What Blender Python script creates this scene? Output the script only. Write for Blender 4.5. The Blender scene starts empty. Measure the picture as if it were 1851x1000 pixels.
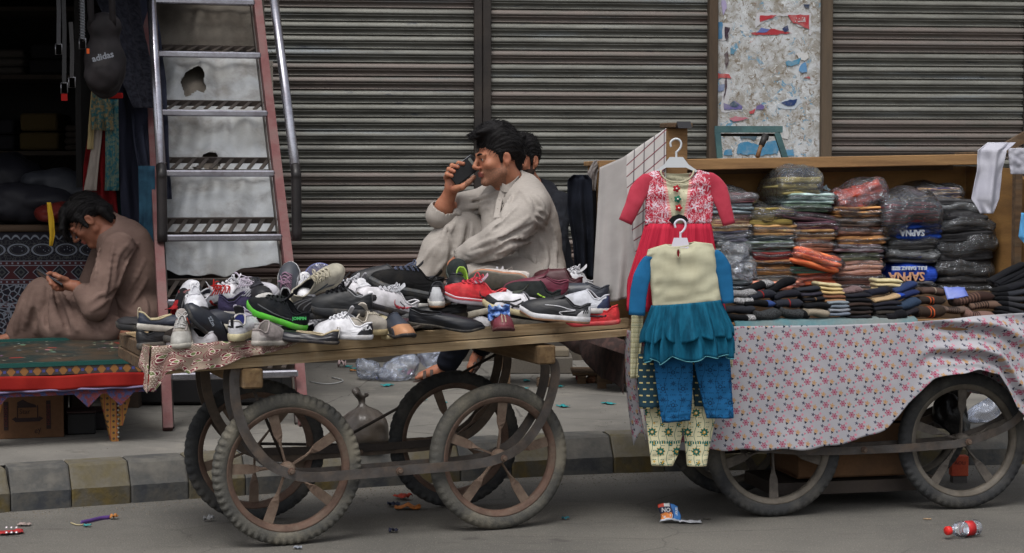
import bpy, bmesh, math, random
import numpy as np
from mathutils import Vector, Matrix, Euler, noise as mnoise
random.seed(7); RNG = np.random.default_rng(7)
R = math.radians; PI = math.pi
scene = bpy.context.scene
COL = scene.collection
# ---------------------------------------------------------------- camera
FPX, PITCH, CAMH = 3200.0, 0.053, 1.326
cam_d = bpy.data.cameras.new('camera'); cam = bpy.data.objects.new('camera', cam_d); COL.objects.link(cam)
cam.location = (0, 0, CAMH); cam.rotation_euler = (PI/2-PITCH, 0, 0)
cam_d.sensor_width = 36; cam_d.lens = FPX/1851*36; cam_d.clip_start = .1; cam_d.clip_end = 2000
scene.camera = cam
# ---------------------------------------------------------------- sky, sun, exposure
w = bpy.data.worlds.new('World'); scene.world = w; w.use_nodes = True
nt = w.node_tree; bg = nt.nodes['Background']
sky = nt.nodes.new('ShaderNodeTexSky'); sky.sky_type = 'NISHITA'; sky.sun_disc = False
SUN_EL, SUN_AZ = R(62), R(196)          # high, veiled sun behind the camera's left shoulder
sky.sun_elevation = SUN_EL; sky.sun_rotation = SUN_AZ; sky.dust_density = 5; sky.air_density = 1; sky.ozone_density = 1
hs = nt.nodes.new('ShaderNodeHueSaturation'); hs.inputs['Saturation'].default_value = .3
nt.links.new(sky.outputs[0], hs.inputs['Color']); nt.links.new(hs.outputs[0], bg.inputs['Color'])
bg.inputs['Strength'].default_value = .105
sd = bpy.data.lights.new('sun', 'SUN'); so = bpy.data.objects.new('sun', sd); COL.objects.link(so)
sd.energy = 1.0; sd.angle = R(24); sd.color = (1, .98, .95)
dv = Vector((math.sin(SUN_AZ)*math.cos(SUN_EL), math.cos(SUN_AZ)*math.cos(SUN_EL), math.sin(SUN_EL)))
so.rotation_euler = dv.to_track_quat('Z', 'Y').to_euler()
scene.view_settings.view_transform = 'Standard'; scene.view_settings.look = 'None'
scene.view_settings.gamma = 1; scene.view_settings.exposure = .62; scene.view_settings.use_curve_mapping = False
scene.render.engine = 'CYCLES'; scene.cycles.max_bounces = 6; scene.cycles.diffuse_bounces = 3
scene.cycles.transparent_max_bounces = 24; scene.cycles.glossy_bounces = 3
# ---------------------------------------------------------------- pixel ray -> world
def ray(px, py):
    dx = (px-925.5)/FPX; u = (500-py)/FPX
    return Vector((dx, math.cos(PITCH)+u*math.sin(PITCH), -math.sin(PITCH)+u*math.cos(PITCH)))
CAM = Vector((0, 0, CAMH))
def P(px, py, Y): d = ray(px, py); return CAM+d*(Y/d.y)
def Pz(px, py, z): d = ray(px, py); return CAM+d*((z-CAMH)/d.z)
# ---------------------------------------------------------------- properties
def tag(o, label=None, cat=None, group=None, kind=None):
    if label: o['label'] = label
    if cat: o['category'] = cat
    if group: o['group'] = group
    if kind: o['kind'] = kind
    return o
def thing(name, label, cat, loc=(0, 0, 0), rot=(0, 0, 0), group=None):
    o = bpy.data.objects.new(name, None); COL.objects.link(o); o.empty_display_size = .05
    o.location = loc; o.rotation_euler = rot
    return tag(o, label, cat, group)
def copy_obj(o, parent=None):
    c = o.copy(); COL.objects.link(c)
    if parent is not None: c.parent = parent
    return c
def copy_tree(o, parent=None):
    c = copy_obj(o, parent)
    for ch in list(o.children): copy_tree(ch, c)
    return c
# ---------------------------------------------------------------- mesh builder
class MB:
    def __init__(s): s.v = []; s.f = []; s.m = []; s.uv = {}
    def add(s, vs, fs, mi=0, uvs=None, T=None):
        b = len(s.v)
        if T is not None: vs = [T @ Vector(q) for q in vs]
        s.v += [tuple(q) for q in vs]
        for k, f in enumerate(fs):
            if uvs is not None: s.uv[len(s.f)] = [uvs[i] for i in f]
            s.f.append(tuple(b+i for i in f)); s.m.append(mi if isinstance(mi, int) else mi[k])
        return s
    def box(s, c, size, rot=(0, 0, 0), mi=0, T=None, bev=0):
        sx, sy, sz = size[0]/2, size[1]/2, size[2]/2
        M = Matrix.Translation(c) @ Euler(rot).to_matrix().to_4x4()
        if T is not None: M = T @ M
        if bev <= 0:
            vs = [(x*sx, y*sy, z*sz) for x in (-1, 1) for y in (-1, 1) for z in (-1, 1)]
            fs = [(0, 1, 3, 2), (4, 6, 7, 5), (0, 4, 5, 1), (2, 3, 7, 6), (0, 2, 6, 4), (1, 5, 7, 3)]
            return s.add(vs, fs, mi, None, M)
        bm = bmesh.new(); bmesh.ops.create_cube(bm, size=1)
        for q in bm.verts: q.co = Vector((q.co.x*2*sx, q.co.y*2*sy, q.co.z*2*sz))
        bmesh.ops.bevel(bm, geom=bm.edges[:], offset=bev, segments=1, affect='EDGES', profile=.5)
        bm.verts.index_update()
        s.add([q.co.copy() for q in bm.verts], [[q.index for q in f.verts] for f in bm.faces], mi, None, M); bm.free()
        return s
    def loft(s, rings, closed=True, caps=(True, True), mi=0, T=None, uvs=False):
        n = len(rings[0]); vs = [q for r in rings for q in r]; fs = []; uv = None
        L = len(rings)
        if uvs:
            uv = [(j/(n if closed else n-1), i/(L-1)) for i in range(L) for j in range(n)]
        fuv = []
        for i in range(L-1):
            for j in range(n if closed else n-1):
                k = (j+1) % n
                fs.append((i*n+j, i*n+k, (i+1)*n+k, (i+1)*n+j))
        nf = len(fs)
        if closed and caps[0]: fs.append(tuple(range(n-1, -1, -1)))
        if closed and caps[1]: fs.append(tuple(range((L-1)*n, L*n)))
        b0 = len(s.f)
        s.add(vs, fs, mi, uv, T)
        if uvs and closed:
            for q in range(nf):
                j = q % n
                if j == n-1:
                    i = q//n
                    s.uv[b0+q] = [(j/n, i/(L-1)), (1.0, i/(L-1)), (1.0, (i+1)/(L-1)), (j/n, (i+1)/(L-1))]
        return s
    def tube(s, pts, rad, n=8, mi=0, caps=True, T=None, flat=1.0, up=None):
        pts = [Vector(p) for p in pts]; m = len(pts)
        rad = rad if hasattr(rad, '__len__') else [rad]*m
        tg = []
        for i in range(m):
            a = pts[max(i-1, 0)]; b = pts[min(i+1, m-1)]; d = b-a
            tg.append(d.normalized() if d.length > 1e-9 else Vector((0, 0, 1)))
        u = Vector(up) if up is not None else (Vector((0, 0, 1)) if abs(tg[0].z) < .9 else Vector((1, 0, 0)))
        rings = []
        for i in range(m):
            t = tg[i]; x = u - t*u.dot(t)
            if x.length < 1e-6: x = t.orthogonal()
            x.normalize(); y = t.cross(x)
            if up is None: u = x
            rings.append([pts[i]+(x*math.cos(a)+y*math.sin(a)*flat)*rad[i] for a in [2*PI*k/n for k in range(n)]])
        return s.loft(rings, True, (caps, caps), mi, T)
    def strap(s, pts, width, th, wdir, mi=0, T=None):
        """flat bar swept along pts; wdir = direction of its width"""
        pts = [Vector(p) for p in pts]; m = len(pts); rings = []; W = Vector(wdir).normalized()
        ww = width if hasattr(width, '__len__') else [width]*m
        for i in range(m):
            t = (pts[min(i+1, m-1)]-pts[max(i-1, 0)]).normalized()
            wd = (W - t*W.dot(t)).normalized(); nn = t.cross(wd)
            a = wd*ww[i]/2; b = nn*th/2
            rings.append([pts[i]+a+b, pts[i]-a+b, pts[i]-a-b, pts[i]+a-b])
        return s.loft(rings, True, (True, True), mi, T)
    def lathe(s, prof, n=24, axis='z', mi=0, T=None, caps=(False, False)):
        rings = []
        for r, h in prof:
            rg = []
            for k in range(n):
                a = 2*PI*k/n; c, q = r*math.cos(a), r*math.sin(a)
                rg.append((c, q, h) if axis == 'z' else ((c, h, q) if axis == 'y' else (h, c, q)))
            rings.append(rg)
        return s.loft(rings, True, caps, mi, T)
    def grid(s, fn, nu, nv, mi=0, T=None, keep=None):
        vs = []; uv = []
        for i in range(nv+1):
            for j in range(nu+1):
                vs.append(fn(j/nu, i/nv)); uv.append((j/nu, i/nv))
        fs = []; ms = []
        for i in range(nv):
            for j in range(nu):
                if keep and not keep((j+.5)/nu, (i+.5)/nv): continue
                a = i*(nu+1)+j; fs.append((a, a+1, a+nu+2, a+nu+1))
                ms.append(mi if isinstance(mi, int) else mi((j+.5)/nu, (i+.5)/nv))
        return s.add(vs, fs, ms, uv, T)
    def mesh(s, name, mats, smooth=True):
        me = bpy.data.meshes.new(name); me.from_pydata(s.v, [], s.f); 
        for m in (mats if isinstance(mats, (list, tuple)) else [mats]): me.materials.append(m)
        if any(s.m): me.polygons.foreach_set('material_index', s.m)
        if s.uv:
            ul = me.uv_layers.new(name='UVMap'); li = 0; buf = []
            for i, f in enumerate(s.f):
                buf += [c for q in s.uv.get(i, [(0, 0)]*len(f)) for c in q]
            ul.data.foreach_set('uv', buf)
        if smooth: me.polygons.foreach_set('use_smooth', [True]*len(s.f))
        me.update(); return me
    def build(s, name, mats, parent=None, smooth=True, solid=0, auto=None, world=False, fix=False):
        if world and parent is not None:
            l = parent.location; s.v = [(a-l.x, b-l.y, c-l.z) for a, b, c in s.v]
        me = s.mesh(name, mats, smooth)
        if fix:
            bm = bmesh.new(); bm.from_mesh(me); bmesh.ops.recalc_face_normals(bm, faces=bm.faces[:]); bm.to_mesh(me); bm.free()
        o = bpy.data.objects.new(name, me); COL.objects.link(o)
        if parent is not None: o.parent = parent
        if smooth and auto is not None: me.set_sharp_from_angle(angle=R(auto))
        if solid: md = o.modifiers.new('s', 'SOLIDIFY'); md.thickness = solid; md.offset = 0
        return o
def link(name, me, parent=None, loc=None, rot=None):
    o = bpy.data.objects.new(name, me); COL.objects.link(o)
    if parent is not None: o.parent = parent
    if loc is not None: o.location = loc
    if rot is not None: o.rotation_euler = rot
    return o
# ---------------------------------------------------------------- materials
def S(r, g, b):
    f = lambda c: (c/255/12.92) if c <= 10 else ((c/255+.055)/1.055)**2.4
    return (f(r), f(g), f(b), 1)
class V:
    def __init__(s, g, k): s.g = g; s.k = k
    def __add__(s, o): return s.g.m('ADD', s, o)
    __radd__ = __add__
    def __sub__(s, o): return s.g.m('SUBTRACT', s, o)
    def __rsub__(s, o): return s.g.m('SUBTRACT', o, s)
    def __mul__(s, o): return s.g.m('MULTIPLY', s, o)
    __rmul__ = __mul__
    def __truediv__(s, o): return s.g.m('DIVIDE', s, o)
    def __lt__(s, o): return s.g.m('LESS_THAN', s, o)
    def __gt__(s, o): return s.g.m('GREATER_THAN', s, o)
class G:
    """small node-graph writer"""
    def __init__(s, name, rough=.7, metal=0, spec=.5):
        s.mat = bpy.data.materials.new(name); s.mat.use_nodes = True; s.t = s.mat.node_tree
        s.b = s.t.nodes['Principled BSDF']; s.b.inputs['Roughness'].default_value = rough
        s.b.inputs['Metallic'].default_value = metal; s.b.inputs['Specular IOR Level'].default_value = spec
        s.tc = s.t.nodes.new('ShaderNodeTexCoord')
    def n(s, ty): return s.t.nodes.new(ty)
    def put(s, sock, v):
        if isinstance(v, V): s.t.links.new(v.k, sock)
        elif isinstance(v, tuple) and sock.type == 'VECTOR': sock.default_value = v[:3]
        else: sock.default_value = v
    def m(s, op, a, b=None, c=None, clamp=False):
        n = s.n('ShaderNodeMath'); n.operation = op; n.use_clamp = clamp
        s.put(n.inputs[0], a)
        if b is not None: s.put(n.inputs[1], b)
        if c is not None: s.put(n.inputs[2], c)
        return V(s, n.outputs[0])
    def obj(s): return V(s, s.tc.outputs['Object'])
    def uvc(s): return V(s, s.tc.outputs['UV'])
    def xyz(s, v):
        n = s.n('ShaderNodeSeparateXYZ'); s.put(n.inputs[0], v); return [V(s, o) for o in n.outputs]
    def vec(s, x, y, z=0.0):
        n = s.n('ShaderNodeCombineXYZ')
        for i, q in enumerate((x, y, z)): s.put(n.inputs[i], q)
        return V(s, n.outputs[0])
    def scl(s, v, sc):
        n = s.n('ShaderNodeMapping'); s.put(n.inputs['Vector'], v); n.inputs['Scale'].default_value = sc; return V(s, n.outputs[0])
    def noise(s, v, scale, detail=4, rough=.55, dist=0):
        n = s.n('ShaderNodeTexNoise'); s.put(n.inputs['Vector'], v); n.inputs['Scale'].default_value = scale
        n.inputs['Detail'].default_value = detail; n.inputs['Roughness'].default_value = rough; n.inputs['Distortion'].default_value = dist
        return V(s, n.outputs['Fac'])
    def vor(s, v, scale, out='Distance', feat='F1', rnd=1.0):
        n = s.n('ShaderNodeTexVoronoi'); n.feature = feat; s.put(n.inputs['Vector'], v); n.inputs['Scale'].default_value = scale
        n.inputs['Randomness'].default_value = rnd
        return V(s, n.outputs[out])
    def ramp(s, f, a, b):       # 0 below a, 1 above b
        n = s.n('ShaderNodeMapRange'); n.interpolation_type = 'SMOOTHSTEP'
        s.put(n.inputs[0], f); n.inputs[1].default_value = a; n.inputs[2].default_value = b; return V(s, n.outputs[0])
    def mix(s, f, a, b, mode='MIX'):
        n = s.n('ShaderNodeMix'); n.data_type = 'RGBA'; n.blend_type = mode
        s.put(n.inputs[0], f); s.put(n.inputs[6], a); s.put(n.inputs[7], b); return V(s, n.outputs[2])
    def bump(s, h, strength=.3, dist=.01):
        n = s.n('ShaderNodeBump'); n.inputs['Strength'].default_value = strength; n.inputs['Distance'].default_value = dist
        s.put(n.inputs['Height'], h); s.t.links.new(n.outputs[0], s.b.inputs['Normal'])
    def col(s, c): s.put(s.b.inputs['Base Color'], c)
    def rough(s, r): s.put(s.b.inputs['Roughness'], r)
    def fract(s, a): return s.m('FRACT', a)
    def flower(s, x, y, cell, ox=0, oy=0, r=.35, n=5, stag=.5, core=0.0, amp=.36):
        """mask of an n-petalled flower print repeated on a staggered lattice (x,y in metres)"""
        v = y/cell+oy; row = s.m('FLOOR', v); u = x/cell+ox+s.m('MULTIPLY', row, stag)
        fu = s.fract(u)-.5; fv = s.fract(v)-.5
        rr = s.m('SQRT', fu*fu+fv*fv); th = s.m('ARCTAN2', fv, fu)
        pet = rr < (s.m('COSINE', th*float(n))*(r*amp)+r*(1-amp))
        return pet*(rr > core) if core else pet, rr
_mc = {}
def mat(name, c, rough=.75, c2=None, ns=6, nm=.6, bump=.15, bs=90, metal=0, dirt=0, dirtc=(110, 98, 82), ds=4, spec=.4, stretch=None, sheen=0, bd=.004):
    if name in _mc: return _mc[name]
    g = G(name, rough, metal, spec); o = g.obj()
    if stretch: o = g.scl(o, stretch)
    c = S(*c)
    base = c if c2 is None else g.mix(g.ramp(g.noise(o, ns), .5-.5*nm*.6, .5+.5*nm*.6), c, S(*c2))
    fine = g.noise(o, bs, 3)
    base = g.mix(g.m('MULTIPLY', fine, .10 if name[:4] in ('leat', 'rubb', 'mesh') else .35), base, S(0, 0, 0)) if bump else base
    if dirt: base = g.mix(g.m('MULTIPLY', g.ramp(g.noise(o, ds, 6, .65), .42, .72), dirt), base, S(*dirtc))
    g.col(base)
    if bump: g.bump(fine, bump, bd)
    if sheen: g.b.inputs['Sheen Weight'].default_value = sheen
    _mc[name] = g.mat; return g.mat
def cloth(name, c, c2=None, ns=12, rough=.9, bump=.3, bs=700, **k):
    return mat(name, c, rough, c2, ns=ns, bump=bump, bs=bs, spec=.15, bd=.001, **k)
def plastic_film(name, haze=.12, tint=(225, 230, 235), rough=.12, wr=28):
    if name in _mc: return _mc[name]
    m = bpy.data.materials.new(name); m.use_nodes = True; t = m.node_tree; t.nodes.clear()
    out = t.nodes.new('ShaderNodeOutputMaterial'); tr = t.nodes.new('ShaderNodeBsdfTransparent'); gl = t.nodes.new('ShaderNodeBsdfGlossy')
    di = t.nodes.new('ShaderNodeBsdfDiffuse'); di.inputs[0].default_value = S(*tint); gl.inputs['Roughness'].default_value = rough
    gl.inputs[0].default_value = (.9, .93, 1, 1)
    tc = t.nodes.new('ShaderNodeTexCoord'); nz = t.nodes.new('ShaderNodeTexNoise'); nz.inputs['Scale'].default_value = wr; nz.inputs['Detail'].default_value = 3
    nz.inputs['Distortion'].default_value = 1.2
    t.links.new(tc.outputs['Object'], nz.inputs[0]); bp = t.nodes.new('ShaderNodeBump'); bp.inputs['Strength'].default_value = 1; bp.inputs['Distance'].default_value = .02
    t.links.new(nz.outputs[0], bp.inputs['Height']); t.links.new(bp.outputs[0], gl.inputs['Normal'])
    fr = t.nodes.new('ShaderNodeFresnel'); fr.inputs[0].default_value = 1.5; t.links.new(bp.outputs[0], fr.inputs['Normal'])
    fm = t.nodes.new('ShaderNodeMath'); fm.operation = 'MULTIPLY_ADD'; fm.inputs[1].default_value = 1.7; fm.inputs[2].default_value = -.025; fm.use_clamp = True
    t.links.new(fr.outputs[0], fm.inputs[0])
    m1 = t.nodes.new('ShaderNodeMixShader'); m1.inputs[0].default_value = haze; t.links.new(tr.outputs[0], m1.inputs[1]); t.links.new(di.outputs[0], m1.inputs[2])
    m2 = t.nodes.new('ShaderNodeMixShader'); t.links.new(fm.outputs[0], m2.inputs[0]); t.links.new(m1.outputs[0], m2.inputs[1]); t.links.new(gl.outputs[0], m2.inputs[2])
    t.links.new(m2.outputs[0], out.inputs[0]); _mc[name] = m; return m
def text_obj(name, s, size, M, m, parent=None, ext=.0006, shear=0, bold=0, sx=1):
    cu = bpy.data.curves.new(name, 'FONT'); cu.body = s; cu.size = size; cu.extrude = ext; cu.align_x = 'CENTER'; cu.align_y = 'CENTER'
    cu.shear = shear; cu.offset = bold; cu.resolution_u = 2
    o = bpy.data.objects.new(name, cu); COL.objects.link(o)
    dg = bpy.context.evaluated_depsgraph_get(); me = bpy.data.meshes.new_from_object(o.evaluated_get(dg)); bpy.data.objects.remove(o)
    me.name = name; me.materials.clear(); me.materials.append(m); me.transform(Matrix.Diagonal((sx, 1, 1, 1)))
    o = bpy.data.objects.new(name, me); COL.objects.link(o)
    if parent is not None: o.parent = parent
    o.matrix_local = M; return o
def lerp(a, b, t): return a+(b-a)*t
def sstep(a, b, x):
    t = min(1, max(0, (x-a)/(b-a))); return t*t*(3-2*t)
def interp(x, tab):
    for (x0, y0), (x1, y1) in zip(tab, tab[1:]):
        if x <= x1: return y0+(y1-y0)*max(0, (x-x0))/(x1-x0)
    return tab[-1][1]
def nz(p, sc=1.0): return mnoise.noise(Vector(p)*sc)
def cr(pts, n=6):
    """catmull-rom through pts"""
    pts = [Vector(p) for p in pts]; out = []
    q = [pts[0]*2-pts[1]]+pts+[pts[-1]*2-pts[-2]]
    for i in range(1, len(q)-2):
        for k in range(n):
            t = k/n; a, b, c, d = q[i-1], q[i], q[i+1], q[i+2]
            out.append(.5*((2*b)+(c-a)*t+(2*a-5*b+4*c-d)*t*t+(3*b-3*c+d-a)*t*t*t))
    out.append(pts[-1]); return out
# ---------------------------------------------------------------- signed distance modelling (bodies, garments)
class SDF:
    """list of rounded cones and ellipsoids joined smoothly, meshed by surface nets"""
    def __init__(s): s.ops = []
    def cone(s, a, b, r1, r2=None, k=.02, mode='add'):
        a = np.array(a, float); b = np.array(b, float); r2 = r1 if r2 is None else r2
        s.ops.append((mode, 'c', (a, b, r1, r2), k, np.minimum(a-r1, b-r2), np.maximum(a+r1, b+r2))); return s
    def chain(s, pts, rad, k=.02, mode='add'):
        for i in range(len(pts)-1): s.cone(pts[i], pts[i+1], rad[i] if hasattr(rad, '__len__') else rad, rad[i+1] if hasattr(rad, '__len__') else rad, k, mode)
        return s
    def ell(s, c, r, rot=None, k=.02, mode='add'):
        c = np.array(c, float); r = np.array(r, float) if hasattr(r, '__len__') else np.array([r]*3, float); m = float(r.max())
        Mx = np.array(rot.to_3x3().inverted()) if rot is not None else None
        s.ops.append((mode, 'e', (c, r, Mx), k, c-m, c+m)); return s
    def _d(s, ty, a, X):
        if ty == 'c':
            p, q, r1, r2 = a; ab = q-p; L2 = max(float(ab@ab), 1e-12)
            t = np.clip(((X[0]-p[0])*ab[0]+(X[1]-p[1])*ab[1]+(X[2]-p[2])*ab[2])/L2, 0, 1)
            return np.sqrt((X[0]-p[0]-t*ab[0])**2+(X[1]-p[1]-t*ab[1])**2+(X[2]-p[2]-t*ab[2])**2)-(r1+(r2-r1)*t)
        c, r, Mx = a; Y = [X[i]-c[i] for i in range(3)]
        if Mx is not None: Y = [Mx[i, 0]*Y[0]+Mx[i, 1]*Y[1]+Mx[i, 2]*Y[2] for i in range(3)]
        k0 = np.sqrt((Y[0]/r[0])**2+(Y[1]/r[1])**2+(Y[2]/r[2])**2)
        k1 = np.sqrt((Y[0]/r[0]**2)**2+(Y[1]/r[1]**2)**2+(Y[2]/r[2]**2)**2)+1e-9
        return k0*(k0-1)/k1
    def _mix(s, D, d, k, mode):
        if mode == 'add':
            h = np.clip(.5+.5*(D-d)/k, 0, 1); return D*(1-h)+d*h-k*h*(1-h)
        h = np.clip(.5-.5*(D+d)/k, 0, 1); return D*(1-h)-d*h+k*h*(1-h)
    def at(s, pts):
        X = np.array(pts, float).reshape(-1, 3).T; D = np.full(X.shape[1], 1.0)
        for mode, ty, a, k, lo, hi in s.ops: D = s._mix(D, s._d(ty, a, X), k, mode)
        return D
    def hit(s, px, py, lim=(5, 12)):
        d = ray(px, py).normalized(); t = lim[0]
        for _ in range(90):
            p = CAM+d*t; v = float(s.at([p])[0])
            if v < .001: return p
            t += max(v*.85, .0008)
            if t > lim[1]: return None
        return p
    def mesh(s, res=.006, disp=None):
        adds = [o for o in s.ops if o[0] == 'add']
        lo = np.min([o[4] for o in adds], 0)-3*res-.012; hi = np.max([o[5] for o in adds], 0)+3*res+.012
        n = np.ceil((hi-lo)/res).astype(int)+1
        ax = [(lo[i]+res*np.arange(n[i])).astype(np.float32) for i in range(3)]
        D = np.full(n, .08, np.float32)
        for mode, ty, a, k, l, h in s.ops:
            pad = k+.03; i0 = np.clip(((l-pad-lo)/res).astype(int), 0, n-1); i1 = np.clip(((h+pad-lo)/res).astype(int)+2, 1, n)
            if (i1 <= i0).any(): continue
            sl = tuple(slice(i0[q], i1[q]) for q in range(3))
            X = np.meshgrid(*[ax[q][sl[q]] for q in range(3)], indexing='ij', sparse=True)
            D[sl] = s._mix(D[sl], s._d(ty, a, X), k, mode)
        return surface_nets(D, lo, res)
def surface_nets(D, lo, res):
    sg = D < 0; nx, ny, nz_ = D.shape
    c = sg[:-1, :-1, :-1].astype(np.int8)
    tot = np.zeros(c.shape, np.int8)
    for i in (0, 1):
        for j in (0, 1):
            for k in (0, 1): tot += sg[i:nx-1+i, j:ny-1+j, k:nz_-1+k]
    act = (tot > 0) & (tot < 8); idx = np.argwhere(act); vid = np.full(act.shape, -1, np.int64); vid[act] = np.arange(len(idx))
    acc = np.zeros((len(idx), 3)); cnt = np.zeros(len(idx)); I = idx
    cor = [(i, j, k) for i in (0, 1) for j in (0, 1) for k in (0, 1)]
    for a in cor:
        for ax in range(3):
            if a[ax] == 1: continue
            b = list(a); b[ax] = 1
            da = D[I[:, 0]+a[0], I[:, 1]+a[1], I[:, 2]+a[2]]; db = D[I[:, 0]+b[0], I[:, 1]+b[1], I[:, 2]+b[2]]
            cr_ = (da < 0) != (db < 0); t = np.where(cr_, da/np.where(cr_, da-db, 1), 0)
            p = np.tile(np.array(a, float), (len(I), 1)); p[:, ax] += t
            acc += p*cr_[:, None]; cnt += cr_
    vs = lo+(I+acc/np.maximum(cnt, 1)[:, None])*res
    fs = []
    for ax in range(3):
        o = [q for q in range(3) if q != ax]
        sl0 = [slice(1, -1)]*3; sl0[ax] = slice(0, -1); sl1 = [slice(1, -1)]*3; sl1[ax] = slice(1, None)
        a = sg[tuple(sl0)]; b = sg[tuple(sl1)]; ed = np.argwhere(a != b)
        if not len(ed): continue
        fl = a[ed[:, 0], ed[:, 1], ed[:, 2]]
        base = ed.copy(); base[:, o[0]] += 1; base[:, o[1]] += 1
        def q(d0, d1):
            z = base.copy(); z[:, o[0]] -= d0; z[:, o[1]] -= d1; return vid[z[:, 0], z[:, 1], z[:, 2]]
        F = np.stack([q(1, 1), q(0, 1), q(0, 0), q(1, 0)], 1)
        flip = fl if ax != 1 else ~fl
        F[~flip] = F[~flip][:, ::-1]
        fs.append(F)
    F = np.concatenate(fs); F = F[(F >= 0).all(1)]
    return vs, F
def np_mesh(name, vs, F, mats, parent=None, mi=None, world=True):
    if world and parent is not None: vs = vs-np.array(parent.location)
    me = bpy.data.meshes.new(name); me.vertices.add(len(vs)); me.vertices.foreach_set('co', vs.astype(np.float32).ravel())
    me.loops.add(F.size); me.loops.foreach_set('vertex_index', F.astype(np.int32).ravel())
    me.polygons.add(len(F)); me.polygons.foreach_set('loop_start', (np.arange(len(F))*F.shape[1]).astype(np.int32))
    for m in (mats if isinstance(mats, list) else [mats]): me.materials.append(m)
    if mi is not None: me.polygons.foreach_set('material_index', mi.astype(np.int32))
    me.polygons.foreach_set('use_smooth', np.ones(len(F), bool)); me.update(calc_edges=True); me.validate()
    o = bpy.data.objects.new(name, me); COL.objects.link(o)
    if parent is not None: o.parent = parent
    return o
# ================================================================= SETTING
def xr_(p): return (p.x, p.y, p.z)
KP = [(-6, 5.9), (-2.6, 6.84), (-2.04, 7.07), (-1.37, 7.36), (-.5, 7.70), (.35, 8.0), (1.3, 8.15), (2.3, 8.27), (4, 8.45), (9, 8.9)]
kerb_path = [Vector((a, b, 0)) for a, b in KP]
kerb_path = cr([(a, b, 0) for a, b in KP], 12)
def kerb_y(x):
    for a, b in zip(kerb_path, kerb_path[1:]):
        if a.x <= x <= b.x: return lerp(a.y, b.y, (x-a.x)/(b.x-a.x+1e-9))
    return kerb_path[0].y if x < kerb_path[0].x else kerb_path[-1].y
PV = .17
# --- road: dusty asphalt
g = G('road_asphalt', .93, 0, .2); o = g.obj()
big = g.noise(o, .9, 5, .6); mid = g.noise(o, 7, 6, .7); fine = g.noise(o, 160, 3, .7); grit = g.vor(o, 110)
st = g.noise(g.scl(o, (1.2, 7, 1)), 2.2, 5, .6)
c = g.mix(g.ramp(big, .3, .7), S(92, 90, 86), S(112, 109, 103))
c = g.mix(g.ramp(mid, .45, .75)*.45, c, S(108, 104, 98))
c = g.mix(g.ramp(st, .55, .75)*.4, c, S(66, 63, 60))
c = g.mix(g.ramp(fine, .35, .8)*.45, c, S(60, 58, 56))
c = g.mix((grit < .2)*.45, c, S(150, 145, 136)); c = g.mix((g.vor(o, 75) < .13)*.5, c, S(52, 50, 48)); ck = g.vor(g.vec(*[q+(mid-.5)*.12 for q in g.xyz(o)]), 1.3, feat='DISTANCE_TO_EDGE'); c = g.mix((ck < .006)*g.ramp(big, .45, .55)*.3, c, S(44, 42, 41)); c = g.mix(g.ramp(g.noise(o, 2.4, 4, .6), .66, .72)*.45, c, S(52, 50, 49))
g.col(c); g.bump(fine*.6+grit*.5+mid*.6, .55, .004); M_road = g.mat
xs = [-400, -60, -12, -6]+[x*.25 for x in range(-16, 25)]+[9, 20, 60, 400]
m = MB(); rows = []
for x in xs:
    ky = kerb_y(max(-6, min(9, x))); 
    rows.append([(x, yy, 0) for yy in (-400, -60, -8, 0, 4, 5.5, 6.2)]+[(x, max(6.25, ky-.35)+.0, 0), (x, max(6.3, ky-.12), .0), (x, max(6.35, ky+.06), .0)])
m.loft(rows, False, mi=0); tag(m.build('road', M_road, fix=True), kind='structure')
# --- pavement: worn grey concrete
g = G('pavement_concrete', .95, 0, .2); o = g.obj()
big = g.noise(o, 1.3, 5, .6); mid = g.noise(o, 9, 6, .7); fine = g.noise(o, 190, 3, .7)
crk = g.vor(g.scl(o, (1, 1, 1)), 1.1, 'Distance', 'DISTANCE_TO_EDGE'); wob = g.noise(o, 6, 4)
c = g.mix(g.ramp(big, .3, .7), S(98, 96, 92), S(124, 121, 115))
c = g.mix(g.ramp(mid, .5, .75)*.5, c, S(140, 135, 126))
c = g.mix(g.ramp(g.noise(o, 3.2, 6, .7), .58, .72)*.5, c, S(72, 69, 65))
c = g.mix(g.ramp(fine, .4, .85)*.3, c, S(60, 58, 56))
c = g.mix((crk+(wob-.5)*.03 < .004)*.5, c, S(50, 48, 45))
g.col(c); g.bump(fine*.5+mid*.8, .5, .004); M_pave = g.mat
m = MB(); rows = []
for x in [-30, -12, -6]+[x*.2 for x in range(-25, 41)]+[9, 30]:
    ky = kerb_y(max(-6, min(9, x)))+.19
    rows.append([(x, ky, PV-.004), (x, ky+.3, PV+.002*nz((x, 0, 0), 3)), (x, ky+.8, PV), (x, 10.4, PV), (x, 16, PV)])
m.loft(rows, False); tag(m.build('pavement', M_pave, fix=True), kind='structure')
# --- kerb of painted stones
M_kd = mat('kerb_dark_paint', (58, 61, 66), .9, (82, 82, 80), ns=14, dirt=1, dirtc=(82, 79, 73), ds=9, bump=.6, bs=60)
M_ky = mat('kerb_yellow_paint', (98, 84, 46), .9, (78, 73, 60), ns=14, dirt=1, dirtc=(82, 79, 73), ds=9, bump=.6, bs=60)
M_kdd = mat('kerb_dark_dusty', (72, 73, 73), .95, (88, 86, 82), ns=12, dirt=.8, dirtc=(100, 97, 91), ds=8, bump=.6, bs=60)
M_kyd = mat('kerb_yellow_dusty', (98, 90, 68), .95, (96, 91, 80), ns=12, dirt=.8, dirtc=(100, 97, 91), ds=8, bump=.6, bs=60)
kerb = thing('kerb', None, None, (0, 7.7, 0)); kerb['kind'] = 'structure'
acc = 0; pts = kerb_path; cum = [0]
for a, b in zip(pts, pts[1:]): cum.append(cum[-1]+(b-a).length)
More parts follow.
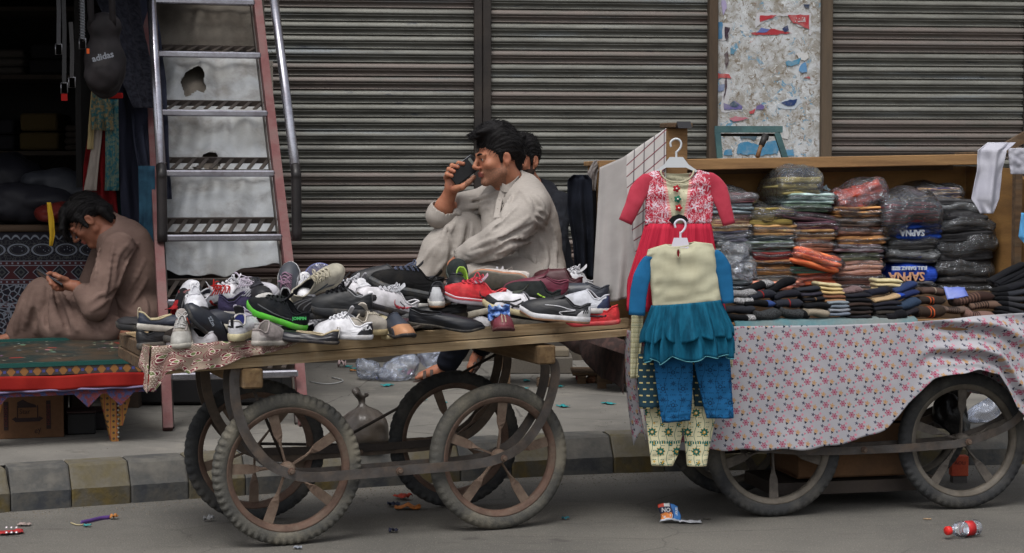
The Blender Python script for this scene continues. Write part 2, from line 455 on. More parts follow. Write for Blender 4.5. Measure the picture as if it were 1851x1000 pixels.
def at_len(L):
    for i in range(len(pts)-1):
        if cum[i+1] >= L: return pts[i].lerp(pts[i+1], (L-cum[i])/(cum[i+1]-cum[i]))
    return pts[-1]
L0 = 3.40; k = 0
# phase so that a dark stone spans px 18..118
tgt = Pz(18, 925, 0).x
Ls = next(l*.01 for l in range(0, 1400) if at_len(l*.01).x > tgt)
SW = .242
for i in range(-14, 30):
    l0 = Ls+i*SW
    if l0 < .1 or l0+SW > cum[-1]-1: continue
    a = at_len(l0+.002); b = at_len(l0+SW-.002); t = (b-a).normalized(); nrm = Vector((-t.y, t.x, 0))
    m = MB(); prof = [(0.0, -.03), (0.0, .075), (.012, .09), (.06, .158), (.075, .168), (.19, .17), (.19, -.03)]
    rings = []
    for q, p0 in enumerate([a, a+(b-a)*.03, a.lerp(b, .5), b-(b-a)*.03, b]):
        e = .003 if q in (0, 4) else 0
        rings.append([tuple(p0+nrm*(d+e*(1 if d < .1 else 0)+.004*nz((p0.x*9, d*20, h*20+i)))+Vector((0, 0, h-e*(h > .05)+.003*nz((p0.x*7, d*9, i))))) for d, h in prof])
    m.loft(rings, True)
    for q in range(28): m.m[q] = 1 if 1 <= q % 7 <= 4 else 0
    m.build('kerb_stone', [M_kd, M_kdd] if i % 2 == 0 else [M_ky, M_kyd], kerb, smooth=False, world=True, fix=True)
# ================================================================= SHOP BUILDING
WYAW = math.atan(.1)
bld = thing('shop_building', 'row of closed shops with rusty grey roller shutters and a poster-covered pillar', 'building', (0, 11.6, 0), (0, 0, WYAW))
cB, sB = math.cos(WYAW), math.sin(WYAW)
def WP(px, py, off=0):
    """pixel -> wall-local (x, z) on the facade plane (off metres in front)"""
    d = ray(px, py); nx, ny = -sB, cB
    t = ((0-CAM.x)*nx+(11.6-CAM.y)*ny-off)/(d.x*nx+d.y*ny); p = CAM+d*t
    return (p.x*cB+(p.y-11.6)*sB, p.z)
M_shut = None
g = G('shutter_steel', .55, .25, .5); o = g.obj(); oi = g.n('ShaderNodeObjectInfo'); rnd = V(g, oi.outputs['Random']); loc = V(g, oi.outputs['Location'])
ov = g.n('ShaderNodeVectorMath'); ov.operation = 'ADD'; g.put(ov.inputs[0], o); g.put(ov.inputs[1], loc); wv = V(g, ov.outputs[0])
s1 = g.noise(g.scl(wv, (1, 1, 8)), 3.0, 6, .65); s2 = g.noise(g.scl(wv, (1, 1, 14)), 1.1, 4, .6); s3 = g.noise(wv, 60, 4, .7)
c = g.mix(g.ramp(s1, .3, .7), S(82, 82, 77), S(110, 110, 104))
c = g.mix(g.ramp(s2, .55, .8)*.8, c, S(108, 116, 122))
c = g.mix(g.ramp(s3, .45, .75)*.5, c, S(84, 76, 66))
blot = g.noise(g.scl(wv, (1, 1, 5)), 7, 5, .6)
c = g.mix(g.ramp(blot, .62, .72)*.75, c, S(44, 48, 58))
c = g.mix((rnd > .72)*g.ramp(s1, .25, .6)*.55, c, S(96, 78, 74))
zz = g.xyz(wv)[2]
c = g.mix(g.ramp(zz*(-1), -1.02, -.78)*.85, c, S(84, 62, 56))
g.col(c); g.bump(s3, .25, .003); M_shut = g.mat
M_post = mat('dark_brown_steel', (36, 32, 31), .7, (48, 41, 37), ns=5, dirt=.3, dirtc=(70, 62, 54), bump=.3)
M_postw = mat('weathered_wood_post', (88, 72, 56), .85, (58, 48, 40), ns=7, stretch=(1, 1, .12), dirt=.3, bump=.5)
M_plaster = mat('facade_plaster', (120, 114, 104), .95, (96, 92, 86), ns=3, dirt=.6, ds=3, bump=.4)
M_groove = mat('shadow_steel', (40, 38, 36), .8)
PIT = .088; Z0 = .60; NS = 26
def slat_mesh(x0, x1):
    prof = [(.002, 0), (-.007, -.0015), (-.013, -.007), (-.018, -.016), (-.021, -.025), (-.021, -.031), (-.017, -.0345), (-.008, -.0365), (-.008, -.039), (-.014, -.0405), (-.015, -.045), (-.010, -.0475), (-.001, -.053), (.005, -.061), (.004, -.069), (-.004, -.073), (-.010, -.0755), (-.011, -.079), (-.004, -.0815), (.002, -PIT)]
    m = MB(); rings = []; n = 14
    for i in range(n+1):
        x = lerp(x0, x1, i/n); j = .004*nz((x*1.7, x0, 0), 1)
        rings.append([(x, y+j, z) for y, z in prof])
    m.loft(rings, False); return m.mesh('slat', M_shut)
def shutter(pxa, pxb, zlo=Z0):
    x0 = WP(pxa, 300)[0]; x1 = WP(pxb, 300)[0]
    f = MB(); f.box(((x0+x1)/2, .05, 1.7), (x1-x0, .02, 2.6)); sh = f.build('rolling_shutter', M_groove, bld)
    me = slat_mesh(x0, x1)
    for i in range(NS):
        o = link('slat', me, sh, (0, 0.004*nz((i, pxa, 0)), Z0+PIT*(i+1))); o.rotation_euler = (0, R(.05)*nz((i*3.1, pxa, 1)), 0)
shutter(170, 856); shutter(887, 1276); shutter(1496, 2050)
def wbox(name, pa, pb, z0, z1, y0, y1, mt, par=None, bev=0):
    x0, x1 = WP(pa, 300)[0], WP(pb, 300)[0]; m = MB(); m.box(((x0+x1)/2, (y0+y1)/2, (z0+z1)/2), (x1-x0, y1-y0, z1-z0), bev=bev)
    return m.build(name, mt, par or bld, smooth=False)
wbox('shutter_post', 856, 870.5, .5, 2.9, -.07, .06, M_post, bev=.004); wbox('shutter_post', 871.5, 887, .5, 2.9, -.06, .06, M_post, bev=.004)
wbox('shutter_post', 1276, 1292, .5, 2.9, -.09, .06, M_postw, bev=.004); wbox('shutter_post', 1477, 1496, .5, 2.9, -.10, .06, M_postw, bev=.004)
wbox('shutter_post', 1846, 1851.5, .5, 2.9, -.03, .001, M_post)
wbox('lintel', 120, 2100, 2.9, 4.6, -.12, .3, M_plaster); wbox('plinth', -900, 2100, -.1, .60, -.16, .4, mat('plinth_concrete', (84, 80, 74), .95, (66, 62, 58), ns=3, dirt=.5))
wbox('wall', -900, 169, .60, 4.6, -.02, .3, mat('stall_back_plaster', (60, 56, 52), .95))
m = MB(); m.box((-.0, .45, 2.3), (14, .1, 4.6)); m.build('wall', M_plaster, bld)
# pillar with torn posters
g = G('poster_residue', .95, 0, .2); o = g.obj()
n1 = g.noise(o, 9, 8, .75, .6); n2 = g.noise(o, 26, 6, .7, .8); n3 = g.vor(o, 26, 'Color'); n4 = g.noise(o, 5, 5, .6); n5 = g.noise(o, 90, 4, .7)
c = g.mix(g.ramp(n1, .38, .62), S(142, 138, 130), S(186, 189, 192))
c = g.mix(g.ramp(n2, .54, .60)*.75, c, S(118, 106, 90))
c = g.mix(g.ramp(n2, .60, .66)*.6, c, S(96, 84, 70))
sm = g.noise(o, 16, 5, .7, 1.2); rg = g.noise(g.scl(o, (1, 1, 1)), 3.1, 3)
c = g.mix(g.ramp(sm, .58, .61)*g.ramp(rg, .42, .5), c, S(104, 142, 166)); c = g.mix(g.ramp(g.noise(o, 34, 5, .7, 1.2), .60, .63)*.8, c, S(206, 210, 212))
sm2 = g.noise(g.scl(o, (1.1, 1, .9)), 21, 5, .7, 1.2)
c = g.mix(g.ramp(sm2, .67, .69)*.8, c, S(176, 120, 112))
c = g.mix(g.ramp(g.noise(g.scl(o, (1.3, 1, 1)), 40, 4, .7), .68, .71)*.9, c, S(44, 42, 46))
c = g.mix(g.ramp(n5, .6, .8)*.4, c, S(90, 84, 76))
g.col(c); g.bump(n1*1.0+n2*.6+n5*.3, .8, .006); M_pil = g.mat
pil = wbox('pillar', 1292, 1477, .5, 2.9, -.05, .28, M_pil)
def paper(c, dirt=.35): return mat('paper_%d_%d_%d' % c, c, .85, dirt=dirt, dirtc=(170, 166, 158), ds=16, bump=.2)
def scrap(pts, c, off=.053, jag=2.0, name='poster_scrap'):
    """torn piece of poster: irregular outline in facade coordinates, with paper thickness"""
    out = []
    n = len(pts)
    for i in range(n):
        a = Vector(pts[i]); b = Vector(pts[(i+1) % n]); L = (b-a).length; k = max(1, int(L/5))
        for j in range(k):
            q = a.lerp(b, j/k); out.append((q.x+(random.uniform(-jag, jag) if j else 0), q.y+(random.uniform(-jag, jag) if j else 0)))
    m = MB(); q = [WP(x, y, off) for x, y in out]; vs = [(x, -off, z) for x, z in q]+[(x, -off+.0015, z) for x, z in q]; N = len(q)
    m.add(vs, [tuple(range(N)), tuple(range(2*N-1, N-1, -1))]+[(i, N+i, N+(i+1) % N, (i+1) % N) for i in range(N)])
    return m.build(name, paper(c), bld, smooth=False)
wh = (196, 196, 200)
scrap([(1368, 24), (1466, 24), (1466, 64), (1461, 62), (1461, 52), (1440, 46), (1430, 30), (1410, 28), (1392, 34), (1374, 44), (1366, 52)], wh, .053)
scrap([(1374, 28), (1404, 27), (1396, 33), (1374, 40)], (176, 50, 60), .056, 1)
scrap([(1424, 27), (1463, 27), (1463, 53), (1454, 50), (1446, 45), (1434, 42), (1428, 34)], (176, 50, 60), .056, 1)
for q in ([(1450, 33), (1451, 41)], [(1444, 40), (1449, 40), (1448, 36)], [(1438, 41), (1443, 40)], [(1433, 39), (1434, 41)], [(1446, 33), (1447, 34)], [(1440, 35), (1441, 36)], [(1435, 35), (1436, 34)]):
    m = MB(); m.strap([(WP(x, y)[0], -.0585, WP(x, y)[1]) for x, y in q], .006, .0006, (0, 0, 1) if abs(q[0][1]-q[-1][1]) < 3 else (1, 0, 0)); m.build('poster_lettering', paper(wh), bld, smooth=False)
scrap([(1358, 60), (1376, 56), (1400, 52), (1420, 58), (1432, 60), (1400, 63), (1362, 63)], (170, 52, 60), .054, 1)
scrap([(1366, 60), (1376, 50), (1384, 52), (1392, 53), (1386, 58)], (96, 110, 170), .056, 1)
scrap([(1414, 52), (1424, 46), (1426, 55), (1418, 58)], (40, 54, 96), .057, 1)
scrap([(1297, 40), (1310, 42), (1322, 44), (1318, 60), (1315, 72), (1306, 74), (1297, 72)], wh, .053)
scrap([(1298, 40), (1306, 40), (1305, 70), (1298, 71)], (74, 128, 168), .056, 1)
scrap([(1310, 48), (1320, 50), (1314, 74), (1310, 66)], (56, 40, 56), .058, 1.5)
scrap([(1304, 0), (1311, 0), (1314, 14), (1308, 28), (1305, 14)], (170, 160, 196), .054, 1)
scrap([(1293, 106), (1297, 108), (1296, 124), (1293, 126)], (190, 56, 60), .056, 1)
scrap([(1293, 132), (1318, 134), (1322, 142), (1304, 140), (1293, 146)], (186, 84, 84), .056, 1)
scrap([(1309, 98), (1315, 92), (1317, 112), (1312, 124)], (60, 38, 50), .056, 1.5)
scrap([(1306, 134), (1319, 132), (1316, 196), (1345, 196), (1340, 202), (1304, 202)], wh, .052)
scrap([(1311, 138), (1315, 136), (1314, 160), (1309, 182)], (62, 42, 56), .056, 1.5)
scrap([(1294, 156), (1310, 152), (1308, 164), (1294, 166)], (120, 136, 172), .055, 1)
scrap([(1308, 186), (1322, 190), (1328, 182), (1342, 192), (1341, 198), (1309, 198)], (96, 90, 150), .056, 1)
scrap([(1318, 190), (1326, 182), (1336, 190), (1330, 194)], (32, 66, 96), .058, 1)
scrap([(1368, 192), (1376, 188), (1382, 192), (1380, 198), (1366, 198)], (110, 96, 150), .056, 1)
scrap([(1404, 190), (1420, 180), (1446, 174), (1450, 186), (1436, 198), (1408, 196)], (186, 196, 206), .053, 1.5)
scrap([(1412, 186), (1428, 180), (1441, 179), (1436, 190), (1424, 192)], (36, 60, 108), .056, 1.5)
scrap([(1354, 202), (1366, 196), (1363, 205), (1356, 206)], (184, 60, 70), .056, 1)
scrap([(1318, 214), (1330, 210), (1354, 214), (1338, 218), (1326, 220)], (184, 108, 124), .056, 1)
scrap([(1420, 112), (1440, 108), (1448, 104), (1444, 116), (1430, 120), (1422, 118)], (70, 138, 172), .056, 2)
scrap([(1438, 98), (1458, 94), (1462, 104), (1454, 110), (1444, 106)], (206, 206, 206), .055, 2)
scrap([(1446, 120), (1456, 112), (1459, 130), (1450, 132), (1444, 128)], (96, 146, 190), .057, 1.5)
scrap([(1454, 140), (1463, 138), (1465, 143)], (176, 60, 66), .056, .5)
scrap([(1320, 86), (1330, 90), (1326, 98), (1320, 98)], (90, 136, 160), .056, 1.5)
scrap([(1452, 8), (1464, 8), (1462, 15), (1456, 14)], (44, 58, 84), .056, 1)
scrap([(1334, 262), (1352, 256), (1380, 262), (1388, 256), (1404, 254), (1406, 280), (1334, 280)], (66, 132, 170), .055, 3)
scrap([(1310, 272), (1322, 270), (1324, 280), (1308, 280)], (66, 132, 170), .055, 1.5)
scrap([(1416, 236), (1426, 238), (1424, 252), (1416, 250)], (200, 200, 200), .055, 1)
scrap([(1416, 272), (1434, 270), (1436, 282), (1414, 282)], (72, 140, 180), .055, 1)
scrap([(1336, 242), (1364, 246), (1372, 242), (1366, 252), (1340, 252)], (74, 96, 110), .055, 2)
# ================================================================= DRAPED CLOTH HELPER
def drape(name, rows, mt, parent=None, folds=5, amp=.02, nu=36, nv=30, solid=.003, seed=0, sag=0, uvs=None, mi=0, hem=.0, yf=None, keep=None):
    """hanging cloth; rows = [(py, px_left, px_right, Y_left, Y_right)] from top to bottom"""
    pts = [(P(xl, y, yl), P(xr, y, yr)) for y, xl, xr, yl, yr in rows]
    def fn(u, v):
        t = v*(len(pts)-1); i = min(int(t), len(pts)-2); a = t-i
        l = pts[i][0].lerp(pts[i+1][0], a); r = pts[i][1].lerp(pts[i+1][1], a); p = l.lerp(r, u)
        t_ = (r-l); wdt = t_.length; n = Vector((t_.y, -t_.x, 0)); n.normalize()
        ph = u*folds*2*PI+seed+1.4*nz((u*2.3+seed, v*1.3, 0))
        d = amp*(math.sin(ph)*.7+math.sin(ph*.47+v*2+seed)*.5)*(.25+.75*v)+.6*amp*nz((u*4+seed, v*5, 3))
        p = p+n*d+Vector((0, 0, -hem*(.5+.5*math.sin(ph*.8))*v*v-sag*math.sin(PI*u)*(1-v)))
        if yf: p = yf(p, u, v)
        return p
    m = MB(); m.grid(fn, nu, nv, mi, keep=keep)
    return m.build(name, mt, parent, solid=solid, world=parent is not None)
# ================================================================= LEFT STALL
M_dark = mat('stall_dark_canvas', (34, 32, 32), .95, (26, 25, 26), ns=3)  # deep shade of the stall interior is put into this dark colour
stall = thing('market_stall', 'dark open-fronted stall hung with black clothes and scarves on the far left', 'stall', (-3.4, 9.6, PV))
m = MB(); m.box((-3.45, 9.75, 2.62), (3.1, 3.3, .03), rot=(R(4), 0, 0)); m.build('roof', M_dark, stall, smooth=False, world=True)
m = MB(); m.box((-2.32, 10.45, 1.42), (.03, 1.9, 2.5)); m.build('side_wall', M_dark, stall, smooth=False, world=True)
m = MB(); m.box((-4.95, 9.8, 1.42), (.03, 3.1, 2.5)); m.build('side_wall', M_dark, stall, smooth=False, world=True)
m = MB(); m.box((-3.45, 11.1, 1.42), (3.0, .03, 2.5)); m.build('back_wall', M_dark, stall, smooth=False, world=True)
m = MB(); m.box((-3.4, 8.6, 2.42), (3.0, .04, .05)); m.build('front_rail', M_post, stall, smooth=False, world=True)
for z in (1.5, 1.95, 2.35):
    m = MB(); m.box((-3.45, 10.75, z), (2.8, .5, .025)); m.build('shelf', mat('stall_shelf', (46, 38, 32), .9), stall, smooth=False, world=True)
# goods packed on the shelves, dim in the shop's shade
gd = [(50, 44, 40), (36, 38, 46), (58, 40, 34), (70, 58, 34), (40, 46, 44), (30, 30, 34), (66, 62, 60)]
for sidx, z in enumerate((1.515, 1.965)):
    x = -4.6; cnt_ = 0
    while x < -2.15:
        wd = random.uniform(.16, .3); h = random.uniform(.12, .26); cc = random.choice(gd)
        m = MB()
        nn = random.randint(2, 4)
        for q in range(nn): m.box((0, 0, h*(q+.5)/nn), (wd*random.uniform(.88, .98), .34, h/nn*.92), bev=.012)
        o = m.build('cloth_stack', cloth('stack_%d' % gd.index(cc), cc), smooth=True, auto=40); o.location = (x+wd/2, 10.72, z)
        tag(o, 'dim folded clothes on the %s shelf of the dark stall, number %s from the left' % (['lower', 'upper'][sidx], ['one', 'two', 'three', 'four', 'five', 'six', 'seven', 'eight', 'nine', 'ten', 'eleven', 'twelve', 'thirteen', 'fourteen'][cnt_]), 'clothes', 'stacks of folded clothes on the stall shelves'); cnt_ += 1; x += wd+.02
# heap of dark goods above the rug
for i, (px, py, Y, rx, rz, cc, lb) in enumerate([(60, 370, 9.6, .30, .15, (38, 38, 44), 'black plastic-wrapped bundle heaped behind the reading youth'), (125, 345, 9.7, .22, .14, (52, 54, 60), 'grey plastic-wrapped bundle beneath the hanging scarves'), (15, 330, 9.8, .2, .2, (30, 30, 36), 'dark bundle at the far left edge of the heap'), (120, 385, 9.45, .14, .05, (96, 34, 30), 'red-brown folded cloth with gold edging on top of the heap')]):
    p = P(px, py, Y); s = SDF(); s.ell(p, (rx, .2, rz*.8), k=.03)
    for q in range(7): s.ell((p.x+random.uniform(-.7, .7)*rx, p.y+random.uniform(-.12, .05), p.z+random.uniform(-.5, .5)*rz), (rx*.4, .1, rz*.35), k=.04)
    vs, F = s.mesh(.014)
    for q in range(len(vs)): vs[q] += .012*nz(vs[q]*14)
    tag(np_mesh('goods_bundle', vs, F, cloth('bundle_%d' % i, cc, rough=.5)), lb, 'bundle')
# rug-covered platform behind the youth
g = G('patterned_rug', .95, 0, .1); x, y, _ = g.xyz(g.uvc())      # uv in metres from top-left
blk, whi, mar, gre = S(30, 30, 40), S(128, 134, 146), S(72, 32, 36), S(74, 76, 76)
def band(a, b): return g.m('MULTIPLY', y > a, y < b)
def cellxy(cell, off=0): fu = g.fract(x/cell+off)-.5; return fu
base = blk
f1 = cellxy(.05); arch = g.m('ABSOLUTE', f1*f1*.10+(y-.035)*(-1.0)+.0*x) < .006
c = g.mix(band(.02, .055)*arch, base, whi)
# oval medallions
fu = cellxy(.125)*.125; fv = y-.11
e = g.m('SQRT', fu*fu*.62+fv*fv*1.9); ring = g.m('MULTIPLY', e > .038, e < .046)
ring2 = g.m('MULTIPLY', e > .030, e < .033); dot = g.vor(g.uvc(), 75) < .22
c = g.mix(band(.06, .165)*ring, c, whi); c = g.mix(band(.06, .165)*ring2, c, gre); c = g.mix((e < .028)*band(.06, .165)*dot, c, whi); c = g.mix((e > .046)*band(.06, .165)*(g.vor(g.uvc(), 60, feat='DISTANCE_TO_EDGE') < .05), c, gre)
for a in (.168, .192, .268, .292, .395, .418): c = g.mix(band(a, a+.004), c, whi)
sd_ = (g.m('ABSOLUTE', cellxy(.03)) < .16)
for a, b in ((.172, .192), (.272, .292), (.399, .418)): c = g.mix(band(a, b), c, mar); c = g.mix(band(a+.005, b-.005)*sd_, c, whi)
# diamond row
du = g.m('ABSOLUTE', cellxy(.1))*.1; dv_ = g.m('ABSOLUTE', y-.23); dd = du+dv_
c = g.mix(band(.196, .268)*(dd > .036), c, whi); c = g.mix(band(.196, .268)*(dd > .041), c, mar); c = g.mix(band(.196, .268)*(dd < .022), c, gre); c = g.mix(band(.196, .268)*(dd < .012), c, blk)
# tile panels
px_ = g.m('ABSOLUTE', cellxy(.29, .28))*.29; py_ = y-.296
low = y > .296
vv = g.vor(g.uvc(), 34, feat='DISTANCE_TO_EDGE') < .09; fl = g.vor(g.uvc(), 48) < .30
c = g.mix(low*vv, c, whi); c = g.mix(low*fl*.7, c, mar)
c = g.mix(low*(px_ > .125), c, mar); c = g.mix(low*(px_ > .119)*(px_ < .125), c, whi); c = g.mix(low*(px_ > .130)*(g.m('ABSOLUTE', g.fract(y/.03)-.5) < .2), c, whi)
c = g.mix(g.noise(g.obj(), 30, 3)*.5, c, S(60, 58, 60)); g.col(c); M_rug = g.mat
plat = thing('sitting_platform', 'raised platform covered by a black and white patterned rug behind the reading youth', 'platform', (-2.9, 9.6, PV))
a = P(-120, 415, 9.42); b = P(232, 414, 9.52); hz = a.z
m = MB(); m.grid(lambda u, v: (lerp(a.x, b.x, u), lerp(a.y, b.y, u)+.004*math.sin(u*40)*v, lerp(hz, .42, v)), 40, 16)
for k_ in m.uv: m.uv[k_] = [(q[0]*(b.x-a.x), q[1]*(hz-.42)) for q in m.uv[k_]]
m.build('rug', M_rug, plat, world=True)
m = MB(); m.box(((a.x+b.x)/2, 9.95, (hz+PV)/2-.02), (b.x-a.x, .85, hz-PV-.04)); m.build('base', mat('platform_wood', (74, 60, 48), .9), plat, smooth=False, world=True)
m = MB(); m.tube([(a.x, a.y-.005, hz+.005), (b.x, b.y-.005, hz+.005)], .02, 8); m.build('padded_edge', cloth('brown_edge', (88, 72, 60)), plat, world=True)
# ledge the youth sits on
led = thing('wooden_ledge', 'low dark wooden ledge under the seated youth', 'ledge', (-2.2, 9.15, PV))
m = MB(); m.box((-2.55, 9.18, .49), (1.5, .42, .06), bev=.004); m.build('seat', mat('ledge_wood', (70, 56, 46), .9), led, smooth=False, world=True)
for x in (-3.2, -1.95):
    m = MB(); m.box((x, 9.2, .315), (.06, .3, .29)); m.build('leg', mat('ledge_wood', (70, 56, 46)), led, smooth=False, world=True)
# ================================================================= DISPLAY TABLE WITH RED CLOTH
A = Pz(-40, 662, .54); B = Pz(283, 650.5, .54); dr = (B-A).normalized(); bk = Vector((-dr.y, dr.x, 0)); TL = (B-A).length
tab = thing('display_table', 'low painted display table with green glass top and red cloth strip', 'table', (A.x, A.y, PV), (0, 0, math.atan2(dr.y, dr.x)))
g = G('glass_top_display', .3, 0, .3); o = g.obj()
vv = g.n('ShaderNodeTexVoronoi'); vv.inputs['Scale'].default_value = 22; g.put(vv.inputs['Vector'], g.scl(o, (1, .6, 1)))
hsv = g.n('ShaderNodeHueSaturation'); g.put(hsv.inputs['Color'], V(g, vv.outputs['Color'])); hsv.inputs['Saturation'].default_value = .6; hsv.inputs['Value'].default_value = .5
dot = V(g, vv.outputs['Distance']) < .3; sel = g.ramp(g.noise(o, 5, 4), .5, .6)
c = g.mix(g.ramp(g.noise(o, 6, 4), .35, .65), S(26, 48, 48), S(70, 60, 48)); c = g.mix(dot*sel, c, V(g, hsv.outputs[0]))
c = g.mix((g.vor(g.scl(o, (1, .7, 1)), 14) < .11), c, S(150, 150, 130)); c = g.mix((g.noise(o, 4.5, 2) > .68), c, S(150, 52, 44)); g.col(c); M_gl = g.mat
m = MB(); m.box((TL/2, .56, .365), (TL, 1.06, .02)); m.build('glass_top', M_gl, tab, smooth=False)
m = MB(); m.box((TL/2, 1.105, .372), (TL, .03, .03)); m.build('green_edging', mat('teal_paint', (22, 78, 72), .5), tab, smooth=False); m = MB(); m.box((TL/2, .012, .366), (TL, .022, .018)); m.build('green_edging', mat('teal_paint', (22, 78, 72), .5), tab, smooth=False)
g = G('painted_rail', .6); o = g.obj(); x, y, z = g.xyz(o); fu = g.m('ABSOLUTE', g.fract(x/.055)-.5); fz = g.m('ABSOLUTE', z-.338)
c = g.mix((fu+fz*14 < .34), S(58, 44, 40), S(150, 100, 44)); c = g.mix((g.m('ABSOLUTE', g.fract(x/.055+.5)-.5)*.055 < .006)*(fz < .006), c, S(60, 70, 140)); c = g.mix(g.noise(o, 30)*.5, c, S(60, 50, 44)); g.col(c)
m = MB(); m.box((TL/2, .02, .338), (TL, .03, .036)); m.box((TL-.02, .55, .338), (.03, 1.06, .036)); m.build('painted_rail', g.mat, tab, smooth=False)
m = MB(); m.grid(lambda u, v: (u*(TL+.004), .0+.006*math.sin(u*23)*v-.002, .318-.062*v+.003*math.sin(u*11)), 50, 6); m.build('red_cloth_strip', cloth('red_felt', (156, 40, 33), (132, 28, 26), ns=5), tab, solid=.004)
m = MB(); m.tube([(i*TL/40, .0+.003*math.sin(i), .252+.002*math.sin(i*.9)) for i in range(41)], .005, 6); m.build('lilac_braid', cloth('lilac_braid', (128, 118, 150)), tab)
M_zig = mat('beaded_trim', (104, 46, 52), .8, (56, 60, 100), ns=60, nm=.2, bump=.8, bs=300)
m = MB(); m.box((TL/2, .012, .238), (TL, .008, .018)); m.build('beaded_trim', M_zig, tab, smooth=False)
for xx in (.0, .40, .54, .68, 1.0):
    if xx+.13 > TL: continue
    m = MB(); n_ = 6
    m.add([(xx, .008, .232), (xx+.125, .008, .232), (xx+.0625, .006, .17), (xx, .013, .232), (xx+.125, .013, .232), (xx+.0625, .011, .17)], [(0, 1, 2), (5, 4, 3), (0, 3, 4, 1), (1, 4, 5, 2), (2, 5, 3, 0)])
    m.build('beaded_pennant', M_zig, tab, smooth=False)
# carved, studded leg
g = G('carved_orange_paint', .7); o = g.obj(); x, y, z = g.xyz(o); fu = g.m('ABSOLUTE', g.fract(x/.026)-.5); fz = g.m('ABSOLUTE', g.fract(z/.026)-.5)
c = g.mix((fu*fu+fz*fz < .05), S(168, 116, 48), S(60, 46, 40)); c = g.mix((g.m('ABSOLUTE', fu-.5) < .06), c, S(150, 60, 50)); c = g.mix(g.noise(o, 18)*.5, c, S(96, 72, 50)); g.col(c)
def cleg(x0):
    m = MB()
    for s_, wd in ((-1, .07), (1, .07)):
        rings = []
        for t in [i/10 for i in range(11)]:
            z = .23-.23*t; w2 = wd*(1-.55*t)*(1 if s_ < 0 else .8); cx = x0+s_*.042*(1-.75*t); zz_ = z if s_ < 0 else .23-.16*t
            rings.append([(cx-w2/2, .10, zz_), (cx+w2/2, .10, zz_), (cx+w2/2, .16, zz_), (cx-w2/2, .16, zz_)])
        m.loft(rings)
    lg = m.build('leg', g.mat, tab, smooth=False)
    m = MB()
    for i in range(11): 
        t = i/10; m.lathe([(0, -.006), (.006, -.003), (.006, .001)], 8, 'y', T=Matrix.Translation((x0+.003, .098, .22-.2*t)))
    m.build('metal_studs', mat('stud', (170, 168, 160), .3, metal=1, bump=0), lg)
cleg(TL-.16); cleg(.05)
m = MB(); m.box((TL-.34, .62, .115), (.05, .05, .23)); m.box((TL-.26, .58, .10), (.09, .08, .2)); m.tube([(TL-.25, .58, .18), (TL-.17, .55, .27), (TL-.12, .5, .3)], .03, 8); m.build('trestle', mat('trestle_wood', (62, 52, 46), .9), tab, smooth=False)
# cardboard box under the table
A2 = Pz(-60, 797, PV); B2 = Pz(116, 790, PV); d2 = (B2-A2).normalized(); L2 = (B2-A2).length
bx = thing('cardboard_box', 'brown printed cardboard box under the display table', 'box', tuple(A2), (0, 0, math.atan2(d2.y, d2.x)))
M_card = mat('cardboard', (118, 84, 58), .9, (104, 74, 52), ns=4, bump=.2, bs=50); M_ink = mat('box_ink', (48, 36, 36), .9, bump=0); M_inkr = mat('box_ink_red', (92, 40, 36), .9, bump=0)
m = MB(); m.box((L2/2, .15, .105), (L2, .3, .21), bev=.003); m.build('carton', M_card, bx, smooth=False)
m = MB(); m.box((L2/2, .15, .2125), (L2*.98, .05, .001)); m.build('tape', mat('tape', (150, 120, 80), .4), bx, smooth=False)
def bpx(px): return (Pz(px, 790, PV)-A2).dot(d2)
for px in (11, 88):
    m = MB(); m.box((bpx(px), -.0015, .105), (.02, .001, .13), bev=.0004); m.build('printed_strip', M_ink, bx, smooth=False)
    T = Matrix.Translation((bpx(px), -.0026, .105)) @ Matrix.Rotation(PI/2, 4, 'Z').to_4x4().inverted() if 0 else Matrix.Translation((bpx(px), -.0026, .105)) @ Matrix.Rotation(PI/2, 4, 'X') @ Matrix.Rotation(PI/2, 4, 'Z')
    text_obj('printed_lettering', 'HOROSHI', .022, T, M_inkr, bx, .0002)
xc = bpx(50); m = MB()
m.add([(xc-.045, -.0015, .165), (xc-.02, -.0015, .178), (xc+.0, -.0015, .165), (xc+.035, -.0015, .152), (xc+.042, -.0015, .14), (xc-.042, -.0015, .14)], [(0, 1, 2, 3, 4, 5)])
for q in ((-.044, .12, .004, .06), (.044, .12, .004, .06)): m.box((xc+q[0], -.0015, q[1]), (q[2], .0008, q[3]))
m.box((xc, -.0015, .085), (.11, .0008, .018)); m.add([(xc-.07, -.0015, .09), (xc-.05, -.0015, .10), (xc-.05, -.0015, .076)], [(0, 1, 2)]); m.add([(xc+.07, -.0015, .09), (xc+.05, -.0015, .10), (xc+.05, -.0015, .076)], [(0, 1, 2)])
m.build('printed_logo', M_ink, bx, smooth=False)
text_obj('printed_lettering', 'Star', .03, Matrix.Translation((xc-.012, -.0022, .122)) @ Matrix.Rotation(PI/2, 4, 'X'), M_ink, bx, .0003)
text_obj('printed_lettering', 'ey', .036, Matrix.Translation((xc+.04, -.0022, .035)) @ Matrix.Rotation(PI/2, 4, 'X') @ Matrix.Rotation(R(20), 4, 'Z'), M_ink, bx, .0003, shear=.3)
for (px, py, wd, h, cc, lb) in ((147, 786, .13, .1, (26, 26, 28), 'small black box beside the cardboard box'), (168, 778, .17, .085, (48, 44, 48), 'low grey box with red band behind the small black box')):
    p = Pz(px, py, PV); o_ = thing('small_box', lb, 'box', tuple(p), (0, 0, .25)); m = MB(); m.box((0, .08, h/2), (wd, .16, h), bev=.006); m.build('body', mat('sb_%d' % px, cc, .6), o_, smooth=False)
    m = MB(); m.box((0, .08, h+.004), (wd*1.03, .165, .01), bev=.003); m.build('lid', mat('sbl_%d' % px, (60, 40, 40), .6), o_, smooth=False)
